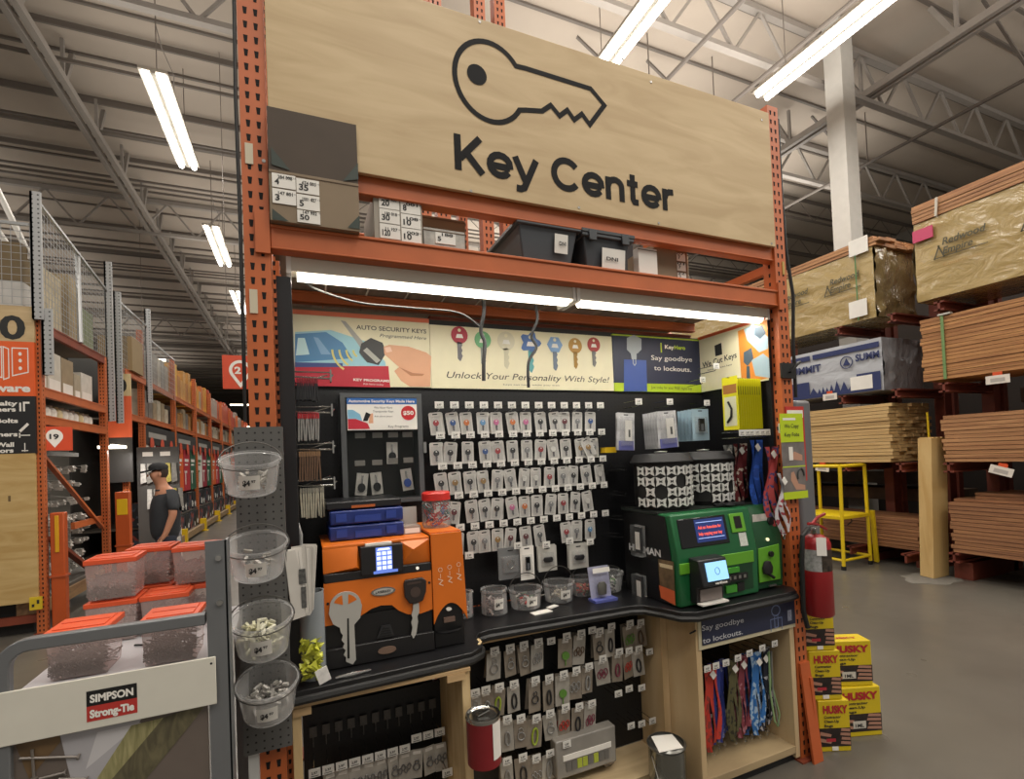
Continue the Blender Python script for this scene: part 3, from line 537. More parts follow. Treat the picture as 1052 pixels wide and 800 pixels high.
# wide fob packs under the grid
def pack(name, label, cat, p, w_, h_, base, art, group=None, n=1, rz=0, tilt=0, artz=(.2, .75), dy=.02, d=.012):
    for k in range(n):
        t = thing(name, label if k == 0 else label+(', one further back' if n == 2 else ', %s one back' % ORD[k]), cat, (p[0]+.006*k, p[1]+k*dy, p[2]), rz, group); t.rotation_euler = (0, tilt, rz)
        mb = MB().box(-w_/2, w_/2, 0, .002, -h_, 0); mb.prism([(-.014, -.0006, -.014), (.014, -.0006, -.014), (.014, -.0006, -.008), (-.014, -.0006, -.008)], (0, .0004, 0), 1); mb.build('backing_card', [base, BLK2], t, local=True)
        a = w_*.36; z0, z1 = -h_*(1-artz[0]), -h_*(1-artz[1])
        if k == 0: art(t, a, z0, z1)
        MB().add([(-a, -.001, z0), (a, -.001, z0), (a, -.001, z1), (-a, -.001, z1), (-a*.85, -d, z0+.006), (a*.85, -d, z0+.006), (a*.85, -d, z1-.006), (-a*.85, -d, z1-.006)], [(4, 5, 6, 7), (0, 1, 5, 4), (1, 2, 6, 5), (2, 3, 7, 6), (3, 0, 4, 7)]).build('blister', clear((.95, .95, .95), .15, .1), t, local=True)
def art_fob(t, a, z0, z1): MB().lathe([(.001, -.012), (a*.6, -.012), (a*.75, 0), (a*.6, .012), (.001, .012)], (0, 0, 0), 16, 0, 1, .5).build('key_fob', BLK2, t, local=True).location = (0, -.008, (z0+z1)/2)
def art_rem(t, a, z0, z1): MB().box(-a*.45, a*.45, -.012, -.003, z0+.015, z1-.01).box(-a*.25, a*.25, -.0135, -.012, z0+.02, z1-.04, 1).build('remote', [BLK2, flat('#55585c')], t, bev=.004, local=True)
def art_ring(t, a, z0, z1): MB().tube([(a*.4*math.cos(i*PI/8), -.005, (z0+z1)/2+a*.4*math.sin(i*PI/8)) for i in range(16)], .003, 6, closed=True).build('key_ring', CHROME, t, local=True)
PG = flat('#b9b7b0', .35, vary=.08)
p_ = at(524, 563, 'Y', .42); pack('fob_pack', 'clear hanging pack with small silver ring below the key grid', 'packet', p_, .13, .15, flat('#6f7172', .3, vary=.1), art_ring, n=2)
p_ = at(541, 561, 'Y', .41); pack('fob_pack', 'tall white fob pack in the middle below the key grid', 'packet', p_, .075, .165, WHITE, art_rem)
p_ = at(562, 561, 'Y', .42); pack('fob_pack', 'square pale pack with black key fob, left of the pair', 'packet', p_, .105, .125, PG, art_fob, n=3)
p_ = at(594, 559, 'Y', .42); pack('fob_pack', 'square pale pack with black key fob, right of the pair', 'packet', p_, .115, .125, PG, art_fob, n=3)
for i, (u, v) in enumerate(((482, 571), (532, 561), (561, 560), (585, 556), (606, 557))): hook(at(u, v, 'Y', .4)-Z3*.02, 'wire hook with price tag, %s from the left under the key grid' % ORD[i], 'hooks under the key grid')
for i, (u, v) in enumerate(((634, 482), (634, 508), (633, 533), (634, 551), (645, 520))): tag(MB().tube([at(u-6, v, 'Y', .55), at(u+8, v+1, 'Y', .45), at(u+9, v-2, 'Y', .44)], .0025, 6).tube([at(u-6, v-3, 'Y', .55), at(u+6, v-3, 'Y', .45)], .002, 6).build('bare_hook', CHROME), 'empty wire hook, %s down beside the right end of the key grid' % ORD[i], 'hook', 'empty hooks right of the key grid')
tag(MB().box(0, .07, 0, .05, 0, .03).build('tape_roll', flat('#d8b21c', .4)), 'small yellow packet on the board just right of the second key row', 'packet').location = at(625, 465, 'Y', .44)
# framed cabinet of automotive keys
t = thing('key_cabinet', 'grey framed shallow cabinet of automotive security keys with glass front', 'cabinet', (.5, .45, 1.46))
FR = flat('#606264', .35, .3)
for a in ((.318, .34), (.655, .677)): MB().box(a[0], a[1], .43, .55, 1.46, 1.955).build('frame_side', FR, t)
MB().box(.34, .655, .43, .55, 1.935, 1.955).build('frame_top', FR, t); MB().box(.34, .655, .43, .55, 1.46, 1.48).build('frame_bottom', FR, t); MB().box(.34, .655, .535, .545, 1.48, 1.935).build('back_panel', flat('#1e1d1b', .5), t)
y = .424; mb = MB().box(.345, .652, y, y+.004, 1.79, 1.932); mb.box(.345, .652, y-.001, y, 1.905, 1.932, 1); pr = mb.build('poster', [WHITE, flat('#2f64ad')], t)
mb = MB(); text(mb, 'Automotive Security Keys Made Here', (.352, y-.0015, 1.913), X3, Z3, .29, .012, bold=.03); mb.build('title', WHITE, pr)
mb = MB(); text(mb, 'We Now Have', (.46, y-.0015, 1.885), X3, Z3, .08, .01); text(mb, 'Transponder Keys', (.455, y-.0015, 1.868), X3, Z3, .09, .01); text(mb, 'Ask about yours', (.46, y-.0015, 1.847), X3, Z3, .08, .008); text(mb, 'Key Programs', (.52, y-.0015, 1.8), X3, Z3, .09, .01); mb.build('small_print', INK, pr)
mb = MB(); mb.prism([(.612+.033*math.cos(i*PI/12), y-.002, 1.865+.033*math.sin(i*PI/12)) for i in range(24)], (0, .001, 0)); mb.build('price_badge', flat('#c1272d'), pr)
mb = MB(); text(mb, '$50', (.588, y-.0025, 1.857), X3, Z3, .048, .018, bold=.03); mb.build('price', WHITE, pr)
mb = MB(); mb.add([(.347, y-.001, 1.795), (.44, y-.001, 1.795), (.43, y-.001, 1.82), (.38, y-.001, 1.84), (.347, y-.001, 1.84)], [(0, 1, 2, 3, 4)]); mb.add([(.347, y-.0008, 1.84), (.38, y-.0008, 1.84), (.41, y-.0008, 1.825), (.40, y-.0008, 1.86), (.37, y-.0008, 1.88), (.347, y-.0008, 1.88)], [(0, 1, 2, 3, 4, 5)], 1); mb.add([(.41, y-.0015, 1.83), (.43, y-.0015, 1.83), (.445, y-.0015, 1.86), (.425, y-.0015, 1.87)], [(0, 1, 2, 3)], 2); mb.add([(.435, y-.0013, 1.82), (.455, y-.0013, 1.82), (.455, y-.0013, 1.865), (.44, y-.0013, 1.86)], [(0, 1, 2, 3)], 3); mb.build('car_picture', [flat('#c02a3c'), flat('#7fb4d0'), BLK2, flat('#dca684')], pr)
MB().box(.34, .655, .431, .434, 1.48, 1.935).build('glass_front', clear((.1, .12, .12), .05, .03), t)
for x_, z_ in ((.4, 1.768), (.475, 1.768), (.545, 1.768), (.61, 1.768), (.395, 1.645), (.47, 1.645), (.54, 1.65), (.61, 1.65)): MB().box(x_-.022, x_+.022, .45, .453, z_-.012, z_+.012).build('name_tag', flat('#8f8c86', .4), t)
cab = [(.54, 1.735, .05, .1), (.395, 1.6, .05, .1), (.47, 1.6, .05, .1), (.61, 1.61, .05, .1)]
for i, (x_, z_, a, h) in enumerate(cab):
    g = thing('transponder_key', 'clear packet with black transponder key, %s inside the grey framed cabinet' % ('upper one' if i == 0 else ['', 'lower left one', 'lower middle one', 'lower right one'][i]), 'key', (x_, .47, z_-h), 0, 'packets in the framed cabinet')
    g.rotation_euler = (0, random.uniform(-.15, .15), 0); MB().box(-a/2, a/2, 0, .003, 0, h).build('card', flat('#cfccc4', .3), g, local=True)
    MB().prism([(.017*math.cos(k*PI/8), -.006, .035+.02*math.sin(k*PI/8)) for k in range(16)], (0, .005, 0)).build('key_head', flat(['#202124', '#2b2b2d', '#202124', '#3a58a5'][i]), g, local=True); MB().box(-.004, .004, -.004, 0, .05, .09).build('key_blade', CHROME, g, local=True)
MB().box(.677, .69, .42, .435, 1.68, 1.73).build('lock', CHROME, t)
# ---------------------------------------------------------------- packs on the right half of the back board
def art_paper(t, a, z0, z1):
    MB().box(-a*1.2, a*1.2, -.003, -.001, z0-.02, z0+.03).build('purple_print', flat('#5a5d98', .4), t, local=True)
    MB().box(-a*.2, a*.9, -.006, -.003, z0+.03, z1-.02).prism([(a*.3, -.0065, z0+.05), (a*.6, -.0065, z0+.05), (a*.6, -.0065, z0+.09), (a*.3, -.0065, z0+.09)], (0, .0004, 0), 1).build('diagram_sheet', [WHITE, INK], t, local=True)
pack('cable_pack', 'clear pack with purple and white insert, alone on the left hook', 'packet', at(643, 424, 'Y', .35), .11, .2, flat('#b6b6b8', .25, vary=.3, vscale=25), art_paper, n=3, dy=.015, tilt=.05, artz=(.1, .9))
pack('cable_pack', 'clear pack with purple and white insert, thick fan in the middle', 'packet', at(684, 422, 'Y', .24), .13, .195, flat('#b6b6b8', .25, vary=.3, vscale=25), art_paper, n=6, dy=.03, tilt=-.05, artz=(.1, .9))
pack('remote_pack', 'pale blue pack holding a black key remote', 'packet', at(719, 420, 'Y', .28), .12, .175, flat('#8fa7b5', .3, vary=.15), art_rem, n=5, dy=.035)
for i, (u, v) in enumerate(((656, 417), (688, 417), (726, 418))): hook(at(u, v, 'Y', .3), 'wire hook with price tag above the clear packs, %s from left' % ORD[i], 'hooks above the clear packs')
YEL = flat('#d9d31f', .4); PYC = .135
for k in range(11):
    x = 2.285+k*.017
    t = thing('work_light_pack', 'yellow hanging pack with black tool, %s' % ('full face showing at the front of the yellow row' if k == 0 else '%s behind the front one in the yellow row' % ORD[k-1]), 'packet', (x, PYC, 1.74), 0, 'yellow packs hanging on the right side wall')
    h = .285 if k == 0 else .27
    MB().box(-.0015, 0, -.052, .052, 0, h).build('card', YEL, t, local=True)
    mb = MB(); mb.add([(-.003, -.04, .02), (-.003, .04, .02), (-.003, .04, h*.62), (-.003, -.04, h*.62)], [(0, 1, 2, 3)]); mb.build('white_window', flat('#cfcfb0', .4), t, local=True)
    MB().tube([(-.008, .02, .04), (-.012, -.01, .07), (-.012, -.015, .11), (-.008, .01, .15)], .006, 6).build('tool', BLACK, t, local=True)
    MB().box(-.003, -.0015, -.045, .045, h*.68, h*.85).build('printed_name', flat('#8a8f2a' if k else '#9c6a3a', .4), t, local=True)
tag(MB().cyl((2.478, .135, 2.015), (2.27, .135, 2.02), .003, 8).build('long_hook', CHROME), 'long wire hook holding the row of yellow packs', 'hook')
for i, x in enumerate((2.27, 2.31, 2.34, 2.38, 2.42, 2.455)): hook((x, .06, 1.695), 'white price tag hook under the yellow packs, %s from the left' % ORD[i], 'price tags under the yellow packs')
hook((2.26, .2, 2.07), 'wire hook with price tag above the yellow packs', 'hooks above the clear packs')
hook((2.36, .405, 2.03), 'wire hook with price tag on the navy header corner', 'hooks above the clear packs')
# lanyards
def lanyard(p, ln, c1, c2, label, grp, w_=.018, loops=3, wave=.01, clip=True, tagc=True):
    t = thing('lanyard', label, 'lanyard', p, 0, grp); m_ = patches([c1, c2, c1, c1], (1, 1, 1), 55, .6)
    for k in range(loops):
        mb = MB(); ox = (k-(loops-1)/2)*w_*.8; oy = random.uniform(-.01, .01); N_ = 10; vs = []
        for i in range(N_+1):
            f = i/N_; a = .5*math.sin(f*5+k*2); x = ox*(1+.5*math.sin(f*3))+wave*math.sin(f*7+k); z = -ln*f*(1-.04*k)
            for s in (-1, 1): vs += [(x+s*w_/2*math.cos(a), oy+s*w_/2*math.sin(a), z)]
        fs = [(2*i, 2*i+1, 2*i+3, 2*i+2) for i in range(N_)]; mb.add(vs, fs, 0, True); mb.add([(v[0], v[1]+.003, v[2]) for v in vs], [f[::-1] for f in fs], 0, True); mb.build('strap', m_, t, local=True)
    mb = MB().tube([(.006*math.cos(i*PI/5)+0, 0, -ln-.012+.012*math.sin(i*PI/5)) for i in range(10)], .0018, 6, closed=True); mb.build('ring', CHROME, t, local=True)
    if tagc: MB().obox((.0, -.02, -.04), Vector((.8, 0, .6)), Vector((-.6, 0, .8)), Y3, .014, .018, .0008).build('swing_tag', PAPER, t, local=True)
    return t
lanyard((2.40, .2, 1.665), .33, '#6d2427', '#c7b9a8', 'maroon printed lanyard strap hanging beside the carousels', 'lanyards on the right wall', .03)
lanyard((2.43, .12, 1.68), .36, '#20489c', '#2c5cc0', 'bright blue lanyard strap hanging on the right wall', 'lanyards on the right wall', .03)
lanyard((2.45, .04, 1.64), .42, '#b94b4b', '#45487a', 'red white and blue flag lanyard nearest the right upright', 'lanyards on the right wall', .034, wave=.02)
lanyard((2.37, .26, 1.66), .3, '#9a9a98', '#6f6f6f', 'grey beaded lanyards in clear bags next to the right carousel', 'lanyards on the right wall', .02)
lanyard((2.455, -.01, 1.5), .32, '#c4c1c4', '#9c3d48', 'loose red and white lanyard end hanging lowest on right wall', 'lanyards on the right wall', .022, wave=.025)
# ---------------------------------------------------------------- counter
CZ = .9; CT = flat('#161618', .36, vary=.2, vscale=6)
outl = [(.10, .55), (.10, -.035), (.735, -.005), (.785, .03), (.805, .08), (.806, .15), (.83, .185), (.88, .2), (1.60, .165), (1.66, .14), (1.70, .06), (1.735, -.03), (1.80, -.065), (2.40, -.06), (2.47, -.05), (2.505, -.01), (2.505, .55)]
t = thing('counter_top', 'black laminate counter top with curved recess and worn front edge', 'counter', (1.3, .25, .865))
MB().prism([(x, y, .872) for x, y in outl[::-1]], (0, 0, .028)).build('top', CT, t, bev=.003)
mb = MB(); ed = [Vector((x, y, .872)) for x, y in outl[1:-1]]; mb.tube([p-Z3*.004 for p in ed], .0145, 8); mb.build('bumper_edge', BLACK, t)
MB().prism([(.79, .055, .899), (.808, .085, .899), (.808, .125, .899), (.797, .12, .899), (.795, .085, .899), (.78, .06, .899)], (0, 0, .0016)).build('worn_edge', flat('#c9b287', .7, vary=.2, vscale=60), t)
# ---------------------------------------------------------------- orange key cutting machine
OM = flat('#d9701f', .38); OB = flat('#151415', .4)
t = thing('key_machine', 'orange and black key cutting machine with giant keys and lit keypad', 'machine', (.42, .25, CZ))
x0, x1, y0, y1 = .215, .612, .09, .46
MB().box(x0, x1, y0+.02, y1, CZ, 1.335).build('body', OB, t, bev=.006)
MB().box(x0-.003, x1+.002, y0-.004, y0+.03, CZ+.002, CZ+.075).build('base_skirt', flat('#1d1c1d', .35), t, bev=.004)
MB().box(x0, x1, y0+.015, y1-.01, 1.333, 1.345).build('top_cover', OM, t, bev=.003)
bz0, bz1 = 1.045, 1.213; yb = y0+.002
pp = [(x0, bz1), (x0, 1.06)]+[(x0+.01+i*.011, 1.066+.004*math.sin(i)) for i in range(0)]+[(x0+.06, 1.062), (x0+.12, 1.075), (x0+.165, 1.098), (x0+.2, 1.105), (x0+.24, 1.1), (x0+.265, 1.075), (x0+.3, 1.055), (x0+.35, 1.05), (x1, 1.06), (x1, bz1)]
MB().prism([(a, yb, b_) for a, b_ in pp], (0, .02, 0)).build('front_panel', OM, t)
MB().prism([(a, yb+.008, b_) for a, b_ in [(x0+.002, CZ+.07), (x1-.002, CZ+.07), (x1-.002, 1.08), (x0+.002, 1.08)]], (0, .02, 0)).build('lower_panel', OB, t)
def facet(xa, xb, inner):
    z0, z1 = 1.245, 1.335; yf = y0+.015; m_ = MB(); cx = xb-.02 if inner > 0 else xa+.02; cz = 1.262 if inner > 0 else 1.305
    c = (cx if inner > 0 else xa+.045, yf-.03, cz); P_ = [(xa, yf, z0), (xb, yf, z0), (xb+(0 if inner < 0 else -.012), yf, z1), (xa, yf, z1), c]
    m_.add(P_, [(0, 1, 4), (1, 2, 4), (2, 3, 4), (3, 0, 4), (0, 3, 2, 1)]); return m_
facet(x0, x0+.135, 1).build('orange_cheek', OM, t); facet(x1-.115, x1, -1).build('orange_cheek', OM, t)
xs0, xs1 = x0+.13, x1-.11
MB().box(xs0, xs1, y0-.012, y0+.03, 1.225, 1.333).box(x0, x1, y0+.0, y0+.02, 1.212, 1.245).build('control_panel', flat('#232224', .3), t, bev=.004)
yk = y0-.013; mb = MB().box(xs0+.055, xs0+.115, yk-.001, yk, 1.238, 1.325).box(xs0+.045, xs0+.135, yk-.001, yk, 1.228, 1.238)
sc_ = mb.build('touch_screen', flat('#5c76c8', .3, emit=.9), t)
mb = MB()
for r in range(4):
    for c in range(3): mb.prism([(xs0+.0585+c*.0195, yk-.002, 1.242+r*.018), (xs0+.0735+c*.0195, yk-.002, 1.242+r*.018), (xs0+.0735+c*.0195, yk-.002, 1.255+r*.018), (xs0+.0585+c*.0195, yk-.002, 1.255+r*.018)], (0, .0005, 0))
mb.prism([(xs0+.06, yk-.002, 1.314), (xs0+.11, yk-.002, 1.314), (xs0+.105, yk-.002, 1.322), (xs0+.065, yk-.002, 1.322)], (0, .0005, 0)); mb.build('keypad_buttons', flat('#cfd9ff', .3, emit=1.1), sc_)
MB().box(xs0+.02, xs1-.04, y0-.002, y0+.02, 1.333, 1.341).build('white_strip', WHITE, t)
MB().cyl((x1-.055, y0-.004, 1.228), (x1-.055, y0+.01, 1.228), .006, 12).build('status_lamp', flat('#e8e0d0', .3, emit=.6), t)
# logo oval
mb = MB(); cx, cz = .425, 1.157; mb.prism([(cx+.045*math.cos(i*PI/14), yb-.004, cz+.016*math.sin(i*PI/14)+.0) for i in range(28)], (0, .004, 0)); mb.prism([(cx+.037*math.cos(i*PI/14), yb-.005, cz+.011*math.sin(i*PI/14)) for i in range(28)], (0, .001, 0), 1)
text(mb, 'LASERKEY', (cx-.029, yb-.005, cz-.0045), X3, Z3, .058, .009, 2, bold=.03); mb.build('oval_badge', [CHROME, flat('#b7b4ae', .3), INK], t)
# giant house key
SIL = flat('#b4b2ac', .4, .1)
mb = MB(); kx_, kz = .287, 1.125; yk2 = yb-.012
R_ = [(kx_+.055*math.cos(a), kz+.052*math.sin(a)) for a in [PI*(.0+i/12) for i in range(13)]]
top = [(kx_+.058, kz-.005), (kx_+.05, kz-.05), (kx_+.028, kz-.072), (kx_+.03, kz-.2), (kx_+.018, kz-.215)]
left = [(kx_-.005, kz-.2), (kx_-.004, kz-.185), (kx_-.012, kz-.175), (kx_-.004, kz-.16), (kx_-.014, kz-.148), (kx_-.008, kz-.135), (kx_-.018, kz-.12), (kx_-.012, kz-.105), (kx_-.02, kz-.092), (kx_-.022, kz-.075), (kx_-.045, kz-.058), (kx_-.058, kz-.02)]
mb.prism([(a, yk2, b_) for a, b_ in top[::-1][::-1]][0:0] or [(a, yk2, b_) for a, b_ in ([R_[0]]+R_[1:]+left[::-1]+top[::-1])], (0, .01, 0))
gk = mb.build('giant_house_key', SIL, t)
mb = MB()
for a0_, a1_ in ((.12, .42), (.5, .52), (.58, .88)):
    if a1_-a0_ < .1: continue
    aa = [PI*(a0_+(a1_-a0_)*i/5) for i in range(6)]; mb.prism([(kx_+.043*math.cos(a), yk2-.0006, kz+.003+.04*math.sin(a)) for a in aa]+[(kx_+(.006 if a0_ < .4 else -.006)*1.5, yk2-.0006, kz+.006)], (0, .0004, 0))
mb.build('bow_opening', OM, gk); MB().prism([(kx_+.004, yk2-.0006, kz-.045), (kx_+.0, yk2-.0006, kz-.19), (kx_+.008, yk2-.0006, kz-.19), (kx_+.01, yk2-.0006, kz-.045)][::-1], (0, .0004, 0)).build('groove', BLACK, gk)
# giant car key
cx, cz = .542, 1.145; mb = MB(); h_ = [(-.042, .03), (-.036, .045), (.03, .047), (.046, .032), (.043, -.01), (.03, -.042), (.0, -.05), (-.022, -.046), (-.04, -.018)]
mb.prism([(cx+a, yk2-.004, cz+b_) for a, b_ in h_], (0, .014, 0)); gk = mb.build('giant_car_key', flat('#2d2624', .4), t, bev=.003)
MB().prism([(cx-.03, yk2-.0055, cz+.033), (cx+.025, yk2-.0055, cz+.035), (cx+.025, yk2-.0055, cz+.028), (cx-.03, yk2-.0055, cz+.026)], (0, .001, 0)).prism([(cx+.001+.02*math.cos(i*PI/8), yk2-.0055, cz-.005+.02*math.sin(i*PI/8)) for i in range(16)], (0, .001, 0)).build('raised_button', flat('#4a3c36', .4), gk)
MB().prism([(cx-.008, yk2, cz-.048), (cx-.01, yk2, cz-.075), (cx-.016, yk2, cz-.09), (cx-.012, yk2, cz-.105), (cx-.018, yk2, cz-.12), (cx-.014, yk2, cz-.14), (cx-.02, yk2, cz-.165), (cx-.012, yk2, cz-.182), (cx, yk2, cz-.165), (cx+.004, yk2, cz-.14), (cx+.008, yk2, cz-.12), (cx+.006, yk2, cz-.1), (cx+.014, yk2, cz-.085), (cx+.014, yk2, cz-.05)][::-1], (0, .008, 0)).build('blade', SIL, gk)
mb = MB().prism([(.395, yb-.004, .985), (.46, yb-.004, .985), (.447, yb-.004, 1.028), (.413, yb-.004, 1.028)], (0, .01, 0)); mb.build('key_slot_chute', flat('#2b2b2d', .35), t)
mb = MB()
for i in range(4): mb.box(.403+.004*i, .452-.004*i, yb-.006, yb-.004, .99+i*.009, .993+i*.009)
mb.build('chute_ridges', BLACK, t); MB().prism([(.41+.034*math.cos(i*PI/10)+.02, yb-.012, .938+.013*math.sin(i*PI/10)) for i in range(20)], (0, .006, 0)).build('copper_plate', flat('#8d7464', .35, .4), t)
mb = MB(); mb.cyl((x0+.012, yb-.002, 1.14), (x0+.012, yb+.005, 1.14), .005, 8).cyl((x1-.01, yb-.002, 1.165), (x1-.01, yb+.005, 1.165), .005, 8); mb.build('panel_bolt', BLACK, t)
# side tower
MB().box(x1+.003, .74, y0+.01, y1, .9, 1.355).build('tower_body', OB, t, bev=.006)
n = 12; arcp = [(x1+.003+.137*i/n, 1.0+.075*math.sin(PI*i/n)**.8) for i in range(n+1)]
MB().prism([(a, y0-.002, b_) for a, b_ in [(x1+.003, 1.352)]+arcp+[(.74, 1.352)]], (0, .014, 0)).box(x1+.003, .74, y0+.012, y1+.0, 1.345, 1.358).box(.735, .742, y0+.01, y1, 1.02, 1.35).build('tower_cover', OM, t)
mb = MB()
for i in range(3):
    cx = x1+.035+i*.038; cz = 1.155+i*.006
    stroke(mb, [Vector((cx+.008*math.cos(a), 0, cz+.055+.008*math.sin(a))) for a in [k*PI/5 for k in range(10)]], .0018, y0-.003); stroke(mb, [Vector((cx, 0, cz+.04)), Vector((cx, 0, cz+.022))], .002, y0-.003, False); stroke(mb, [Vector((cx-.01, 0, cz+.02)), Vector((cx+.008, 0, cz+.012)), Vector((cx-.006, 0, cz)), Vector((cx+.01, 0, cz-.008))], .003, y0-.003, False)
mb.build('instruction_symbols', flat('#ecd2b8'), t)
mb = MB().lathe([(.03, 0), (.05, .008), (.052, .016)], (.675, y0+.01, .955), 20, 0, 1.05, .5); mb.build('tray', flat('#2c2c2f', .25), t); MB().prism([(.655, y0-.003, 1.0), (.70, y0-.003, 1.0), (.70, y0-.003, 1.018), (.655, y0-.003, 1.018)], (0, .012, 0)).build('copper_plate', flat('#6f5a50', .4), t)
MB().prism([(.677+.011*math.cos(i*PI/6), y0-.003, 1.05+.006*math.sin(i*PI/6)) for i in range(12)], (0, .012, 0)).build('white_badge', WHITE, t)
# cases and jar on top of the machine
t = thing('tool_case', 'flat black plastic case topmost on the orange machine', 'case', (.39, .33, 1.465)); MB().box(.235, .525, .2, .45, 1.466, 1.498).build('body', BLK2, t, bev=.006); MB().box(.33, .42, .197, .2, 1.47, 1.48).build('orange_label', flat('#b85f2c'), t)
for k in range(2):
    t = thing('blue_case', 'blue plastic case, %s of the two on the orange machine' % ('lower' if k == 0 else 'upper'), 'case', (.4, .32, 1.346+.06*k), 0, 'blue cases on the orange machine'); MB().box(.245+.004*k, .53, .19+.006*k, .44, 1.347+.06*k, 1.402+.06*k).build('body', flat('#1f3276', .35), t, bev=.006)
    each('latch', flat('#2c4394', .35), t, MB().box(.27, .31, .184, .19, 1.36+.06*k, 1.39+.06*k).box(.46, .5, .184, .19, 1.36+.06*k, 1.39+.06*k)); MB().box(.34, .44, .185, .19, 1.355+.06*k, 1.38+.06*k).build('handle', flat('#2c4394', .35), t)
tag(MB().box(.53, .6, .2, .28, 1.346, 1.378).prism([(.535, .199, 1.35), (.595, .199, 1.35), (.595, .199, 1.37), (.535, .199, 1.37)], (0, .0005, 0), 1).build('small_box', [flat('#9b8f86'), PAPER]), 'small pale box between the blue cases and the red lid jar', 'box')
tag(MB().box(.54, .615, .34, .345, 1.346, 1.445).build('paper_card', flat('#b9b4ad')), 'grey printed card standing behind the small pale box', 'card')
t = thing('carabiner_jar', 'clear jar of coloured carabiners with red lid on orange machine', 'jar', (.682, .25, 1.36))
MB().lathe([(.001, 1.36-1.36), (.058, 0), (.062, .01), (.062, .1), (.058, .115)], (.682, .25, 1.36), 24).build('jar', clear((.95, .95, .95), .12, .06), t)
MB().lathe([(.001, .15), (.055, .15), (.061, .143), (.061, .115), (.055, .113)], (.682, .25, 1.36), 28).build('lid', flat('#c8322b', .35), t)
for k in range(34):
    a, rr, z = random.uniform(PI, 2*PI), random.uniform(.02, .05), random.uniform(.012, .1); c = Vector((.682+rr*math.cos(a), .25+rr*math.sin(a), 1.36+z)); u_ = Vector((random.uniform(-1, 1), random.uniform(-.4, .1), random.uniform(-1, 1))).normalized(); v_ = u_.orthogonal().normalized()
    MB().tube([c+u_*.016*math.cos(q*PI/5)+v_*.008*math.sin(q*PI/5) for q in range(10)], .0022, 5, closed=True).build('carabiner', flat(random.choice(['#b8262c', '#a02028', '#3f5f9e', '#c9c9cc', '#2c7a78', '#b8262c', '#24262c']), .3), t)
# ---------------------------------------------------------------- green key duplicating kiosk
GR = flat('#1a5c34', .35); GD = flat('#154628', .4); LG = flat('#5f9f2a', .4)
t = thing('key_kiosk', 'green and black self service key copying kiosk with two screens', 'machine', (2.1, .25, CZ))
kx0, kx1 = 1.76, 2.27; ky0, ky1 = .0, .4; kz0, kz1 = .905, 1.335
# body with a forward slanting upper face
prof = [(ky0, kz0), (ky0, 1.14), (ky0+.04, 1.335), (ky1, 1.335), (ky1, kz0)]
MB().prism([(kx0, a, b_) for a, b_ in prof], (kx1-kx0, 0, 0)).build('body', GR, t, bev=.008)
MB().prism([(kx0-.004, a, b_) for a, b_ in [(ky0+.06, kz0), (ky0+.045, 1.14), (ky0+.075, 1.325), (ky1+.01, 1.33), (ky1+.01, kz0)]], (.003, 0, 0)).build('black_side', flat('#111112', .4), t)
MB().box(kx0-.01, kx1+.22, .12, ky1+.02, 1.331, 1.342).build('top_plate', flat('#1f2421', .4), t)
pf2 = [(.03, kz0), (.02, 1.14), (.05, 1.30), (.075, 1.332), (ky1, 1.335), (ky1, kz0)]
MB().prism([(kx1+.004, a, b_) for a, b_ in pf2], (.206, 0, 0)).build('side_tower', GD, t, bev=.008)
sl = Vector((0, .04, .195)).normalized(); nf = Vector((0, -sl.z, sl.y))      # slanted upper face
def on(u, v, lift=.0): # point on the slanted face: u metres right of the left edge, v up the slope from the fold
    return Vector((kx0+u, ky0, 1.14))+sl*v+nf*lift
def face_quad(mb, u0, u1, v0, v1, lift, mi=0, th=.002): mb.obox(on((u0+u1)/2, (v0+v1)/2, lift-th/2), X3, sl, nf, (u1-u0)/2, (v1-v0)/2, th/2, mi); return mb
face_quad(MB(), .03, .335, .035, .175, .004, 0, .01).build('screen_bezel', flat('#0e0f12', .15), t, bev=.004)
s_ = face_quad(MB(), .13, .315, .055, .165, .005).build('lit_screen', flat('#1b2a5c', .3, emit=.8), t)
mb = MB(); r_, u_ = X3, sl
text(mb, 'Ask an Associate for', on(.145, .118, .0055), r_, u_, .15, .015, 0, bold=.04); text(mb, 'help copying your key', on(.145, .088, .0055), r_, u_, .15, .015, 0, bold=.04); mb.build('screen_text', flat('#e0574a', .4, emit=.8), s_)
mb = MB(); face_quad(mb, .14, .305, .148, .151, .0062); face_quad(mb, .14, .305, .072, .075, .0062); mb.build('screen_rule', flat('#9fb4e8', .4, emit=.8), s_)
face_quad(MB(), .36, .455, .08, .175, .006, 0, .006).build('key_reader', LG, t, bev=.004); face_quad(MB(), .385, .43, .1, .16, .008, 0, .006).build('reader_opening', HOLE, t)
face_quad(MB(), .40, .45, .01, .075, .003, 0).build('instruction_sticker', flat('#c4c8c0', .4, vary=.2, vscale=80), t)
MB().box(kx0+.235, kx0+.48, ky0-.004, ky0+.01, 1.065, 1.122).build('lime_band', LG, t, bev=.002); MB().box(kx0+.005, kx0+.07, ky0-.006, ky0+.01, 1.06, 1.11).build('lime_block', LG, t, bev=.002)
MB().box(kx0+.24, kx0+.47, ky0-.002, ky0+.01, .935, 1.06).build('recess', flat('#0f3a1f', .5), t)
mb = MB().box(kx0+.29, kx0+.37, ky0-.012, ky0, 1.03, 1.055).box(kx0+.27, kx0+.42, ky0-.016, ky0, .99, 1.022, 1).box(kx0+.28, kx0+.35, ky0-.01, ky0, .935, .97); mb.build('key_clamp', [flat('#3f8f2c', .4), BLACK], t)
mb = MB()
for q in range(4): mb.box(kx0+.29+.033*q, kx0+.305+.033*q, ky0-.019, ky0-.016, 1.0, 1.015)
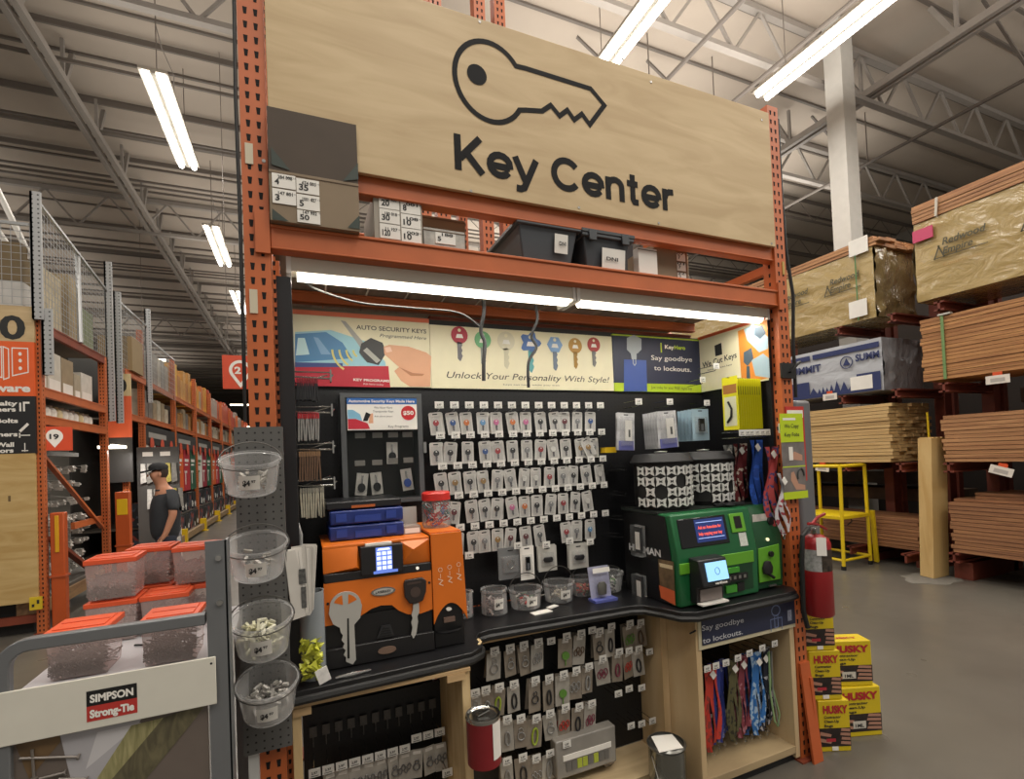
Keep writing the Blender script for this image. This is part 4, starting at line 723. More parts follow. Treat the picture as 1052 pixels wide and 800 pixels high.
mb.build('clamp_jaw', STEEL, t); MB().box(kx0+.355, kx0+.40, ky0-.01, ky0, .935, .975).build('coin_slot', BLACK, t)
# card terminal that juts from the front
g = MB(); tx = kx0+.15; g.prism([(tx-.09, -.03+a, b_) for a, b_ in [(.03, .925), (-.01, .925), (-.015, 1.0), (-.06, 1.01), (-.035, 1.13), (.03, 1.135)]], (.17, 0, 0)); g.build('card_terminal', BLK2, t, bev=.006)
tu = Vector((0, .025, .12)).normalized(); tn = Vector((0, -tu.z, tu.y)); tc_ = Vector((tx+.005, -.03-.048, 1.075))+tn*.002
gs = MB().obox(tc_, X3, tu, tn, .063, .042, .002).build('terminal_screen', flat('#8fc4ec', .3, emit=.9), t)
mb = MB(); a_ = [tc_+tn*.0028+X3*.014*math.cos(k*PI/8)+tu*.016*math.sin(k*PI/8) for k in range(16)]; mb.tube(a_, .0012, 4, closed=True); mb.build('screen_symbol', flat('#3f6f9a', .4), gs)
mb = MB(); text(mb, 'verifone', tc_+tn*.003-tu*.058-X3*.03+tn*.001, X3, tu, .075, .011, 0, bold=.03); mb.build('lettering', WHITE, t)
MB().box(tx-.07, tx+.06, -.05, -.04, .935, .99).box(tx-.085, tx+.075, -.075, -.04, .922, .93, 1).build('card_slot', [flat('#8b807c', .4), WHITE], t)
# side tower details
MB().prism([(kx1+.02, .036, 1.2), (kx1+.185, .036, 1.2), (kx1+.185, .045, 1.29), (kx1+.03, .045, 1.29)], (0, .004, 0)).build('photo_sticker', flat('#b9b3ac', .4, vary=.3, vscale=30), t)
MB().cyl((kx1+.15, .03, 1.25), (kx1+.15, .045, 1.252), .022, 16).build('camera_eye', BLACK, t)
MB().prism([(kx1+.025, .018, .945), (kx1+.18, .018, .945), (kx1+.18, .018, 1.13), (kx1+.03, .018, 1.12)], (0, .006, 0)).build('lime_recess', LG, t, bev=.004)
MB().lathe([(.001, -.04), (.03, -.03), (.035, 0), (.02, .03), (.001, .035)], (kx1+.08, .012, 1.02), 14, 0, 1, .5).cyl((kx1+.06, .01, 1.0), (kx1+.11, .0, .965), .008, 8).cyl((kx1+.11, .02, 1.085), (kx1+.11, .005, 1.085), .015, 10).build('key_grip', BLACK, t)
MB().cyl((kx1+.1, .028, 1.16), (kx1+.1, .016, 1.16), .008, 12).build('status_lamp', flat('#f0e6b8', .4, emit=1), t)
MB().box(kx1+.1, kx1+.15, .02, .03, .915, .922).build('small_badge', STEEL, t)
# side graphics
mb = MB(); xx = kx0-.006
a, b_, c_ = at(646.5, 564, 'X', xx), at(679, 572, 'X', xx), at(646.5, 558.5, 'X', xx); text(mb, 'HILLMAN', a, b_-a, Z3, (b_-a).length, .034, 0, bold=.035); mb.build('side_lettering', flat('#c9c9c9'), t)
mb = MB(); qx(mb, [(676, 574), (692, 577), (694, 622), (679, 614)], 0, xx); qx(mb, [(677, 601), (693, 607), (694, 622), (679, 614)], 1, xx-.001); qx(mb, [(677, 578), (691, 581), (691, 585), (678, 582)], 2, xx-.001); mb.build('side_poster', [flat('#6f5a3e', .5, vary=.4, vscale=25), flat('#d5653a', .5), flat('#d8c7a0')], t)
for (u0, v0, u1, v1, h) in ((650, 538, 667, 568, '.0'), (649, 587, 666, 615, '0')):
    tag(MB().box(xx-.035, xx-.001, at((u0+u1)/2, 560, 'X', xx).y-.04, at((u0+u1)/2, 560, 'X', xx).y+.04, at(u0, v1, 'X', xx).z, at(u0, v0, 'X', xx).z).build('brochure_holder', clear((.9, .92, .92), .05, .05)), 'clear %s brochure holder on the black kiosk side' % ('upper' if v0 < 560 else 'lower'), 'holder')
    yy = at((u0+u1)/2, 560, 'X', xx).y; zc = (at(u0, v1, 'X', xx).z+at(u0, v0, 'X', xx).z)/2
    tag(MB().box(xx-.02, xx-.01, yy-.026, yy+.026, zc-.06, zc+.07).prism([(xx-.021, yy-.018, zc-.045), (xx-.021, yy+.018, zc-.045), (xx-.021, yy+.018, zc+.045), (xx-.021, yy-.018, zc+.045)], (.0005, 0, 0), 1).build('key_tag', [BLK2, WHITE]), 'black and white tag inside the %s clear holder on the kiosk' % ('upper' if v0 < 560 else 'lower'), 'tag')
tag(MB().lathe([(.001, 0), (.025, 0), (.03, .006), (.001, .012)], (2.2, .1, 1.342), 14).bar((2.12, .12, 1.35), (2.3, .1, 1.352), .02, .012).build('hand_scanner', BLK2), 'black hand tool lying on top of the kiosk before the carousels', 'tool')
# carousels of key blanks
CLIP = flat('#d2d2ce', .35, .1)
for i, (cx, cy) in enumerate(((1.905, .26), (2.225, .29))):
    t = thing('key_carousel', '%s round carousel of shiny key blanks on top of the kiosk' % ('left' if i == 0 else 'right'), 'carousel', (cx, cy, 1.342), 0, 'key blank carousels')
    MB().lathe([(.001, 0), (.12, 0), (.12, .015), (.144, .02), (.144, .235), (.13, .236)], (cx, cy, 1.343), 28).build('drum', BLACK, t)
    MB().lathe([(.158, .238), (.161, .245), (.14, .285), (.001, .29), (.001, .236), (.158, .236)], (cx, cy, 1.343), 32).build('lid', flat('#1d1d1f', .55), t)
    for r in range(4):
        for c in range(9):
            a = PI+.12+c*(PI-.1)/8.5; er = Vector((math.cos(a), math.sin(a), 0)); et = Vector((-math.sin(a), math.cos(a), 0)); c0 = Vector((cx, cy, 1.343+.04+r*.053))+er*.152
            if random.random() < .12: continue
            mb = MB(); s = .024
            pts_ = [(-s, -s), (-.012, -s*.75), (0, -s*.45), (.012, -s*.75), (s, -s), (s*.8, 0), (s, s), (.012, s*.8), (0, s*.55), (-.012, s*.8), (-s, s), (-s*.8, 0)]
            mb.prism([c0+et*p[0]+Z3*p[1] for p in pts_], -er*.006); mb.prism([c0+et*p[0]*.35+Z3*p[1]*.3+er*.0015 for p in pts_], -er*.001, 1); mb.build('key_blank_clip', [CLIP, INK], t)
    MB().lathe([(.001, .29), (.03, .29), (.035, .296), (.001, .3)], (cx, cy, 1.343), 12).build('knob', flat('#c9c9c5'), t)
# ---------------------------------------------------------------- jars and buckets on the counter
WIRE = flat('#54524f', .35, .6)
def round_bucket(name, label, c, r0, r1, h, content, cols, handle=True, grp='clear tubs on the counter', bail=1.0, lab=True, sy=1, tilt=0, cat='bucket', rim_mat=None, bail_back=0):
    t = thing(name, label, cat, c, 0, grp); c = Vector(c)
    MB().lathe([(.001, 0), (r0, 0), (r0+.003, .004), (r1, h-.008), (r1+.004, h-.006), (r1+.004, h), (r1-.002, h), (r0, .006), (.001, .005)], c, 28, 0, 1, sy).build('tub', rim_mat or clear((1.1, 1.1, 1.1), .12, .05), t)
    if handle:
        mb = MB(); N_ = 16; pts_ = [c+Vector((-(r1+.006)*math.cos(PI*k/N_), bail_back*math.sin(PI*k/N_), h-.012+(r1*bail)*math.sin(PI*k/N_))) for k in range(N_+1)]; mb.tube(pts_, .0022, 6)
        mb.tube([c+Vector(((r1+.005)*math.cos(2*PI*k/24), (r1+.005)*math.sin(2*PI*k/24)*sy, h-.014)) for k in range(24)], .0018, 6, closed=True); mb.build('wire_handle', WIRE, t)
    if lab:
        mb = MB(); aa = [-PI/2-.35+.7*k/6 for k in range(7)]; rr = (r0+r1)/2+.004; vs = []
        for a in aa: vs += [c+Vector((rr*math.cos(a)*.99, rr*math.sin(a)*sy, h*.28)), c+Vector(((rr+.004)*math.cos(a)*.99, (rr+.004)*math.sin(a)*sy, h*.7))]
        mb.add(vs, [(2*k, 2*k+2, 2*k+3, 2*k+1) for k in range(6)])
        text(mb, '$4', c+Vector((-.018, -rr*sy-.004, h*.42)), X3, Z3, .02, .016, 1, bold=.05); text(mb, '97', c+Vector((.005, -rr*sy-.004, h*.5)), X3, Z3, .012, .008, 1, bold=.04); mb.build('price_label', [PAPER, INK], t)
    if content:
        mb = MB()
        for k in range(content):
            a = random.uniform(0, 2*PI); q = random.random()**.5*r0*.85; z = random.uniform(.012, h*.6); d = Vector((random.uniform(-1, 1), random.uniform(-1, 1)*sy, random.uniform(-.5, .5))).normalized()*random.uniform(.008, .016); p = c+Vector((q*math.cos(a), q*math.sin(a)*sy, z)); mb.bar(p-d, p+d, .008, .008, mi=k % len(cols))
        o = mb.build('contents', [flat(x, .4) for x in cols], t); o['kind'] = 'stuff'
    t.rotation_euler = (tilt, 0, 0)
    return t
def cpt(u, v): p = at(u, v, 'Z', CZ); return Vector((p.x, min(p.y, .43), CZ+.001))
round_bucket('screw_jar', 'wide mouth clear jar full of pinkish grey metal bits', (.985, .40, CZ), .062, .06, .12, 70, ['#8d7f7c', '#a59a95', '#6f6463'], True, bail=.3)
round_bucket('clear_bucket', 'clear wire handled tub with red packet and white price label', (1.15, .40, CZ), .068, .082, .1, 30, ['#9c8f8c', '#d8d5cf', '#b83a35', '#5d6f5b'])
round_bucket('clear_bucket', 'clear wire handled tub of pale bits left of the small card', (1.345, .42, CZ), .066, .08, .1, 30, ['#c9bfa8', '#8e867c', '#b8b2a5'], bail=1.1)
round_bucket('clear_bucket', 'clear tub holding red bits behind the purple carded item', (1.50, .44, CZ), .05, .062, .1, 40, ['#b8453e', '#c26a5c', '#7a8060'], lab=False)
round_bucket('clear_bucket', 'wide clear tub of white and green odds beside the kiosk', (1.66, .44, CZ), .065, .08, .105, 40, ['#dad9d4', '#e3e2de', '#5d8a4a', '#9a9a98'], lab=False, bail=.5)
round_bucket('clear_jar', 'tall clear jar of pink bits beside the orange machine', (.835, .42, CZ), .045, .048, .12, 40, ['#b58f90', '#8f8786', '#cfcac5'], lab=False, handle=False, cat='jar')
t = thing('carded_item', 'purple and white carded gadget leaning between the clear tubs', 'packet', (1.52, .33, CZ))
MB().obox((1.535, .33, CZ+.085), X3, Vector((0, .15, .98)).normalized(), Vector((0, -.98, .15)), .06, .082, .002).build('card', flat('#9fa0b8', .35, vary=.25, vscale=20), t); MB().lathe([(.001, .0), (.03, .004), (.034, .05), (.02, .065), (.001, .066)], (1.53, .3, CZ+.03), 14, 0, .8, .5).build('gadget', flat('#55544f', .4), t)
MB().obox((1.54, .318, CZ+.15), X3, Vector((0, .15, .98)).normalized(), Vector((0, -.98, .15)), .05, .012, .001).build('title_strip', PAPER, t); MB().box(1.47, 1.6, .27, .34, CZ+.001, CZ+.014).build('blue_foot', flat('#5b63a8', .4), t)
tag(MB().obox((1.18, .29, CZ+.003), Vector((1, .1, 0)).normalized(), Vector((-.1, 1, 0)).normalized(), Z3, .05, .022, .002).obox((1.26, .33, CZ+.006), Vector((1, .4, 0)).normalized(), Vector((-.4, 1, 0)).normalized(), Z3, .03, .015, .002).build('loose_tag', WHITE), 'white tag lying on the counter before the clear tubs', 'tag')
# ---------------------------------------------------------------- left corner: tube, bags, gloves
tag(MB().lathe([(.001, 0), (.042, 0), (.042, .3), (.038, .3), (.038, .004)], (.172, .06, CZ+.002), 20).build('plan_tube', clear((.62, .68, .72), .55, .2)), 'tall smoky plastic cylinder standing left of the orange machine', 'container')
mb = MB()
for k in range(60):
    a = random.uniform(0, 2*PI); p = Vector((.168+.024*math.cos(a), -.004+.012*math.sin(a), CZ+.022+k*.0021)); mb.add([p+Vector((random.uniform(-.02, .02), random.uniform(-.012, .012), random.uniform(-.02, .02))) for q in range(5)], [(0, 1, 2), (0, 2, 3), (0, 3, 4), (1, 2, 4)])
o = mb.build('crumpled_bag', flat('#c9cc4a', .3, vary=.3, vscale=30)); tag(o, 'crumpled yellow plastic packet at the foot of the smoky cylinder', 'packet')
tag(MB().obox((.2, -.015, CZ+.03), Vector((.9, .1, .3)).normalized(), Vector((-.3, 0, .95)).normalized(), Y3, .02, .024, .004).build('white_packet', flat('#dcdad6', .3, vary=.2, vscale=40)), 'small white packet leaning on the crumpled yellow packet', 'packet')
tag(MB().tube([(.24, .0, CZ+.006), (.3, .0, CZ+.008), (.36, .01, CZ+.006)], [.004, .007, .003], 8).build('box_cutter', CHROME), 'slim chrome cutter lying at the counter front edge', 'tool')
t = thing('bag_bundle', 'bundle of folded white paper bags hanging beside the clear buckets', 'bag', (.13, -.02, 1.13))
for k in range(6):
    c = Vector((.122+.008*k, -.034+.006*k, 1.252+.006*(k % 3))); u_ = Vector((-.09+.035*k, .02, 1)).normalized(); r_ = Vector((.9, .42-.12*k, 0)).normalized(); r_ = (r_-u_*r_.dot(u_)).normalized(); n_ = r_.cross(u_)
    MB().obox(c, r_, u_, n_, .022, .112, .0022).obox(c+r_*.012-n_*.004, (r_+n_*.5).normalized(), u_, (n_-r_*.5).normalized(), .014, .108, .0015).build('bag', flat('#cfcbc4' if k % 2 else '#b9b5ae', .5, vary=.1), t)  # every other bag is tinted darker, fold shading put into the colour
MB().prism([(.135, -.032, 1.25), (.158, -.03, 1.25), (.155, -.03, 1.3), (.135, -.032, 1.3)], (0, .001, 0)).prism([(.14, -.033, 1.17), (.156, -.031, 1.17), (.156, -.031, 1.24), (.14, -.033, 1.24)], (0, .001, 0)).build('printed_code', flat('#5a5a58', .5, vary=.5, vscale=120), t)
# rows of packets on hooks of the left side board, seen edge on
rows = [('black and red handled tools', 2.0, '#2b2b2d', '#7a2028', .09, 9), ('red topped packets', 1.86, '#8e8c88', '#a3252c', .11, 9), ('brown card packets', 1.71, '#6d5340', '#8a6a4c', .12, 9), ('cream card packets', 1.565, '#b9b4a0', '#8f8c80', .12, 10)]
for i, (nm, z, c1, c2, h, n_) in enumerate(rows):
    tag(MB().tube([(.14, .3, z), (.27, .3, z-.005), (.285, .3, z+.012)], .004, 6).tube([(.14, .3, z+.02), (.28, .3, z+.02)], .003, 6).box(.272, .278, .28, .32, z-.02, z+.03).build('long_hook', CHROME), 'long wire hook on the left side board holding %s' % nm, 'hook', 'long hooks on the left side board')
    tag(MB().tube([(.14, .42, z-.01), (.27, .42, z+.03)], .003, 6).build('long_hook', CHROME), 'rear wire hook on the left side board behind the %s' % nm, 'hook', 'long hooks on the left side board')
    for k in range(n_):
        tag(MB().obox((.15+k*.009, .3, z-.01-h/2), X3, Vector((random.uniform(-.06, .06), 0, 1)).normalized(), Y3, .003, h/2*random.uniform(.85, 1), .03, 0).obox((.15+k*.009, .3, z-.02), X3, Z3, Y3, .0035, .01, .031, 1).build('slim_packet', [flat(c1, .3, vary=.2, vscale=40), flat(c2, .35)]), 'slim packet, %s from the board, among the %s at left' % (ORD[k], nm), 'packet', nm+' on the left side board')
tag(MB().tube([(.135, .1, 1.44), (.145, .08, 1.40), (.14, .07, 1.2)], .006, 6).build('strap_strip', flat('#8a8a8a', .3)), 'thin grey strip hanging below the cream packets', 'strap')
# ---------------------------------------------------------------- cabinets under the counter
PINEH = wood('#b3946a', '#cbab80', (1, 5, 5), .6, 1, 3); BIRCH = wood('#bfa37a', '#cdb58e', (5, 5, .7), .55, .8, 1.5); BIRCHF = wood('#9c8868', '#b39d78', (.8, 4, 4), .6, .8, 2)
PEGL = dots('#121214', '#030303', .0254, .0035, 'XZ', .5)
t = thing('display_cabinet', 'open pine framed cabinet under the orange key machine', 'cabinet', (.41, .2, 0))
MB().box(.10, .128, -.012, .02, .02, .853).build('frame_post', PINE, t, bev=.002); MB().box(.69, .722, -.008, .4, .02, .853).build('side_panel', PINE, t, bev=.002)
MB().box(.10, .722, -.02, .006, .838, .853).build('top_rail', PINEH, t, bev=.002); MB().box(.102, .16, -.022, -.006, .812, .838).build('corner_block', PINEH, t); MB().box(.63, .70, -.022, -.006, .812, .838).build('corner_block', PINEH, t)
MB().box(.128, .69, .34, .352, .03, .66).build('pegboard', PEGL, t); MB().box(.128, .69, .335, .355, .66, .67).box(.128, .69, .48, .49, .05, .86).build('back_panel', BLACK, t); MB().box(.12, .69, .0, .4, .02, .06).build('floor_board', PINEH, t)
t = thing('display_cabinet', 'recessed middle cabinet of black perforated board with pine floor', 'cabinet', (1.29, .3, 0))
MB().box(.725, 1.835, .385, .397, .1, .86).build('pegboard', PEGL, t); MB().box(.725, 1.835, .155, .4, .04, .085).build('floor_board', wood('#b39c78', '#cdb891', (.8, 4, 4), .6, .8, 2), t); MB().box(.81, 1.62, .205, .225, .842, .853).build('top_rail', PINEH, t)
MB().box(1.8, 1.838, .2, .4, .05, .865).build('side_strip', BIRCH, t)
t = thing('display_cabinet', 'birch cabinet on the right holding lanyards under the kiosk', 'cabinet', (2.17, .2, 0))
MB().box(1.84, 1.872, -.002, .385, .02, .853).build('side_panel', BIRCH, t, bev=.002); MB().box(2.47, 2.502, .0, .42, .02, .853).build('side_panel', BIRCH, t, bev=.002)
MB().box(1.872, 2.47, .0, .42, .045, .082).build('floor_board', BIRCHF, t, bev=.002); MB().box(1.872, 2.47, .41, .42, .1, .86).build('back_panel', flat('#1b1917', .6), t); MB().box(1.86, 2.49, .02, .1, .0, .045).build('plinth', BLACK, t)
mb = MB().box(1.872, 2.503, -.012, -.004, .715, .845); mb.box(1.853, 2.506, -.008, .0, .695, .865, 1); hs = mb.build('header_panel', [NAVY, flat('#c9c0a2', .5)], t); hy = -.0128
mb = MB(); text4(mb, 'Say goodbye', at(721, 648, 'Y', hy), at(764, 639, 'Y', hy), at(721, 642, 'Y', hy), cap=.026, bold=.006); text4(mb, 'to lockouts.', at(722, 661, 'Y', hy), at(763, 651, 'Y', hy), at(722, 655, 'Y', hy), cap=.026, bold=.006); mb.build('lettering', flat('#c9cbd0'), hs)
mb = MB(); c = at(797, 627, 'Y', hy); stroke(mb, [Vector((c.x+.03*math.cos(a), 0, c.z+.026*math.sin(a))) for a in [k*PI/6 for k in range(12)]], .006, hy); stroke(mb, [Vector((c.x-.012, 0, c.z-.03)), Vector((c.x-.012, 0, c.z-.085)), Vector((c.x+.012, 0, c.z-.085)), Vector((c.x+.012, 0, c.z-.03))], .005, hy, False)
stroke(mb, [Vector((c.x-.04, 0, c.z-.1)), Vector((c.x-.04, 0, c.z-.04)), Vector((c.x+.04, 0, c.z-.04)), Vector((c.x+.04, 0, c.z-.1))], .004, hy, False); mb.build('key_drawing', flat('#6f7da3'), hs)
MB().box(2.445, 2.475, hy-.0005, hy, .735, .79).build('code_label', flat('#8f95a8', .5, vary=.4, vscale=200), hs)
MB().cyl((1.84, -.004, .79), (1.80, -.01, .785), .004, 6).build('wire_stub', BLACK, t)
# rows of hooks and packets, left cabinet
PK = flat('#a8a39a', .3, vary=.18, vscale=25); PKD = flat('#8f8578', .3, vary=.2, vscale=25)
def small_pack(name, label, cat, p, w_, h_, kind, col, group, base=None, rz=0, tilt=0):
    t = thing(name, label, cat, p, rz, group); t.rotation_euler = (0, tilt, rz)
    MB().box(-w_/2, w_/2, 0, .002, -h_, 0).build('backing_card', base or PK, t, local=True); c = -h_*.58; m_ = flat(col, .3, .3 if col in ('#9a9a98', '#6f6f6f') else 0); s = w_*.26
    mb = MB()
    if kind == 'ring': mb.tube([(s*math.cos(k*PI/8), -.006, c+s*math.sin(k*PI/8)) for k in range(16)], .003, 6, closed=True).tube([(s*.6*math.cos(k*PI/6), -.007, c+s*1.6+s*.6*math.sin(k*PI/6)) for k in range(12)], .0022, 5, closed=True)
    elif kind == 'clip': mb.tube([(s*.7*math.cos(k*PI/10), -.006, c+s*1.9*math.sin(k*PI/10)) for k in range(20)], .0045, 6, closed=True)
    elif kind == 'disc': mb.lathe([(.001, -.003), (s, -.003), (s, .003), (.001, .003)], (0, 0, 0), 16); mb.v = [Vector((v.x, -.006+v.z, c+v.y)) for v in mb.v]; mb.box(-.002, .002, -.008, -.004, c-s*2.4, c-s)
    elif kind == 'multi': 
        for k in range(4): mb.tube([(-.02+.012*k+s*.5*math.cos(q*PI/5), -.006, c+.012*(k % 2)+s*.9*math.sin(q*PI/5)) for q in range(10)], .0025, 5, closed=True)
    mb.build({'ring': 'key_ring', 'clip': 'snap_clip', 'disc': 'key_cover', 'multi': 'ring_set'}[kind], m_, t, local=True)
    MB().box(-.016, .016, -.0012, 0, -h_*.16, -.006).build('printed_top', flat('#d8d5cf', .4), t, local=True); return t
for i in range(11):
    x = .165+i*.0485; hook((x, .215, .46+(.0 if i < 8 else .03)), 'price tag on wire hook in lower left cabinet, %s from left' % ORD[i], 'hooks in the lower left cabinet')
    tag(MB().box(x-.014, x+.014, .325, .329, .56, .6).box(x-.002, x+.002, .327, .331, .52, .57).build('header_tag', flat('#55524e', .4, vary=.3, vscale=60)), 'small dark tag on the board of lower left cabinet, %s from left' % ORD[i], 'tag', 'dark tags on the lower left board')
    if i not in (0,): small_pack('ring_pack', 'carded metal key ring in lower left cabinet, %s hook from left' % ORD[i], 'packet', (x+.005, .235, .455), .05, .115, random.choice(['ring', 'clip', 'ring', 'multi']), '#6f6f6f', 'carded rings in the lower left cabinet', rz=random.uniform(-.2, .2), tilt=random.uniform(-.1, .1))
    if i > 3:
        hook((x-.01, .22, .27), 'lower price tag on wire hook in left cabinet, %s from left' % ORD[i], 'hooks in the lower left cabinet'); small_pack('ring_pack', 'carded ring in second row of left cabinet, %s from left' % ORD[i], 'packet', (x, .24, .3), .055, .12, 'ring', '#6f6f6f', 'carded rings in the lower left cabinet', tilt=random.uniform(-.1, .1))
hook((.662, .16, .35), 'price tag on the low hook at the right post of left cabinet', 'hooks in the lower left cabinet')
# middle cabinet: four rows read from the photograph, tag pixel then packet
COLS = {'g': '#5f8c3c', 'y': '#9db13c', 'k': '#2b2b2d', 's': '#8b8a87', 'r': '#b0392f', 'p': '#7c3a4a', 'b': '#3d4a6a', 'n': '#5d4a3a'}
mrows = [('top', [(508, 668, 's', 'ring', 1), (524, 665, 's', 'ring', 1), (538, 662, 's', 'ring', 1), (553, 659, 's', 'multi', 1), (566, 658, 'k', 'ring', 0), (582, 653, 'g', 'disc', 1), (597, 650, 'n', 'multi', 1), (608, 647, 'k', 'ring', 0), (616, 648, 'k', 'ring', 1), (628, 643, 'k', 'clip', 1), (647, 640, 'g', 'multi', 1), (658, 639, 'n', 'clip', 1)]),
         ('second', [(488, 711, 's', 'ring', 1), (499, 708, 's', 'clip', 1), (513, 705, 'y', 'clip', 1), (528, 702, 'k', 'clip', 1), (550, 698, 'k', 'ring', 1), (564, 696, 'k', 'clip', 1), (579, 692, 'g', 'disc', 1), (592, 688, 's', 'multi', 1), (605, 684, 's', 'clip', 1), (619, 676, 'p', 'multi', 1), (636, 669, 'p', 'clip', 1), (646, 668, 'r', 'multi', 1), (656, 666, 'k', 'clip', 1), (667, 669, 'y', 'clip', 0)]),
         ('third', [(521, 738, 's', 'clip', 1), (535, 737, 's', 'ring', 1), (551, 737, 'y', 'clip', 1), (565, 732, 's', 'ring', 1), (581, 726, 'r', 'multi', 1), (595, 725, 'k', 'clip', 1), (608, 722, 'p', 'multi', 1), (635, 712, 'k', 'ring', 0), (646, 707, 'k', 'ring', 0), (659, 706, 'k', 'ring', 0)]),
         ('bottom', [(521, 781, 's', 'clip', 1), (537, 777, 'k', 'clip', 1), (551, 778, 's', 'multi', 1), (565, 773, 's', 'clip', 1), (625, 756, 'p', 'disc', 1), (648, 745, 'k', 'ring', 0), (659, 743, 'k', 'ring', 0), (670, 740, 'k', 'ring', 0)])]
CN = {'g': 'green', 'y': 'yellow green', 'k': 'black', 's': 'silver', 'r': 'red', 'p': 'dark pink', 'b': 'blue', 'n': 'brown'}
for rn, items in mrows:
    for i, (u, v, c, kd, has) in enumerate(items):
        p = at(u, v, 'Y', .26); x = min(p.x, 1.78); o_ = ORD[i] if i < 14 else 'last'
        hook((x, .26, p.z-.024), 'price tag on wire hook, %s from left in %s row of middle cabinet' % (o_, rn), 'hooks in the middle cabinet')
        if has:
            tl = random.uniform(-.12, .12); w_ = random.choice([.06, .065, .075]); h_ = random.choice([.12, .13, .14])
            small_pack('ring_pack', 'card with %s %s, %s from left in %s row of middle cabinet' % (CN[c], 'clip' if kd == 'clip' else 'rings' if kd != 'disc' else 'key cover', o_, rn), 'packet', (x+.006, .285, p.z-.02), w_, h_, kd, COLS[c], 'carded rings and clips in the middle cabinet', base=(PKD if i % 3 else PK), rz=random.uniform(-.25, .25), tilt=tl)
            if i % 2 == 0: small_pack('ring_pack', 'card behind the %s %s, %s from left in %s row of middle cabinet' % (CN[c], 'clip' if kd == 'clip' else 'rings', o_, rn), 'packet', (x+.014, .315, p.z-.018), w_, h_, kd, COLS[c], 'carded rings and clips in the middle cabinet', base=PKD, rz=random.uniform(-.2, .2), tilt=tl+.08)
t = thing('key_tag_box', 'long clear pack with yellow green and grey strip near cabinet floor', 'packet', (1.37, .28, .15))
MB().box(1.20, 1.53, .24, .30, .135, .31).build('clear_case', flat('#8f8b84', .25, vary=.15), t, bev=.006); mb = MB().box(1.235, 1.50, .236, .24, .215, .24); mb.build('white_strip', WHITE, t)
mb = MB()
for k in range(8): mb.box(1.25+k*.03, 1.275+k*.03, .236, .239, .165, .208, 1 if 2 <= k <= 5 and k != 4 else 0)
mb.build('colour_tags', [flat('#6a6864', .4), flat('#a9b53c', .4)], t); hook((1.255, .235, .27), 'price tag clipped on the long clear pack near the floor', 'hooks in the middle cabinet')
# lanyards in the right cabinet
LYU = [728, 735, 743, 751, 762, 771, 776, 785, 792]
LY = [(1.915, '#c03a2c', '#8c3a30', 'plain red'), (1.945, '#2c3c8c', '#3a3f7a', 'royal blue'), (1.995, '#34408f', '#7a7fa8', 'blue patterned'), (2.045, '#5a5638', '#2f2d22', 'olive camouflage'), (2.11, '#7d3540', '#a86f78', 'maroon checked'), (2.175, '#23518f', '#1b2a4a', 'dark blue'), (2.21, '#2f6cb0', '#9fbad6', 'bright blue dotted'), (2.275, '#2a2c3a', '#b8b8c0', 'black and white starred'), (2.325, '#1d1e26', '#8f9098', 'black skull pattern')]
for i, (x, c1, c2, nm) in enumerate(LY): x = at(LYU[i], 690, 'Y', .09).x; x = min(x, 2.40); lanyard((x, .08+.012*(i % 3), .565), random.uniform(.39, .43), c1, c2, '%s lanyard hanging in the right cabinet' % nm, 'lanyards in the right cabinet', .024, 4, .008, tagc=i in (0, 3, 4, 6, 7))
for k in range(2):
    tag(MB().tube([(2.395+.02*k, .07, .56), (2.39+.02*k, .07, .35), (2.40+.02*k, .06, .2), (2.43+.01*k, .07, .16), (2.45, .07, .22), (2.41, .08, .4), (2.40+.02*k, .08, .55)], .0035 if k else .005, 6).build('cord_lanyard', flat('#8fae7a' if k == 0 else '#8a8a86', .5)), '%s cord loop hanging last on the right in the lanyard cabinet' % ('pale green' if k == 0 else 'thin grey'), 'lanyard', 'lanyards in the right cabinet')
for i, (x, z) in enumerate(((1.93, .568), (1.985, .57), (2.05, .572), (2.13, .58), (2.21, .588), (2.3, .597), (2.39, .603))): hook((x, .03, z-.01), 'price tag on wire hook above the lanyards, %s from the left' % ORD[i], 'hooks above the lanyards')
# tins
t = thing('red_tin', 'red tin can with silver lid hanging on the pine post', 'can', (.742, -.085, .53))
MB().lathe([(.001, 0), (.062, 0), (.062, .165), (.001, .165)], (.742, -.085, .53), 28).build('body', flat('#7d1d22', .4), t); MB().lathe([(.001, .167), (.05, .167), (.056, .173), (.064, .175), (.065, .166), (.063, .16)], (.742, -.085, .53), 28).build('lid', CHROME, t)
MB().bar((.72, -.09, .703), (.765, -.085, .712), .012, .004).build('pull_tab', CHROME, t)
mb = MB(); vs = []
for k in range(5):
    a = -1.35+.75*k/4; vs += [Vector((.742+.064*math.cos(a), -.085+.064*math.sin(a), .56)), Vector((.742+.064*math.cos(a), -.085+.064*math.sin(a), .69))]
mb.add(vs, [(2*k, 2*k+2, 2*k+3, 2*k+1) for k in range(4)]); mb.build('paper_label', PAPER, t); MB().box(.70, .735, -.03, -.012, .56, .66).build('bracket', BLACK, t)
t = thing('paint_can', 'shiny paint can with paper on its lid before middle cabinet', 'can', (1.69, .06, .0))
MB().lathe([(.001, 0), (.085, 0), (.085, .27), (.001, .27)], (1.69, .06, 0), 32).build('body', flat('#8f8f88', .15, .9), t); MB().lathe([(.086, .262), (.09, .275), (.08, .282), (.078, .272), (.001, .272)], (1.69, .06, 0), 32).build('rim', flat('#6a6a66', .3, .8), t)
MB().tube([(1.69-.088, .06, .235), (1.69-.1, .0, .16), (1.69-.06, -.05, .12), (1.69, -.06, .11)], .002, 6).build('bail_wire', STEEL, t)
tag(MB().prism([(1.60, .0, .2835), (1.72, -.02, .2835), (1.75, .09, .2835), (1.65, .12, .2835)], (0, 0, .001)).build('paper_sheet', PAPER), 'white paper sheet lying on the paint can lid', 'paper')
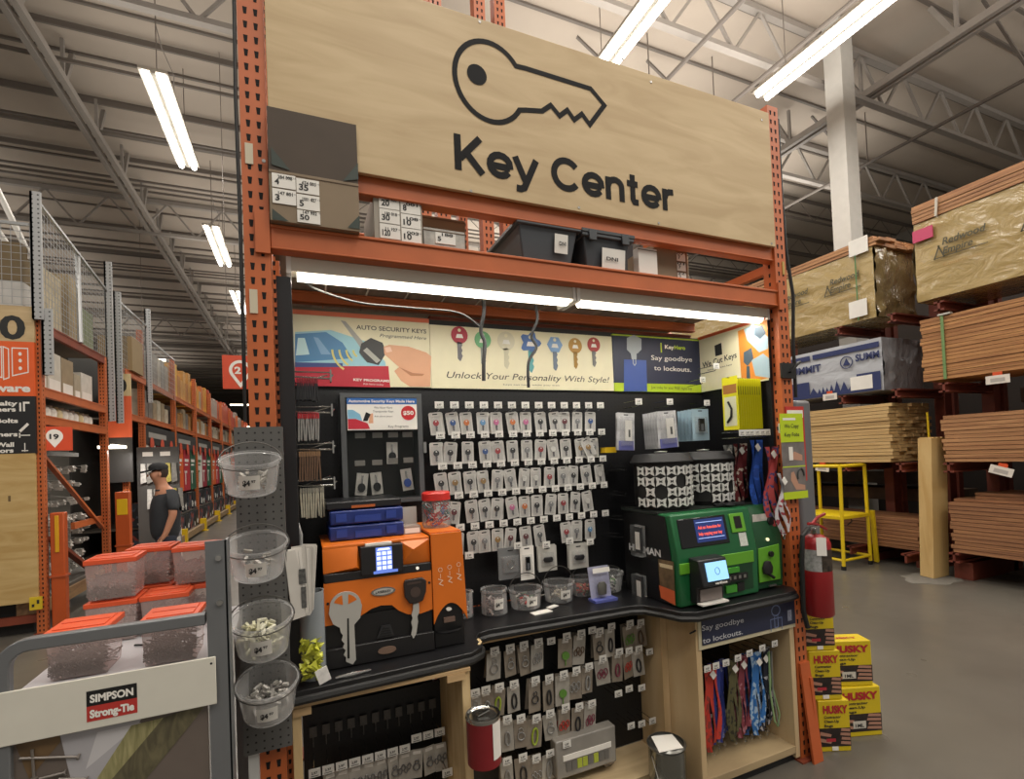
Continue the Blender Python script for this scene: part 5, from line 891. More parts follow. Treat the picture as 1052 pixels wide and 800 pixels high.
tag(MB().prism([(1.38, -.02, .001), (1.56, -.04, .001), (1.6, .1, .001), (1.42, .13, .001)], (0, 0, .006)).build('paper_stack', flat('#cfccc6', .5, vary=.15, vscale=12)), 'white papers on the floor left of the paint can', 'paper')
# ---------------------------------------------------------------- perforated strip with clear buckets in front of the left upright
t = thing('perforated_panel', 'narrow grey perforated steel panel in front of left orange upright', 'panel', (.03, -.04, .735))
MB().box(-.042, .1, -.042, -.036, .735, 1.777).build('panel', dots('#5a5957', '#161615', .0235, .0032, 'XZ', .45), t); MB().box(-.042, -.036, -.036, -.002, .735, 1.777).box(.094, .1, -.036, -.002, .735, 1.777).build('flange', GREY, t)
CB = clear((.9, .91, .9), .2, .08)
for i, (x, z, r1, h, cont, cols, lb, lab) in enumerate([(.012, 1.575, .082, .105, 30, ['#a8a49b', '#8e8a82'], 'topmost clear bucket with wire handle on grey perforated panel', True), (.022, 1.32, .084, .105, 16, ['#b0aca4', '#8e8a82'], 'second clear bucket down with nearly empty tub and price label', True),
      (.03, 1.085, .084, .12, 90, ['#cfccaa', '#b9b69a', '#dcdac6'], 'third bucket down filled with cream bagged parts', True), (.04, .893, .084, .115, 90, ['#a5a29c', '#8c8984', '#c4c1bb'], 'lowest clear bucket filled with grey bagged parts', True)]):
    round_bucket('clear_bucket', lb, (x, -.115, z), r1-.016, r1, h, cont, cols, True, 'clear buckets on the perforated panel', bail=.62, bail_back=.04, tilt=.30)
# wooden board and strip below, left of the orange foot
tag(MB().box(-.03, .0, -.03, -.004, .0, .735).build('white_board', flat('#cfcfcc', .5, vary=.1)), 'white board strip standing below the grey perforated panel', 'board')
# ---------------------------------------------------------------- extinguisher, fob sign, grey post, glove boxes
t = thing('fire_extinguisher', 'red fire extinguisher with white tag hanging beside the right upright', 'fire extinguisher', (2.60, -.09, .74))
cx, cy, z0 = 2.603, -.075, .76; RED = flat('#8e1c20', .35)
MB().lathe([(.001, .0), (.06, .0), (.068, .012), (.068, .37), (.06, .395), (.035, .412), (.02, .418), (.018, .43)], (cx, cy, z0), 32).build('cylinder', RED, t)
mb = MB(); n = 16; vs = []
for k in range(n+1): a = -3.6+2.5*k/n; vs += [Vector((cx+.0685*math.cos(a), cy+.0685*math.sin(a), z0+.235)), Vector((cx+.0685*math.cos(a), cy+.0685*math.sin(a), z0+.345))]
mb.add(vs[:20], [(2*k, 2*k+2, 2*k+3, 2*k+1) for k in range(9)], 0); mb.add(vs[18:], [(2*k, 2*k+2, 2*k+3, 2*k+1) for k in range(7)], 1); mb.build('label_band', [flat('#9a9a99', .4, vary=.3, vscale=60), flat('#3c332a', .4, vary=.8, vscale=50)], t)
MB().cyl((cx, cy, z0+.42), (cx, cy, z0+.46), .022, 12).cyl((cx, cy, z0+.445), (cx-.05, cy-.01, z0+.45), .009, 8).build('valve', STEEL, t)
MB().tube([(cx-.05, cy, z0+.475), (cx, cy, z0+.47), (cx+.05, cy, z0+.45), (cx+.1, cy+.01, z0+.43)], .008, 8).build('carry_handle', RED, t); MB().tube([(cx-.02, cy, z0+.47), (cx+.02, cy, z0+.5), (cx+.08, cy, z0+.515)], .008, 8).build('squeeze_lever', RED, t)
MB().cyl((cx-.03, cy-.03, z0+.44), (cx-.03, cy-.036, z0+.44), .016, 14).build('gauge', CHROME, t); MB().obox((cx-.045, cy-.062, z0+.365), Vector((.72, -.69, 0)), Z3, Vector((-.69, -.72, 0)), .022, .046, .001).build('inspection_tag', PAPER, t)
MB().tube([(cx-.05, cy, z0+.45), (cx-.11, cy-.01, z0+.42), (cx-.125, cy-.01, z0+.3), (cx-.12, cy, z0+.05), (cx-.11, cy, z0+.0), (cx-.1, cy-.005, z0-.05)], .012, 8).build('hose', BLACK, t); MB().box(cx-.015, cx+.015, cy+.06, .0, z0+.2, z0+.24).build('wall_bracket', BLACK, t)
t = thing('fob_sign', 'lime green hanging sign reading We Copy Key Fobs on right upright', 'sign', (2.53, -.03, 1.36))
MB().box(2.447, 2.615, -.03, -.026, 1.66, 1.81).box(2.45, 2.628, -.029, -.025, 1.362, 1.40).build('lime_card', flat('#b9cf22', .4), t); mb = MB().box(2.45, 2.62, -.028, -.025, 1.40, 1.66); mb.build('photo_print', flat('#77716e', .4, vary=.3, vscale=14), t)
fy = -.0305; mb = MB(); text(mb, 'We Copy', (2.472, fy, 1.735), X3, Z3, .11, .021, bold=.01); text(mb, 'Key Fobs', (2.472, fy, 1.69), X3, Z3, .11, .021, bold=.01); mb.build('lettering', flat('#39412a'), t)
mb = MB().box(2.465, 2.56, fy, fy+.0005, 1.775, 1.787).box(2.50, 2.53, -.029, -.0285, 1.565, 1.635); mb.build('white_mark', WHITE, t); mb = MB(); mb.prism([(2.50, -.0285, 1.57), (2.6, -.0285, 1.56), (2.6, -.0285, 1.59), (2.54, -.0285, 1.61)], (0, .0004, 0)); mb.prism([(2.51, -.0285, 1.5), (2.53, -.0285, 1.505), (2.56, -.0285, 1.44), (2.61, -.0285, 1.43), (2.61, -.0285, 1.405), (2.54, -.0285, 1.41), (2.505, -.0285, 1.46)], (0, .0004, 0)); mb.build('hand_picture', flat('#b98d76'), t)
mb = MB().box(2.45, 2.62, -.0286, -.028, 1.528, 1.534); mb.tube([(2.58+.025*math.cos(a), -.029, 1.48+.04*math.sin(a)) for a in [k*PI/8 for k in range(0, 10)]], .005, 6, mi=1); mb.build('divider', [LIME, flat('#3d403f')], t)
tag(MB().box(2.52, 2.66, -.006, -.002, 1.45, 1.85).box(2.53, 2.65, -.0075, -.006, 1.79, 1.83, 1).build('notice_card', [flat('#b8342e', .4), PAPER]), 'red and white notice card tucked behind the lime fob sign', 'sign')
tag(MB().box(2.445, 2.455, -.02, -.018, 1.71, 1.76).build('price_tag', PAPER), 'little white tag left of the lime fob sign', 'tag')
t = thing('steel_post', 'grey rounded steel post standing behind the fire extinguisher', 'post', (2.82, .14, 0)); MB().box(2.755, 2.885, .11, .17, .0, 1.9).build('post', flat('#66676a', .4), t, bev=.02)
tag(MB().tube([(2.6, .01, 3.42), (2.6, .01, 3.0), (2.61, .01, 2.7), (2.635, .0, 2.45), (2.615, .0, 2.2), (2.612, .0, 1.9)], .009, 8).build('power_cable', BLACK), 'black cables running down the outside of the right upright', 'cable')
tag(MB().box(2.5, 2.6, -.016, -.002, 2.0, 2.08).bar((2.55, -.02, 2.03), (2.63, -.02, 2.09), .02, .008).build('tape_wrap', BLACK), 'black tape wrapped around the right upright', 'tape')
tag(MB().tube([(-.007, .01, 3.9), (-.008, .01, 3.2), (-.012, .01, 2.9), (-.01, .01, 2.5), (-.012, .01, 1.8)], .006, 8).build('power_cable', BLACK), 'black cables running down the outside of the left upright', 'cable')
YB = flat('#cdb41c', .4); DKP = flat('#2b211e', .45, vary=.6, vscale=18)
def glove_box(label, c, rz, w_, h_, d_, wide):
    t = thing('bag_box', label, 'box', c, rz, 'yellow contractor bag boxes stacked on the floor')
    MB().box(-w_/2, w_/2, 0, d_, 0, h_).build('carton', YB, t, bev=.003, local=True)
    mb = MB().box(-w_/2+.0, w_/2, -.0015, 0, h_*.1, h_*.46); mb.box(-w_/2-.0015, -w_/2, 0, d_, h_*.1, h_*.46); mb.build('dark_print', DKP, t, local=True)
    mb = MB()
    for k in range(4): mb.prism([(w_*(.5-.02), -.003, h_*(.13+.085*k)), (w_*(.5-.02), -.003, h_*(.185+.085*k)), (w_*(.18+.03*(k % 2)), -.003, h_*(.2+.085*k)), (w_*(.16+.03*(k % 2)), -.003, h_*(.15+.085*k))][::-1], (0, .001, 0))
    for k in range(2): mb.prism([(-w_*.5, -.003, h_*(.2+.13*k)), (-w_*.15, -.003, h_*(.16+.13*k)), (-w_*.12, -.003, h_*(.21+.13*k)), (-w_*.48, -.003, h_*(.27+.13*k))], (0, .001, 0))
    mb.build('hand_print', flat('#a97c68', .5), t, local=True)
    mb = MB(); text(mb, 'HUSKY', (-w_*.36, -.002, h_*.76), X3, Z3, w_*.8, h_*.15, bold=.05); mb.build('brand_lettering', flat('#a8202a'), t, local=True)
    mb = MB()
    for q, s_ in enumerate(('Contractor', 'Clean-Up', 'Bags')): text(mb, s_, (-w_*.34, -.002, h_*(.66-.085*q)), X3, Z3, w_*(.55, .48, .28)[q], h_*.05, bold=.03)
    mb.build('description', INK, t, local=True)
    mb = MB()
    if wide: mb.prism([(-.04, -.004, h_*.17), (.035, -.004, h_*.17), (.035, -.004, h_*.32), (-.04, -.004, h_*.32)], (0, .001, 0)); mb.build('white_badge', flat('#c4bfb6', .5), t, local=True); mb = MB(); text(mb, '1ML', (-.028, -.0045, h_*.2), X3, Z3, .05, h_*.07, bold=.03); mb.build('badge_text', INK, t, local=True)
    else: mb.box(-w_*.12, w_*.08, -.0025, -.0015, .006, h_*.1); mb.box(-w_*.3, w_*.0, -.004, -.003, h_*.2, h_*.26, 1); mb.build('code_patch', [WHITE, flat('#b0303a')], t, local=True)
    mb = MB(); text(mb, 'HUSKY', (-w_*.38, d_*.35, h_+.001), X3, Y3, w_*.7, d_*.2, bold=.04); mb.build('top_lettering', flat('#a8202a'), t, local=True); return t
rz = -.40
glove_box('bottom box of the near stack of three yellow bag boxes', (2.735, -.03, 0), rz, .165, .268, .12, False); glove_box('middle box of the near stack of three yellow bag boxes', (2.712, -.01, .27), rz, .165, .26, .12, False); glove_box('top box of the near stack of three yellow bag boxes', (2.70, .0, .532), rz, .155, .25, .12, False)
glove_box('lower box of the far pair of yellow bag boxes', (2.985, .0, .0), rz+.06, .26, .27, .13, True); glove_box('upper box of the far pair of yellow bag boxes', (2.965, .03, .272), rz-.02, .26, .25, .11, True)
# ---------------------------------------------------------------- steel cart with nail tubs, left foreground
SG = flat('#6f7173', .35, .2, vary=.04)
t = thing('display_cart', 'grey steel display cart with white deck and white and red brand band', 'cart', (-.26, -.2, 0))
MB().box(-.082, -.034, -.352, -.346, .0, 1.46).box(-.038, -.032, -.352, -.30, 0, 1.46).build('corner_post', SG, t); MB().box(-.082, -.034, .16, .2, 0, 1.14).build('corner_post', SG, t)
mb = MB()
for z in (1.415, 1.30): mb.cyl((-.052, -.352, z), (-.052, -.358, z), .0075, 10)
each('bolt', CHROME, t, mb)
pts = [(-.085, -.35, 1.264), (-.41, -.35, 1.264)]+[(-.43-.05*math.sin(a), -.35, 1.214+.05*math.cos(a)) for a in (0, .3, .6, .9, 1.2, PI/2)]+[(-.48, -.35, 1.0), (-.48, -.35, .0)]
N_ = len(pts); mb = MB(); vs = []
for i, p in enumerate(pts):
    a = Vector(pts[max(i-1, 0)]); b_ = Vector(pts[min(i+1, N_-1)]); d = (b_-a).normalized(); nn = Vector((-d.z, 0, d.x))
    for s1, s2 in ((-1, -1), (1, -1), (1, 1), (-1, 1)): vs.append(Vector(p)+nn*.0145*s1+Y3*.012*s2)
mb.add(vs, [(4*i+k, 4*i+(k+1) % 4, 4*i+4+(k+1) % 4, 4*i+4+k) for i in range(N_-1) for k in range(4)]); mb.build('handle_rail', SG, t, bev=.003)
MB().box(-.47, -.05, -.34, .22, 1.132, 1.148).build('deck', flat('#c9c7cb', .35), t, bev=.002)
MB().box(-.47, -.09, -.342, -.338, 1.146, 1.16).build('deck_lip', SG, t)
mb = MB().box(-.50, -.0635, -.366, -.36, 1.048, 1.1675); bd = mb.build('brand_band', flat('#d3d0c4', .45), t, bev=.0015)
MB().cyl((-.073, -.3665, 1.152), (-.073, -.366, 1.152), .003, 8).build('screw', BLACK, t)
by = -.3665; A = lambda u, v: at(u, v, 'Y', by); a0, a1, a2 = A(88.5, 711), A(140.5, 701), A(140.5, 735); zt, zm, zb_ = A(114, 706).z, A(114, 721.5).z, A(114, 732).z; zb_ = zm-(zt-zm)
MB().box(a0.x, a1.x, by, by+.001, zm, zt).build('black_logo_block', flat('#141414', .4), bd); MB().box(a0.x, a1.x, by, by+.001, zb_, zm).build('red_logo_block', flat('#b5352f', .4), bd)
mb = MB(); wl = a1.x-a0.x; text(mb, 'SIMPSON', (a0.x+wl*.07, by-.0003, zm+(zt-zm)*.25), X3, Z3, wl*.86, (zt-zm)*.5, bold=.04); text(mb, 'Strong-Tie', (a0.x+wl*.06, by-.0003, zb_+(zm-zb_)*.25), X3, Z3, wl*.88, (zm-zb_)*.5, bold=.05); mb.build('logo_lettering', WHITE, bd)
# printed picture below the band
MB().box(-.468, -.086, -.348, -.345, .3, 1.06).build('picture_panel', flat('#665c55', .5, vary=.1), t)
py = -.3485; pp_ = [((103, 752), (240, 720), (225, 800), (95, 830), 0), ((60, 748), (150, 728), (120, 790), (80, 830), 1), ((100, 752), (145, 742), (100, 780), (88, 790), 2), ((-20, 765), (60, 745), (62, 762), (30, 800), 3), ((135, 745), (168, 737), (118, 800), (80, 830), 4), ((168, 737), (213, 722), (195, 745), (150, 800), 5), ((168, 737), (150, 800), (118, 806), (110, 806), 5)]
mb = MB()
for i, q in enumerate(pp_):
    if i == 0: continue
    P_ = [at(p[0], p[1], 'Y', py-.0002*i) for p in q[:4]]; P_ = [Vector((max(-.466, min(-.088, p.x)), p.y, p.z)) for p in P_]; mb.add(P_, [(0, 1, 2, 3)], q[4]-1)
mb.build('printed_lumber', [flat('#a9a7ab', .5, vary=.1), flat('#c2c0c2', .5), flat('#6a5337', .5, vary=.3, vscale=20), wood('#7e7a52', '#a59e72', (20, 1, 3), .5), wood('#4f4a38', '#6d664c', (12, 1, 4), .5)], t)
mb = MB()
for (u0, v0, u1, v1) in ((20, 779, 82, 777), (40, 800, 68, 793), (33, 770, 35, 800), (60, 800, 90, 800)): p, q = at(u0, v0, 'Y', py-.003), at(u1, v1, 'Y', py-.003); mb.cyl(p, q, .003, 6); mb.cyl(q, q+(p-q)*.04, .007, 8)
mb.build('printed_nails', flat('#7d7670', .4, .3), t)
# nail tubs
LIDM = flat('#dc5a33', .35); TC = clear((1.5, 1.2, 1.14), .30, .07)
def nails_mb(w_, d_, h_, n, seed):
    r = random.Random(seed); mb = MB()
    for k in range(n):
        c = Vector((r.uniform(-w_*.4, w_*.4), r.uniform(-d_*.4, d_*.4), r.uniform(.004, h_))); 
        if k % 2 == 0: c.y = -d_*.44
        a = r.uniform(0, PI); d = Vector((math.cos(a), r.uniform(-.3, .3) if k % 2 else .05, math.sin(a)*.7)).normalized()*r.uniform(.012, .02)
        p, q = c-d, c+d
        for z_ in (p, q): z_.z = max(.004, z_.z); z_.x = max(-w_*.46, min(w_*.46, z_.x)); z_.y = max(-d_*.46, min(d_*.46, z_.y))
        mb.bar(p, q, .0026, .0026)
    return mb
TW, TD, TH = .128, .125, .108
def mk_tub():
    t = bpy.data.objects.new('nail_tub', None); sc.collection.objects.link(t); LOC[t.name] = Vector((0, 0, 0)); i = .008
    b0 = [(-TW/2+i, -TD/2+i), (TW/2-i, -TD/2+i), (TW/2-i, TD/2-i), (-TW/2+i, TD/2-i)]; b1 = [(-TW/2+.002, -TD/2+.002), (TW/2-.002, -TD/2+.002), (TW/2-.002, TD/2-.002), (-TW/2+.002, TD/2-.002)]
    MB().add([(x, y, 0) for x, y in b0]+[(x, y, TH) for x, y in b1], [(3, 2, 1, 0)]+[(k, (k+1) % 4, 4+(k+1) % 4, 4+k) for k in range(4)]).build('tub', TC, t, bev=.004, local=True)
    MB().box(-TW/2, TW/2, -TD/2, TD/2, TH-.002, TH+.012).box(-TW/2+.012, TW/2-.012, -TD/2+.012, TD/2-.012, TH+.012, TH+.015).build('lid', LIDM, t, bev=.003, local=True)
    MB().box(-TW/2+.015, TW/2-.015, -.003, .003, TH+.015, TH+.0165).build('lid_seam', flat('#c2492a', .4), t, local=True)
    o = nails_mb(TW, TD, TH*.62, 300, 3).build('nails', flat('#8f8480', .4, .3), t, local=True); o['kind'] = 'stuff'; return t
TUB = mk_tub(); G_ = 'nail tubs with orange lids'
spots = [(-.173, -.245, 1.149, 0, 'clear nail tub with orange lid, front right beside the grey corner post'), (-.365, -.235, 1.149, .0, 'clear nail tub with orange lid, front left behind the curved rail'), (-.375, .035, 1.149, 0, 'nail tub at the bottom of the left rear stack'), (-.375, .035, 1.2745, .03, 'nail tub on top of the left rear stack'),
         (-.243, .04, 1.149, 0, 'low nail tub in the middle behind the front right tub'), (-.318, .205, 1.149, 0, 'bottom nail tub of the stack at the back'), (-.318, .205, 1.2745, -.04, 'top nail tub of the stack at the back'), (-.178, .135, 1.2745+.0, 0, 'top nail tub of the stack at back right by the post'), (-.178, .135, 1.149, 0, 'bottom nail tub of the stack at back right by the post')]
for i, (x, y, z, r_, lb) in enumerate(spots):
    if i == 0: TUB.location = (x, y, z); tag(TUB, lb, 'tub', G_)
    else: o = dup(TUB, (x, y, z), (0, 0, r_), lb, G_); o['category'] = 'tub'
tag(MB().bar((-.30, -.1, 1.153), (-.24, -.13, 1.153), .006, .004).build('black_strap', BLACK), 'short black strap lying on the white deck between the front tubs', 'strap')
# ---------------------------------------------------------------- left aisle: rack with end sign, cages, far racks
RX = -2.35; BAYY = [4.93, 7.0]
def rack_post(x, y, z1, label, z0=0.0, mat=None, faces='-y+x', cat='rack post', w_=.08, name='rack_post', grp='orange rack posts of the left aisle'):
    t = thing(name, label, cat, (x+w_/2, y+.04, z0), 0, grp); post(x, y, z0+.004, z1, t, 'post', faces, w_, .08, mats=[mat or ORANGE, HOLE]); MB().box(x-.02, x+w_+.02, y-.02, y+.1, z0, z0+.008).build('base_plate', ORANGE_D, t); return t
rack_post(-2.43, 4.93, 3.44, 'orange rack post at the right edge of the hardware sign'); rack_post(-2.43, 6.82, 3.3, 'orange rack post at the far end of the first left bay'); rack_post(-3.5, 4.93, 3.44, 'orange rack post at far left behind the hardware sign')
rack_post(-3.45, 6.82, 3.3, 'rear orange rack post deep inside the first left bay'); rack_post(-2.43, 7.75, 3.3, 'orange rack post beside the narrow aisle sign')
# end sign
t = thing('aisle_sign', 'tall end board with aisle number 10 and orange Hardware panel', 'sign', (-2.9, 4.9, .35)); ys = 4.89
MB().box(-3.46, -2.385, ys, ys+.03, 3.06, 3.435).build('number_board', PLY, t); MB().box(-3.46, -2.388, ys, ys+.03, 2.49, 3.06).build('orange_panel', flat('#e0602a', .45), t); MB().box(-3.46, -2.39, ys, ys+.03, 1.89, 2.49).build('black_panel', flat('#1f1f20', .5), t)
MB().box(-3.46, -2.40, ys, ys+.03, .345, 1.89).build('plywood_panel', wood('#b8985e', '#cdb27c', (1, 1, 6), .55, 1.3, 1.6), t)
f = ys-.001; mb = MB(); text(mb, '10', (-2.80, f, 3.09), X3, Z3, .345, .245, bold=.03); mb.build('aisle_number', INK, t)
mb = MB(); text(mb, 'Hardware', (-3.0, f, 2.535), X3, Z3, .575, .08, bold=.04); mb.build('title_lettering', WHITE, t)
mb = MB()
for s_, x, z, w_ in (('Specialty', -2.87, 2.392, .34), ('Fasteners', -2.88, 2.33, .335), ('Nuts & Bolts', -2.98, 2.212, .45), ('Fasteners', -2.87, 2.072, .335), ('Wall', -2.71, 1.965, .145), ('Anchors', -2.85, 1.905, .28)): text(mb, s_, (x+.0, f, z), X3, Z3, w_, .045, bold=.04)
mb.build('list_lettering', WHITE, t)
mb = MB()

for pl in ([(-2.62, 2.99), (-2.44, 2.99), (-2.44, 2.74), (-2.62, 2.70)], [(-2.72, 3.0), (-2.66, 2.98), (-2.66, 2.68), (-2.72, 2.66)], [(-2.95, 2.92), (-2.74, 3.0), (-2.74, 2.68), (-2.95, 2.72)]): stroke(mb, [Vector((a, 0, b_)) for a, b_ in pl], .012, f)
for x, z in ((-2.53, 2.93), (-2.53, 2.86), (-2.53, 2.78), (-2.85, 2.9), (-2.85, 2.8)): mb.cyl((x, f, z), (x, f+.002, z), .02, 10)
mb.box(-2.55, -2.53, f, f+.001, 2.33, 2.42).box(-2.51, -2.49, f, f+.001, 2.33, 2.43).box(-2.49, -2.44, f, f+.001, 2.41, 2.43).prism([(-2.56, f, 2.13), (-2.54, f, 2.11), (-2.45, f, 2.19), (-2.47, f, 2.21)], (0, .001, 0)).box(-2.56, -2.44, f, f+.001, 2.075, 2.085).box(-2.56, -2.545, f, f+.001, 2.055, 2.105).box(-2.505, -2.495, f, f+.001, 1.91, 2.0).box(-2.535, -2.465, f, f+.001, 1.915, 1.925)
for v_ in mb.v:
    if v_.z < 2.46: v_.x = -2.48+(v_.x+2.5)*.75
    else: v_.x = -2.44+(v_.x+2.44)*.7
mb.build('symbols', WHITE, t)
MB().box(-2.62, -2.60, f-.001, f, 1.4, 1.46).build('scuff', flat('#6f5a3a'), t)
SILV = flat('#a8aaab', .35, .5)
def cage_post(x, y, z0, z1, lb): tag(MB().box(x, x+.09, y, y+.03, z0, z1).box(x, x+.02, y, y+.09, z0, z1).build('cage_post', dots('#a5a7a8', '#4a4a4a', .05, .009, 'XZ', .4)), lb, 'post', 'silver cage posts above the left racks')
cage_post(-2.39, 4.86, 3.3, 4.66, 'near silver post of the mesh cage above the hardware sign'); cage_post(-2.33, 4.9, 2.72, 3.43, 'short white perforated post right of the number 10 board'); cage_post(-2.38, 6.98, 2.4, 4.72, 'silver cage post over the far end of the first left bay'); cage_post(-2.38, 7.35, 2.4, 4.4, 'silver cage post just behind the second one'); cage_post(-2.38, 9.0, 2.9, 4.62, 'third silver cage post along the left aisle')
tag(MB().cyl((-2.34, 5.95, 3.3), (-2.38, 6.05, 4.45), .03, 8).build('cage_pole', SILV), 'thin silver pole halfway along the mesh cage', 'pole')
def mesh_panel(a, b_, z0a, z0b, z1a, z1b, lb, st=.075, r=.0045):
    a, b_ = Vector(a), Vector(b_); L_ = (b_-a).length; n = int(L_/st); mb = MB()
    for i in range(n+1):
        f_ = i/n; p = a.lerp(b_, f_); mb.bar(p+Z3*(z0a+(z0b-z0a)*f_), p+Z3*(z1a+(z1b-z1a)*f_), r, r)
    m_ = int((z1a-z0a)/st)
    for j in range(m_+1): g = j/m_; mb.bar(a+Z3*(z0a+(z1a-z0a)*g), b_+Z3*(z0b+(z1b-z0b)*g), r, r)
    mb.bar(a+Z3*z1a, b_+Z3*z1b, .03, .03); tag(mb.build('mesh_panel', SILV), lb, 'mesh panel', 'silver mesh panels of the cage')
mesh_panel((-4.4, 4.88, 0), (-2.4, 4.88, 0), 3.45, 3.45, 4.3, 4.3, 'silver wire mesh above the hardware sign at the left frame edge')
mesh_panel((-2.36, 4.95, 0), (-2.36, 6.98, 0), 3.32, 3.32, 4.6, 4.3, 'sagging silver wire mesh along the first left bay'); mesh_panel((-2.36, 7.4, 0), (-2.36, 9.0, 0), 3.2, 3.2, 4.3, 4.3, 'silver wire mesh along the second left bay'); mesh_panel((-2.36, 9.1, 0), (-2.36, 11.2, 0), 3.2, 3.2, 4.1, 4.1, 'silver wire mesh along the third left bay', .1)
def ybeam(y0, y1, z, lb, x=-2.4, h=.1, mat=None): tag(MB().box(x, x+.05, y0, y1, z, z+h).box(x+.05, x+.056, y0, y1, z+h-.015, z+h).build('shelf_beam', mat or ORANGE), lb, 'shelf beam', 'orange shelf beams of the left aisle')
for z, n_ in ((3.2, 'rusty top'), (2.5, 'middle'), (2.2, 'lower')): ybeam(5.01, 6.82, z, '%s orange beam of the first left bay' % n_, mat=ORANGE_D if z > 3 else None)
for z, n_ in ((3.2, 'upper'), (2.5, 'lower')): ybeam(7.83, 8.86, z, '%s orange beam just past the narrow aisle sign' % n_)
for k, z in enumerate((2.56, 2.26, 3.27)): tag(MB().box(-3.45, -2.42, 5.0, 6.85, z, z+.03).build('shelf_deck', flat('#6f675c', .7)), '%s shelf deck inside the first left bay' % ['middle', 'lower', 'top'][k], 'shelf deck')
CT_ = ['#b9b0a0', '#c9c4b8', '#9d8c72', '#aaa08c', '#d3cfc6']
rnd = random.Random(5); y = 5.05; k = 0
while y < 6.6:
    w_ = rnd.uniform(.2, .38); h_ = rnd.uniform(.2, .5)
    tag(MB().box(-2.95, -2.46, y, y+w_, 2.592, 2.592+h_).box(-2.459, -2.458, y+.03, y+w_-.03, 2.62, 2.62+h_*.3, 1).build('carton', [flat(CT_[k % 5], .7, vary=.12), PAPER]), 'carton on the middle shelf of first left bay, %s from the near post' % ORD[k], 'box', 'cartons in the first left bay'); y += w_+.02; k += 1
y = 5.05; k = 0
while y < 6.7:
    tag(MB().lathe([(.001, 0), (.07, 0), (.072, .1), (.06, .13), (.03, .15), (.03, .17), (.001, .17)], (-2.52, y+.04, 2.292), 12).build('white_jug', flat('#d8d4cb' if k % 4 else '#c9b98e', .4)), 'white tub on the lower shelf of first left bay, %s from near post' % (ORD[k] if k < 14 else 'last'), 'tub', 'white tubs in the first left bay'); y += .155; k += 1
for k, (y0, y1, h_) in enumerate(((5.3, 5.9, .75), (6.1, 6.5, .9), (6.55, 6.9, .6))): tag(MB().box(-3.2, -2.5, y0, y1, 3.302, 3.3+h_).build('carton', flat(['#c9bda2', '#a99878', '#8f9a78'][k], .7, vary=.2)), 'carton behind the silver mesh, %s from the near post' % ORD[k], 'box', 'cartons in the mesh cage')
tag(MB().box(-4.3, -2.5, 4.96, 5.26, 3.72, 4.13).build('carton', flat('#7a694d', .7)), 'brown carton above white goods behind mesh at top left', 'box'); tag(MB().box(-4.3, -2.5, 4.96, 5.26, 3.45, 3.715).build('wrapped_goods', flat('#c9c7c2', .5, vary=.1)), 'white wrapped goods directly above the aisle number board', 'box')
# shop goods inside the first bay
tag(MB().box(-3.0, -2.98, 5.0, 6.82, .2, 2.2).build('back_board', flat('#34332f', .6)), 'dark back board of the hanging goods in the first left bay', 'panel')
mb = MB().bar((-2.42, 5.05, 1.9), (-2.42, 6.8, .9), .05, .03); tag(mb.build('diagonal_brace', ORANGE), 'orange diagonal brace crossing the first left bay', 'brace'); tag(MB().bar((-2.46, 5.35, .95), (-2.46, 6.75, .25), .07, .04).build('diagonal_brace', ORANGE_D), 'lower rusty diagonal brace in the first left bay', 'brace'); tag(MB().box(-2.46, -2.42, 5.9, 6.82, .98, 1.06).build('cross_bar', ORANGE), 'short orange cross bar in the first left bay', 'bar')
tag(MB().box(-2.5, -2.4, 5.0, 6.0, 1.87, 1.92).build('sign_rail', flat('#6d6a66', .4)), 'grey rail beneath the aisle 19 marker', 'rail')
pk = MB().box(-.05, .05, -.03, .03, -.1, 0).lathe([(.001, -.07), (.03, -.05), (.001, -.02)], (.055, 0, 0), 6, 1).box(-.75, 0, -.003, .003, -.012, -.006, 1).build('hardware_packet', [flat('#b5b2ab', .35, vary=.5, vscale=30), flat('#d5d3ce', .4)], local=True)
r2 = random.Random(9); fst = True
for y in [5.08+.105*i for i in range(16)]:
    for z in (1.75, 1.55, 1.35, 1.15, .98, .82, .66, .5):
        if r2.random() < .1: continue
        o = pk if fst else pk.copy()
        if not fst: sc.collection.objects.link(o)
        fst = False; o.location = (-2.58+r2.uniform(-.06, .06), y+r2.uniform(-.03, .03), z+r2.uniform(-.03, .03)); o.rotation_euler = (0, r2.uniform(-.2, .2), r2.uniform(-.15, .15)); s = r2.uniform(.45, .85); o.scale = (s, s, s)
        tag(o, 'small silver and grey hardware packet hanging in the first left bay', 'packet', 'hanging hardware packets in the first left bay')
tag(MB().box(-2.6, -2.46, 5.02, 5.1, .9, 1.6).build('blue_strip', flat('#2c4f8f', .4, vary=.3)), 'blue strip of goods hanging beside the near left post', 'goods')
tag(MB().box(-2.62, -2.4, 5.0, 6.8, .18, .32).build('kick_board', wood('#7d6043', '#9a7a55', (4, .6, 4))), 'wooden kick board along the foot of the first left bay', 'board'); tag(MB().box(-2.95, -2.42, 5.0, 6.82, .325, .36).build('bottom_shelf', flat('#55504a', .6)), 'bottom shelf of the first left bay', 'shelf')
tag(MB().box(-3.45, -2.44, 4.95, 5.0, .12, .2).build('cross_bar', ORANGE_D), 'low rusty bar under the plywood end board', 'bar'); tag(MB().box(-3.4, -2.5, 5.05, 5.1, .0, .33).build('foot_panel', flat('#23211f', .7)), 'dark panel under the plywood end board', 'panel')
mb = MB().box(-2.46, -2.36, 4.86, 4.88, .27, .4); mb.box(-2.44, -2.42, 4.858, 4.86, .3, .33, 1).box(-2.40, -2.38, 4.858, 4.86, .33, .37, 1); tag(mb.build('floor_tag', [flat('#d3b72a', .4), INK]), 'yellow tag at the foot of the near left rack post', 'tag')
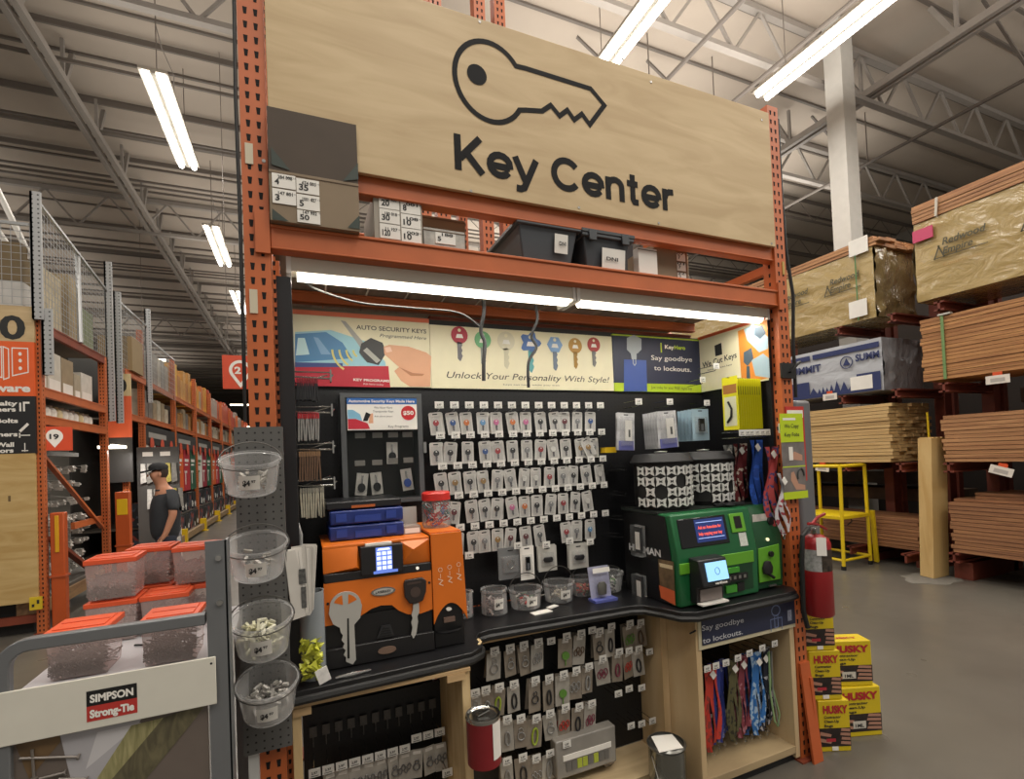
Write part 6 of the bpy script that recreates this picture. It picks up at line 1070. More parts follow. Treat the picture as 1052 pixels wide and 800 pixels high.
t = thing('aisle_marker', 'orange marker with white pin reading 19 hanging in first left bay', 'sign', (-2.28, 5.05, 1.92)); MB().obox((-2.3, 5.06, 2.05), Vector((.75, .66, 0)), Z3, Vector((.66, -.75, 0)), .16, .13, .005).build('card', flat('#cf4a28', .4), t)
R_, F_ = Vector((.75, .66, 0)), Vector((.66, -.75, 0)); c0 = Vector((-2.3, 5.06, 2.06))+F_*.007
mb = MB().add([c0+R_*.075*math.cos(a)+Z3*(.015+.075*math.sin(a)) for a in [-.7+k*(PI+1.4)/16 for k in range(17)]]+[c0-Z3*.11], [tuple(range(18))]); pn = mb.build('pin_shape', WHITE, t)
mb = MB(); text(mb, '19', c0-R_*.045-Z3*.015+F_*.003, R_, Z3, .08, .055, bold=.03); mb.build('number', INK, pn)
for (x, y, z1, w_, lb) in ((-2.26, 5.0, 1.25, .12, 'tall orange post guard with yellow stripe before the left bay'), (-2.16, 6.75, 1.38, .17, 'orange post guard with rounded yellow label beside the person')):
    t = thing('post_guard', lb, 'post guard', (x, y, 0)); MB().box(x-w_/2, x+w_/2, y-.04, y+.06, 0, z1).build('guard', flat('#b8511f', .5), t, bev=.01)
    if w_ > .15: MB().box(x-w_*.36, x+w_*.36, y-.046, y-.04, z1-.32, z1-.1).build('yellow_label', flat('#e0b820', .4), t, bev=.02)
    else: MB().box(x-.018, x+.018, y-.047, y-.04, z1-.42, z1-.03).build('yellow_stripe', flat('#dca51e', .4), t, bev=.003)
    MB().box(x-w_/2-.01, x+w_/2+.01, y-.05, y+.07, z1*.45, z1*.45+.02).build('strap_band', flat('#b0512a', .4), t)
# second end: narrow sign and grey glove display
t = thing('aisle_sign', 'narrow aisle sign with number 20 over orange and black panels', 'sign', (-2.35, 7.68, 2.0)); yq = 7.66
for z0, z1, c in ((2.85, 3.2, '#c9b58a'), (2.2, 2.85, '#d8603a'), (1.5, 2.2, '#2c2a29')): MB().box(-2.66, -2.27, yq, yq+.03, z0, z1).build({'#c9b58a': 'number_board', '#d8603a': 'orange_panel', '#2c2a29': 'black_panel'}[c], flat(c, .5, vary=.05), t)
mb = MB(); text(mb, '20', (-2.58, yq-.001, 2.92), X3, Z3, .26, .2, bold=.03); mb.build('aisle_number', INK, t)
tag(MB().box(-2.75, -2.3, 7.9, 8.5, 3.3, 3.85).build('carton', flat('#8f7a58', .7)), 'brown carton on the rack above the narrow aisle sign', 'box')
t = thing('glove_display', 'grey end panel display hung with bagged work gloves behind the person', 'display', (-2.2, 7.5, .0)); MB().box(-2.3, -1.72, 8.0, 8.05, .0, 2.05).build('panel', flat('#4f4e4c', .5), t); MB().box(-2.22, -2.08, 7.99, 8.0, 1.9, 1.97).box(-1.98, -1.84, 7.99, 8.0, 1.9, 1.97).build('white_label', PAPER, t)
for r in range(2):
    for c in range(6):
        x = -2.24+c*.085+.08*r; z = 1.78-.42*r; tag(MB().prism([(x, 7.96, z), (x+.06, 7.96, z), (x+.075, 7.95, z-.3), (x-.005, 7.95, z-.33)], (0, .02, 0)).build('work_glove', flat(['#c9c7c2', '#8f8d88', '#5a5a5c', '#d8d6d0', '#b0a24a', '#77756f'][c], .5, vary=.3, vscale=20)), 'bagged glove on the grey display, %s from left in %s row' % (ORD[c], 'upper' if r == 0 else 'lower'), 'glove', 'gloves on the grey display')
tag(MB().box(-1.95, -1.7, 7.86, 7.95, 0, .75).build('white_goods', patches(['#d8d6d0', '#3f3f44', '#b9b7b2', '#77757a'], vs=14)), 'black and white packaged goods under the hanging gloves', 'goods')
PTL = [patches(['#1d1e22', '#2a2c33', '#b9b7b2', '#23262e', '#3d4654', '#8a3a30'], (1, 1, 1), 9), patches(['#1d1e22', '#2c2d2f', '#d0cec8', '#1a1a1c'], (1, 1, 1), 9)]
# far racks along the aisle
XR = -2.45; bays = [8.9+2.45*i for i in range(12)]
hdr = ['#2f2d2c', '#383635', '#2f2d2c', '#413f3c']; ban = [('#d9d7cf', 'white'), ('#8f2636', 'maroon'), ('#1f5a40', 'dark green'), ('#d8602c', 'orange'), ('#b02f3a', 'red'), ('#2c5a44', 'green')]
BANW = {}
for i, y in enumerate(bays):
    near = i < 6
    t = thing('rack_post', 'orange post of the far left racks, %s along the aisle' % (ORD[i]), 'rack post', (XR, y, 0), 0, 'orange posts far along the left aisle')
    if i < 4: post(XR-.04, y, .004, 4.2-.05*i, t, 'post', '-y+x', .09, .08)
    else: MB().box(XR-.04, XR+.05, y, y+.08, .004, 4.0).build('post', ORANGE, t)
    MB().box(XR-.06, XR+.07, y-.02, y+.1, 0, .01).build('base_plate', ORANGE_D, t)
    for z, nm in ((2.55, 'lower'), (3.25, 'upper')): ybeam(y+.08, y+2.4, z, '%s beam of far left bay, %s along the aisle' % (nm, ORD[i]), x=XR-.02)
    tag(MB().box(XR-1.0, XR-.03, y+.08, y+2.4, 2.6, 2.63).build('shelf_deck', flat('#5f584e', .7)), 'lower shelf deck in far left bay, %s along the aisle' % ORD[i], 'shelf deck', 'shelf decks of the far left bays')
    tag(MB().box(XR-1.02, XR-1.0, y, y+2.45, .05, 4.0).build('back_board', flat('#3a3835', .7)), 'dark back of far left bay, %s along the aisle' % ORD[i], 'panel', 'dark backs of the far left bays')
    rr = random.Random(20+i); nn = 7 if i < 5 else 3
    for j in range(nn):
        yy = y+.15+j*2.2/nn; ww = 2.2/nn*.88; c = rr.choice([['#a8a196', '#8e8a84', '#b9b2a4', '#9a968f'], ['#b98a4a', '#c99a3e', '#a8703a'], ['#c98a2c', '#b9672c', '#a89070'], ['#c0522e', '#b94a2c', '#a8968a']][min(3, i)] )
        tag(MB().box(XR-.6, XR-.04, yy, yy+ww, 3.36, 3.36+rr.uniform(.5, .85)).build('tall_package', flat(c, .6, vary=.25, vscale=5)), 'tall package on the top shelf, number %s in the %s far bay' % (ORD[j], ORD[i]), 'package', 'tall packages on top of the far left racks')
        c = rr.choice(['#b9b09c', '#9a8a70', '#c4bfb4', '#77706a', '#a87840'])
        tag(MB().box(XR-.6, XR-.06, yy, yy+ww, 2.64, 2.64+rr.uniform(.3, .55)).build('package', flat(c, .6, vary=.25, vscale=8)), 'package on the middle shelf, number %s in the %s far bay' % (ORD[j], ORD[i]), 'package', 'packages on the middle shelf of the far left racks')
    tag(MB().box(XR-.02, XR+.04, y+.1, y+2.4, 2.15, 2.5).box(XR+.04, XR+.045, y+.3, y+1.6, 2.28, 2.38, 1).build('header_board', [flat(hdr[i % 4], .5), flat('#9c9a95')]), 'dark header board with pale lettering strip over the %s far bay' % ORD[i], 'sign', 'dark header boards of the far left racks')
    for j in range(3):
        col, cn = ban[(i*3+j+ (0 if i else 0)) % 6]; yy = y+.18+j*.76
        t = thing('banner', '%s product banner, %s of three in the %s far left bay' % (cn, ORD[j], ORD[i]), 'banner', (XR, yy, 1.15), 0, 'product banners along the left aisle')
        MB().box(XR-.01, XR+.02, yy, yy+.68, 1.15, 2.152).build('cloth', flat(col, .5, vary=.05), t); mb = MB().box(XR+.02, XR+.024, yy+.08, yy+.5, 1.85, 1.92).box(XR+.02, XR+.024, yy+.08, yy+.4, 1.76, 1.8).box(XR+.02, XR+.024, yy+.1, yy+.16, 1.3, 1.62).box(XR+.02, XR+.024, yy+.04, yy+.3, 1.58, 1.63); mb.build('printed_mark', WHITE if cn != 'white' else flat('#3f6a48'), t)
        if i < 7: tag(MB().cyl((XR+.05, yy+.3, 2.16), (XR+.055, yy+.3, 2.16), .13, 14).build('round_marker', flat('#c9533a')), 'round red location marker above the %s banner of the %s far bay' % (ORD[j], ORD[i]), 'sign', 'round markers along the left aisle')
    for j in range(4):
        yy = y+.12+j*.57; tag(MB().box(XR-.3, XR+.06, yy, yy+.5, .203, .60).build('tool_carton', PTL[j % 2]), 'black tool carton on the floor shelf, %s from near in the %s far bay' % (ORD[j], ORD[i]), 'box', 'lower tool cartons along the left aisle'); tag(MB().box(XR-.25, XR+.02, yy+.02, yy+.46, .66, 1.08).build('tool_carton', PTL[j % 2]), 'black tool carton on the upper low shelf, %s from near in the %s far bay' % (ORD[j], ORD[i]), 'box', 'upper tool cartons along the left aisle') 
    tag(MB().box(XR-.9, XR+.08, y+.08, y+2.4, .12, .2).box(XR-.9, XR+.04, y+.1, y+2.4, .62, .65).build('display_shelf', flat('#4a443c', .6)), 'low display shelf of the %s far left bay' % ORD[i], 'shelf', 'low display shelves along the left aisle')
    t = thing('floor_guard', 'yellow and tan floor rail before the %s far left bay' % ORD[i], 'rail', (XR+.2, y, 0), 0, 'yellow floor guards of the left aisle'); MB().box(XR+.1, XR+.18, y, y+2.4, .06, .2).build('rail', flat('#8f7654', .6, vary=.15), t); MB().box(XR+.08, XR+.22, y-.06, y+.06, 0, .33).box(XR+.04, XR+.26, y-.09, y+.09, 0, .02).build('yellow_foot', flat('#d8b21e', .4), t)
t = thing('aisle_marker', 'orange hanging aisle marker with white pin left of the big upright', 'sign', (-.75, 8, 3.0)); MB().box(-1.045, -.55, 7.99, 8.01, 3.03, 3.62).build('card', flat('#cf4a28', .4), t)
mb = MB(); c0 = Vector((-.77, 7.985, 3.36)); stroke(mb, [c0+Vector((.15*math.cos(a), 0, .15*math.sin(a))) for a in [-.6+k*(PI+1.2)/18 for k in range(19)]]+[c0-Z3*.27], .05, 7.985); mb.build('pin_outline', WHITE, t); mb = MB(); text(mb, '21', (-.86, 7.984, 3.30), X3, Z3, .17, .12, bold=.04); mb.build('number', WHITE, t)
tag(MB().cyl((-.95, 8, 3.62), (-.95, 8, 9), .006, 5).build('hanging_wire', BEAMD), 'wire holding the orange hanging aisle marker', 'wire')
for i, (x, y, z) in enumerate(((-3.6, 14, 4.6), (-2.0, 22, 4.3), (-1.9, 28, 3.8))): tag(MB().cyl((x, y, z+.05), (x, y, 9), .006, 4, 1).box(x-.5, x+.5, y-.05, y+.05, z, z+.05).build('work_lamp', [flat('#fff3dc', .5, emit=5), BEAMD]), 'small lit lamp far down the left aisle, %s nearest' % ORD[i], 'light', 'small lamps down the left aisle')
tag(MB().box(-2.46, -2.42, 7.35, 7.75, 2.06, 2.08).box(-2.6, -2.3, 7.3, 7.5, 2.02, 2.06).build('work_lamp', flat('#fff3dc', .5, emit=4)), 'small lit lamp under the beams right of the first left bay', 'light', 'small lamps down the left aisle')
area('aisle_lamp_light', (-2.2, 7.3, 1.98), .3, .3, 12)
# racks behind the sign
for x, lb in ((.02, 'far left'), (.90, 'left'), (1.02, 'middle left'), (1.33, 'middle right'), (1.48, 'right')): upright(x, 1.25, 2.3, 5.2, '%s orange upright of the tall rack rising behind the wooden sign' % lb, '-y+x', nb=3)
for z, n_ in ((2.95, 'lower'), (4.62, 'upper')): beam('shelf_beam', '%s orange beam of the tall rack behind the wooden sign' % n_, .1, 1.05, 1.26, 1.31, z, z+.1, clips=False)
tag(MB().bar((2.56, .15, 2.75), (2.56, .9, 3.2), .04, .03).box(2.54, 2.57, .1, 1.0, 2.6, 2.64).build('brace', ORANGE), 'orange brace inside the right upright above the shelf', 'brace')
tag(MB().box(1.65, 2.48, 1.15, 1.18, .0, 3.4).build('dark_board', flat('#2d2f33', .6)), 'dark board seen behind the bins at the right of the shelf', 'board')
tag(MB().box(.3, 1.5, .80, .95, 2.47, 2.78).build('cream_box', flat('#a39a86', .6, vary=.2)), 'long cream box deep behind the pale carton on the shelf', 'box')
# ---------------------------------------------------------------- person in the aisle
def skin(name, verts, edges, radii, mat, parent, root=0, sub=2):
    me = bpy.data.meshes.new(name); me.from_pydata(verts, edges, []); o = bpy.data.objects.new(name, me); sc.collection.objects.link(o); o.parent = parent
    s = o.modifiers.new('skin', 'SKIN'); s.use_smooth_shade = True; b_ = o.modifiers.new('sub', 'SUBSURF'); b_.levels = sub; b_.render_levels = sub; me.materials.append(mat)
    if not me.skin_vertices: me.skin_vertices.new()
    for i, r in enumerate(radii): me.skin_vertices[0].data[i].radius = r if isinstance(r, tuple) else (r, r)
    me.skin_vertices[0].data[root].use_root = True; return o
SK = flat('#b98468', .55); SHIRT = flat('#34373c', .8, vary=.1); JEAN = flat('#262c3a', .8, vary=.1)
pd = .0; d6 = CAM+ray(172, 600)*5.9
t = thing('person', 'person in dark cap, charcoal t-shirt and dark jeans walking left, head down', 'person', (d6.x, d6.y, 0), PI+.35)
V = [(0, 0, .96), (0, 0, 1.15), (.0, 0, 1.36), (.02, 0, 1.49), (.045, 0, 1.555), (.065, 0, 1.65), (.065, 0, 1.73), (.125, 0, 1.60)]; Ed = [(i, i+1) for i in range(6)]+[(5, 7)]; Rd = [(.16, .13), (.17, .14), (.165, .13), (.075, .075), (.068, .068), (.10, .115), (.085, .09), (.05, .05)]
def limb(base, pts, rs):
    p = base
    for q, r in zip(pts, rs): V.append(q); Rd.append(r); Ed.append((p, len(V)-1)); p = len(V)-1
    return p
for s in (-1, 1):
    fw = .0 if s < 0 else .06
    w_ = limb(2, [(-.04, s*.19, 1.42), (-.10+fw, s*.245, 1.17), (-.02+fw, s*.245, .95), (.0+fw, s*.242, .91)], [(.06, .06), (.046, .046), (.032, .03), (.038, .02)])
    hx = .0+fw; HD = -.02
    for k in range(4): 
        yy = s*(.262-.019*k); limb(w_, [(hx+.035, yy, .865+.003*k), (hx+.05, yy*1.0, .835-.004*(k in (1, 2))), (hx+.045, yy, .81+(.01 if k in (0, 3) else 0))], [(.0095,)*2, (.0088,)*2, (.0078,)*2])
    limb(w_, [(hx+.03, s*.2, .895), (hx+.055, s*.195, .865)], [(.011,)*2, (.009,)*2])
    lf = .16*s
    limb(0, [(0+.0, s*.09, .88), (.0+lf*.9, s*.1, .5), (lf*1.1-.07*(s < 0)-.0, s*.1, .1), (lf*1.1+.1-.05*(s < 0), s*.1, .04)], [(.085, .085), (.06, .06), (.045, .045), (.04, .035)])
body = skin('body', V, Ed, Rd, SK, t)
# face: nose, ear, brow built as small attached pieces
MB().lathe([(.001, -.022), (.013, -.014), (.009, .008), (.001, .02)], (.168, 0, 1.655), 10).build('nose', SK, t, local=True)
for s in (-1, 1): MB().lathe([(.001, -.03), (.016, -.015), (.018, .012), (.001, .03)], (.06, s*.088, 1.66), 10, 0, 1, .4).build('ear', SK, t, local=True); MB().sphere((.152, s*.032, 1.68), .009, 10).build('eye', flat('#2a211d', .3), t, local=True)
MB().box(.158, .166, -.022, .022, 1.607, 1.612).build('mouth', flat('#8a5046', .5), t, local=True)
mb = MB().lathe([(.070, -.075), (.088, -.04), (.092, .0), (.09, .05)], (.045, 0, 1.69), 20, 0, .95, .95)
mb.f = [f_ for f_ in mb.f if all(mb.v[i].x < .055 for i in f_)]; mb.m = mb.m[:len(mb.f)]; mb.s = mb.s[:len(mb.f)]; mb.build('hair', flat('#3a2d25', .8), t, local=True)
MB().lathe([(.098, 0), (.102, .03), (.09, .06), (.055, .082), (.001, .09)], (.06, 0, 1.715), 24, 0, 1.02, .95).build('cap', flat('#1e1f22', .8), t, local=True)
MB().prism([(.11, -.085, 1.715), (.21, -.06, 1.685), (.24, 0, 1.68), (.21, .06, 1.685), (.11, .085, 1.715)], (0, 0, .022)).build('cap_brim', flat('#16171a', .8), t, local=True)
sv = [(0, 0, .80), (0.01, 0, 1.10), (0, 0, 1.34), (.01, 0, 1.44), (.02, 0, 1.515)]; se = [(0, 1), (1, 2), (2, 3), (3, 4)]; sr = [(.19, .17), (.20, .175), (.19, .155), (.13, .12), (.088, .088)]
for s in (-1, 1):
    n0 = len(sv); fw = 0 if s < 0 else .04; sv += [(-.04, s*.19, 1.42), (-.09+fw, s*.246, 1.2)]; se += [(2, n0), (n0, n0+1)]; sr += [(.075, .075), (.07, .07)]
skin('t_shirt', sv, se, sr, SHIRT, t)
jv = [(0, 0, .99), (0, 0, .90)]; je = [(0, 1)]; jr = [(.15, .15), (.16, .15)]
for s in (-1, 1):
    lf = .16*s; n0 = len(jv); jv += [(0, s*.095, .80), (lf*.9, s*.1, .5), (lf*1.1-.07*(s < 0), s*.1, .1)]; je += [(1, n0), (n0, n0+1), (n0+1, n0+2)]; jr += [(.095, .095), (.08, .08), (.065, .065)]
skin('jeans', jv, je, jr, JEAN, t)
for s in (-1, 1):
    lf = .16*s*1.1-.07*(s < 0); MB().obox((lf+.05, s*.1, .045), X3, Z3, Y3, .13, .042, .045).build('shoe', flat('#1d1b1a', .6), t, bev=.02, local=True)
MB().tube([(-.03+.04*math.cos(a)*1.0, -.245+.04*math.sin(a), .965-.015*math.cos(a)) for a in [k*PI/6 for k in range(12)]], .008, 6, closed=True).build('wrist_watch', BLACK, t, local=True); t.scale = (.97, .97, .97)

for (u0, v0, u1, v1, lb) in ((-14, 171, 32, 266, 'upper'), (-20, 212, 19, 267, 'lower')):
    a, b_ = at(u0, v0, 'Y', 5.1), at(u1, v1, 'Y', 5.1); t = thing('light_channel', '%s white metal light channel leaning behind the mesh at top left' % lb, 'light channel', tuple(b_), 0, 'white channels behind the mesh'); d = (a-b_).normalized()
    MB().bar(b_, a, .03, .05).build('channel', flat('#dcd9d3', .4), t); MB().bar(b_-Y3*.02+X3*.02, a-Y3*.02+X3*.02, .012, .01).build('edge', flat('#efece6', .4), t)
# ---------------------------------------------------------------- lumber racks on the right
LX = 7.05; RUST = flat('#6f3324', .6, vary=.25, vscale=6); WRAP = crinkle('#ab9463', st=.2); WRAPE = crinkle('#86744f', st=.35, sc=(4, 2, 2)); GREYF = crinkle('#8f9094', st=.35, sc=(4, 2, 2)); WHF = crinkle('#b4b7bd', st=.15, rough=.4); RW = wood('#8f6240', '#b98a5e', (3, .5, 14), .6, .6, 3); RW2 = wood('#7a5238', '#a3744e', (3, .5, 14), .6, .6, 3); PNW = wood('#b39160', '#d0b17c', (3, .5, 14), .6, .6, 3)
rq = random.Random(4)
def wrap_mesh(x0, x1, y0, y1, z0, z1, amp=.02, n=26):
    """plastic wrapped block: dense grid with creased surface"""
    mb = MB(); r = random.Random(int(y0*100)+7); cr = [(r.uniform(0, 1), r.uniform(0, 1), r.uniform(-1.4, 1.4), r.uniform(.01, .03)) for _ in range(26)]
    def disp(s, q): return sum(amp*.55*math.exp(-(((s-a)*math.cos(c)+(q-b_)*math.sin(c))/d)**2)*math.exp(-((s-a)**2+(q-b_)**2)/.09) for a, b_, c, d in cr)
    m_ = 16; ny, nx = 48, 16
    vs = [(x0-disp(i/ny, j/m_), y0+(y1-y0)*i/ny, z0+(z1-z0)*j/m_+(.0 if 0 < j < m_ else 0)) for i in range(ny+1) for j in range(m_+1)]
    mb.add(vs, [(i*(m_+1)+j, i*(m_+1)+j+1, (i+1)*(m_+1)+j+1, (i+1)*(m_+1)+j) for i in range(ny) for j in range(m_)], 0, True)
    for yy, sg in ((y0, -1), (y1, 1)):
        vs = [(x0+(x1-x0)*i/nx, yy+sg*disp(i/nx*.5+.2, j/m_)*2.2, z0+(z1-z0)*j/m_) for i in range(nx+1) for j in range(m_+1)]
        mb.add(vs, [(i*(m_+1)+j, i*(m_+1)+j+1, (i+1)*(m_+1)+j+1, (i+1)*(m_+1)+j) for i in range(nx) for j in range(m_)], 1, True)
    mb.add([(x0, y0, z1), (x1, y0, z1), (x1, y1, z1), (x0, y1, z1), (x0, y0, z0), (x1, y0, z0), (x1, y1, z0), (x0, y1, z0)], [(0, 1, 2, 3), (7, 6, 5, 4), (1, 5, 6, 2)], 0); return mb
def loose_boards(parent, x0, x1, y0, y1, z0, n, th=.035, mat=None, jit=.05):
    for i in range(n):
        for q in range(4):
            xa = x0+(x1-x0)*q/4; MB().box(xa+.005-(.02*rq.random() if q == 0 else 0), xa+(x1-x0)/4-.005, y0+rq.uniform(-jit, jit), y1, z0+th*i+.002, z0+th*(i+1)-.003).build('board', mat or RW, parent)
def redwood(label, y0, y1, z0, z1, zt, logos, amp=.025):
    t = thing('lumber_bundle', label, 'lumber bundle', (LX+.5, (y0+y1)/2, z0), 0, 'wrapped redwood bundles on the top rack')
    wrap_mesh(LX, LX+.85, y0, y1, z0, z1, amp).build('plastic_wrap', [WRAP, WRAPE], t)
    n_ = max(1, round((zt-z1)/.042)); loose_boards(t, LX-.02, LX+.85, y0-.06, y1, z1+.004, n_, .042)
    mb = MB(); R_ = Vector((0, -1, 0)); k_ = 1
    for (y, z, s) in logos:
        y_ = y
        text(mb, 'Redwood', (LX-.035, y_, z), R_, Z3, s, s*.2, bold=.025, shear=.2); text(mb, 'Empire', (LX-.035, y_, z-s*.27), R_, Z3, s*.7, s*.2, bold=.025, shear=.2); mb.obox((LX-.035, y_-s*.4, z-s*.34), R_, Z3, X3, s*.62, s*.012, .001)
        text(mb, 'Construction', (LX-.035, y_+.0, z-s*.62), R_, Z3, s*.85, s*.1, 1)
        mb.obox((LX-.035, y_+s*.14, z-s*.17), Vector((0, -.35, .94)), Vector((0, .94, .35)), X3, s*.2, s*.018, .001); mb.obox((LX-.035, y_+s*.03, z-s*.17), Vector((0, .35, .94)), Vector((0, .94, -.35)), X3, s*.2, s*.018, .001)
    mb.build('printed_name', [flat('#4a4632', .5), flat('#a0793f', .5)], t); return t
b1 = redwood('wrapped redwood bundle nearest the camera at the far right top', -1.6, 1.67, 3.29, 4.23, 4.42, ((1.38, 3.87, .40), (.62, 3.87, .40)))
b2 = redwood('wrapped redwood bundle beside the right upright on the top rack', 2.14, 6.3, 3.25, 4.17, 4.30, ((2.70, 3.84, .40), (3.42, 3.84, .40), (4.15, 3.84, .40)))
MB().box(LX-.045, LX-.03, 1.46, 1.665, 4.0, 4.14).build('pink_mark', flat('#c2456a', .5), b1); MB().box(LX-.05, LX-.045, 2.22, 2.45, 3.30, 3.52).build('white_label', PAPER, b2); MB().box(LX-.05, LX-.04, 2.17, 2.41, 4.12, 4.33).build('white_label', PAPER, b2); MB().box(LX-.048, LX-.042, 2.33, 2.345, 3.25, 4.2).build('green_strap', flat('#4f7a4a'), b2)
MB().bar((LX-.045, 1.42, 4.22), (LX-.05, 1.4, 4.43), .02, .02).build('wood_clip', flat('#c9c4b8'), b1)
def strapped(label, y0, y1, z0, n, th, mat, strap=None, x1=.84, group=None):
    t = thing('lumber_stack', label, 'lumber stack', (LX+.5, (y0+y1)/2, z0), 0, group)
    for i in range(n):
        jj = rq.uniform(-.006, .006)
        if y0 > 1.8:
            for q in range(6): xa = LX+x1*q/6; MB().box(xa+(rq.uniform(-.01, .01) if q == 0 else .003), xa+x1/6-.004, y0+rq.uniform(-.03, .03), y1, z0+th*i+.002, z0+th*(i+1)-.003).build('board', mat, t)
        else: MB().box(LX+jj, LX+x1, y0, y1+rq.uniform(-.02, .02), z0+th*i+.002, z0+th*(i+1)-.003).build('board', mat, t)
    if strap: MB().box(LX-.02, LX-.014, strap, strap+.03, z0, z0+n*th+.01).box(LX-.03, LX+.03, strap-.07, strap+.05, z0+n*th, z0+n*th+.02, 1).build('strap', [flat('#6f8f5a', .4), flat('#b9b7b0', .4)], t)
    return t
strapped('strapped redwood stack on the second level at the far right', -1.6, 1.665, 2.33, 17, .0435, wood('#8f5f38', '#c08d58', (3, .5, 14), .6, .6, 3), 1.42)
strapped('pale pine board stack on the third level behind the yellow ladder', 2.05, 6.3, 1.37, 17, .0445, PNW)
strapped('reddish board stack on the third level above the leaning planks', -1.6, 1.50, 1.37, 12, .045, RW)
strapped('brown board stack on the bottom level behind the leaning planks', -1.6, 1.47, .33, 13, .0445, RW2)
LX = 7.3; t_ = strapped('reddish board stack on the bottom level behind the ladder', 1.92, 6.3, .235, 9, .0445, RW2, x1=.6); LX = 7.05
t = thing('lumber_stack', 'loose brown boards spread on top of bottom stack at far right', 'lumber stack', (7.6, .5, .91))
for i in range(3):
    for q in range(4): MB().box(LX+.1*i+.15*q+.1, LX+.1*i+.15*q+.24, -1.6, 1.42-.05*i+rq.uniform(-.06, .06), .912+.03*i, .94+.03*i).build('board', RW2, t)
# summit bundle
t = thing('lumber_bundle', 'white and navy wrapped lumber bundle printed SUMMIT', 'lumber bundle', (7.55, 4.2, 2.28)); wrap_mesh(LX, LX+.85, 2.1, 6.3, 2.30, 2.98, .012).build('plastic_wrap', [WHF, GREYF], t)
mb = MB(); R_ = Vector((0, -1, 0)); xs = LX-.022; SN = flat('#2b3562', .45)
mb.box(xs, xs+.002, 2.12, 3.02, 2.86, 2.93).box(xs, xs+.002, 3.06, 6.2, 2.86, 2.93)
for y in (3.42, 4.6): text(mb, 'SUMMIT', (xs-.001, y, 2.685), R_, Z3, .52, .10, bold=.04)
text(mb, 'SUMM', (xs-.001, 2.42, 2.725), R_, Z3, .30, .09, bold=.04)
ce = Vector((xs-.001, 2.54, 2.735)); mb.tube([ce+Y3*.08*math.cos(k*PI/10)+Z3*.08*math.sin(k*PI/10) for k in range(20)], .007, 5, closed=True); mb.add([ce+Vector((0, .05, -.04)), ce+Vector((0, 0, .06)), ce+Vector((0, -.05, -.04))], [(0, 1, 2)])
y = 2.12
while y < 6.1:
    w_ = rq.uniform(.05, .12); h_ = rq.uniform(.12, .2) if int(y*3) % 3 else .24
    if h_ == .24: mb.add([(xs, y, 2.31), (xs, y+.3, 2.31), (xs, y+.3, 2.31+.24), (xs, y, 2.31+.24)], [(0, 1, 2, 3)]); y += .3
    else: mb.add([(xs, y, 2.31), (xs, y+w_, 2.31), (xs, y+w_, 2.36), (xs, y+w_/2, 2.31+h_), (xs, y, 2.36)], [(0, 1, 2, 3, 4)]); y += w_
mb.build('navy_print', SN, t); MB().box(xs-.004, xs-.002, 2.22, 2.5, 2.34, 2.52).build('white_label', PAPER, t)
# rack: columns, arms, price cards
for i, y in enumerate((5.6, 4.2, 2.62, 1.95, 1.45, .45, -.9)):
    t = thing('lumber_rack_column', 'rust coloured steel lumber rack column, %s from the far end' % ORD[i], 'rack column', (8.2, y, 0), 0, 'columns of the lumber rack')
    MB().box(7.95, 8.1, y-.06, y+.06, 0, 4.6).box(8.1, 8.2, y-.09, y+.09, 0, 4.6).build('column', RUST, t); MB().box(7.2 if y < 1.7 else 7.4, 8.3, y-.09, y+.09, .0, .1 if y > 1.7 else .2).build('foot', RUST, t)
    for z in (3.13, 2.18, 1.25, .215 if y < 1.7 else .12):
        MB().box(7.02 if z > .5 or y < 1.7 else 7.28, 8.0, y-.05, y+.05, z, z+.02).box(7.02, 8.0, y-.05, y+.05, z+.09, z+.11).box(7.02, 8.0, y-.012, y+.012, z, z+.11).build('arm', RUST, t)
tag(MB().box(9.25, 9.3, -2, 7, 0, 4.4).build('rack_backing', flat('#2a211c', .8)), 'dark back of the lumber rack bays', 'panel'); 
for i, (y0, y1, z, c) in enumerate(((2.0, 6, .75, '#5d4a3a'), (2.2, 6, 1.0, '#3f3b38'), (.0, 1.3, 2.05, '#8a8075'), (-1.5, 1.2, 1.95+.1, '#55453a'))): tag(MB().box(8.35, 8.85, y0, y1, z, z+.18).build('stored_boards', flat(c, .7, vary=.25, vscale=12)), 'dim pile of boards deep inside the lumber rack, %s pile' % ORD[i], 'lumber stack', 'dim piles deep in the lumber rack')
for i, (y, z, rx) in enumerate(((.96, 2.245, 0), (.98, 1.27, .3), (2.78, 2.29, 0), (2.95, 1.29, .1))):
    t = thing('price_card', 'white shelf card with orange top edge, %s' % ['below the strapped redwood stack', 'tilted under the reddish stack', 'under the SUMMIT bundle', 'above the yellow ladder'][i], 'price card', (7.01, y, z)); t.rotation_euler = (rx, 0, 0)
    MB().box(-.004, 0, -.1, .1, -.04, .05).box(-.006, -.004, -.06, .06, -.02, .02, 1).build('card', [flat('#ded6cc', .4), flat('#b0aaa4')], t, local=True); MB().box(-.004, 0, -.04, .04, .05, .085).box(0, .07, -.005, .005, .05, .083).build('orange_tab', flat('#d8562f', .4), t, local=True)
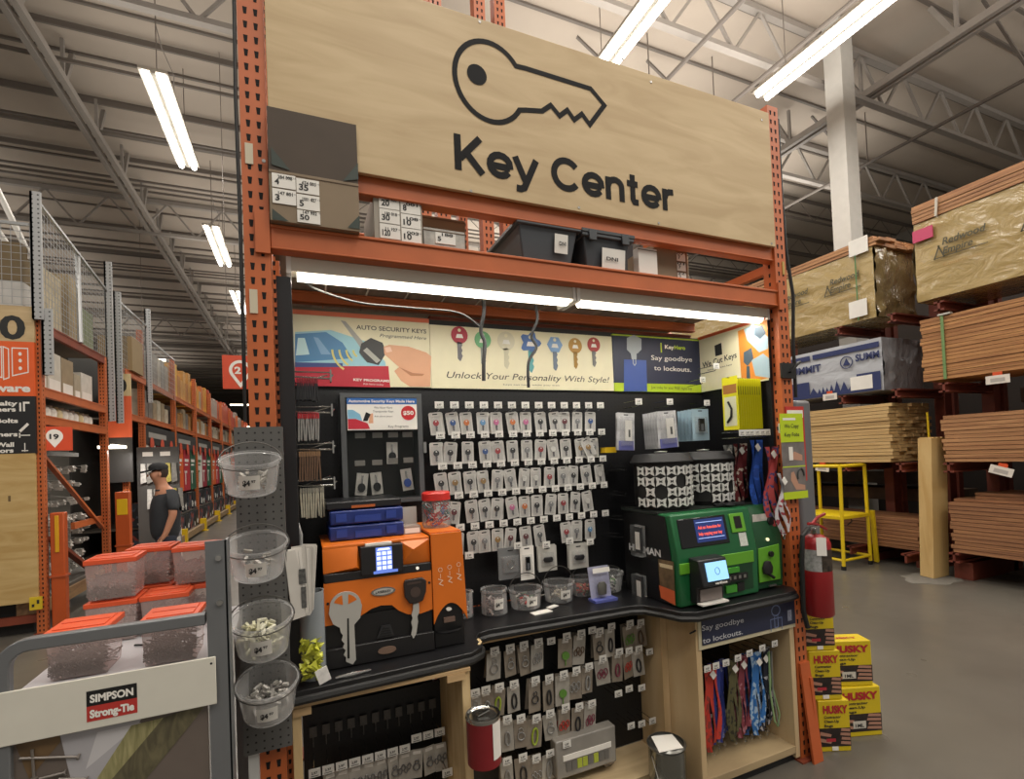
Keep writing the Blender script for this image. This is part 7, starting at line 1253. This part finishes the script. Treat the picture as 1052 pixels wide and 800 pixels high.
# leaning planks
nrm = 0
for i in range(7):
    x = 6.985+.044*i; a = Vector((x, 1.70, .002)); b_ = Vector((x+.035, 1.66, 1.66+.01*(i % 2)))
    d = (b_-a).normalized(); R_ = Vector((-.18, -1, 0)).normalized(); R_ = (R_-d*R_.dot(d)).normalized(); F_ = R_.cross(d)
    t = tag(MB().obox((a+b_)/2, R_, d, F_, .078, (b_-a).length/2-.004, .019).build('plank', wood('#bd9a60', '#d2b57e', (3, 3, .5), .6, .8, 3)), ['broad faced', 'second', 'third', 'fourth', 'fifth', 'sixth', 'rearmost'][i]+' pale plank of the group standing on end at right', 'plank', 'planks standing on end')
tag(MB().prism([(6.95+(.3+.05*(k % 3))*math.cos(k*PI/8), 1.65+(.22+.05*(k % 2))*math.sin(k*PI/8), .001) for k in range(16)], (0, 0, .002)).build('sawdust', flat('#6e6a62', .9, vary=.2, vscale=15)), 'light dust on the floor around the standing planks', 'dust')['kind'] = 'stuff'
tag(MB().cyl((7.36, 1.78, .0), (7.36, 1.8, 1.98), .012, 8).build('yellow_rod', flat('#d8b81e', .4)), 'thin yellow rod rising behind the standing planks', 'rod')
# yellow rolling ladder
YL = flat('#d6b91c', .35); t = thing('rolling_ladder', 'yellow rolling step ladder standing in front of the lumber rack', 'ladder', (6.85, 2.75, 0))
A1, A2, B1, B2 = (6.56, 2.42), (7.14, 2.44), (6.62, 3.06), (7.14, 3.1)
def leg(a, top, dx=0): MB().cyl((a[0], a[1], .03), (a[0]+dx, a[1]+.0, top), .022, 8).build('leg', YL, t); MB().cyl((a[0], a[1], 0), (a[0], a[1], .05), .03, 8).build('rubber_foot', BLACK, t)
leg(A1, 1.34, .03); leg(A2, 1.34, -.02); leg(B1, 1.34, .0); leg(B2, 1.34, 0)
MB().box(6.56, 7.16, 2.42, 3.1, .645, .69).build('platform', YL, t, bev=.005)
MB().cyl((6.58, 2.42, 1.34), (7.12, 2.44, 1.34), .022, 8).build('top_rail', YL, t); MB().cyl((6.6, 2.42, 1.34), (6.62, 3.06, 1.34), .022, 8).build('top_rail', YL, t); MB().cyl((7.12, 2.44, 1.34), (7.14, 3.1, 1.34), .022, 8).build('top_rail', YL, t)
MB().cyl((6.56, 2.42, .12), (7.14, 2.44, .12), .018, 8).build('lower_rail', YL, t); MB().cyl((6.56, 2.42, .12), (6.62, 3.06, .12), .018, 8).build('lower_rail', YL, t); MB().cyl((7.14, 2.44, .12), (7.14, 3.1, .12), .018, 8).build('lower_rail', YL, t)
MB().bar((7.2, 2.42, .72), (7.27, 2.44, .02), .03, .05).build('brake_arm', YL, t); MB().box(6.62, 6.9, 3.1, 3.4, .33, .36).cyl((6.66, 3.4, .34), (6.66, 3.1, .03), .015, 6).build('step', YL, t)
MB().tube([(6.8, 2.45, .64), (6.83, 2.46, .6), (6.8, 2.5, .55)], .008, 6).build('hook', BLACK, t)
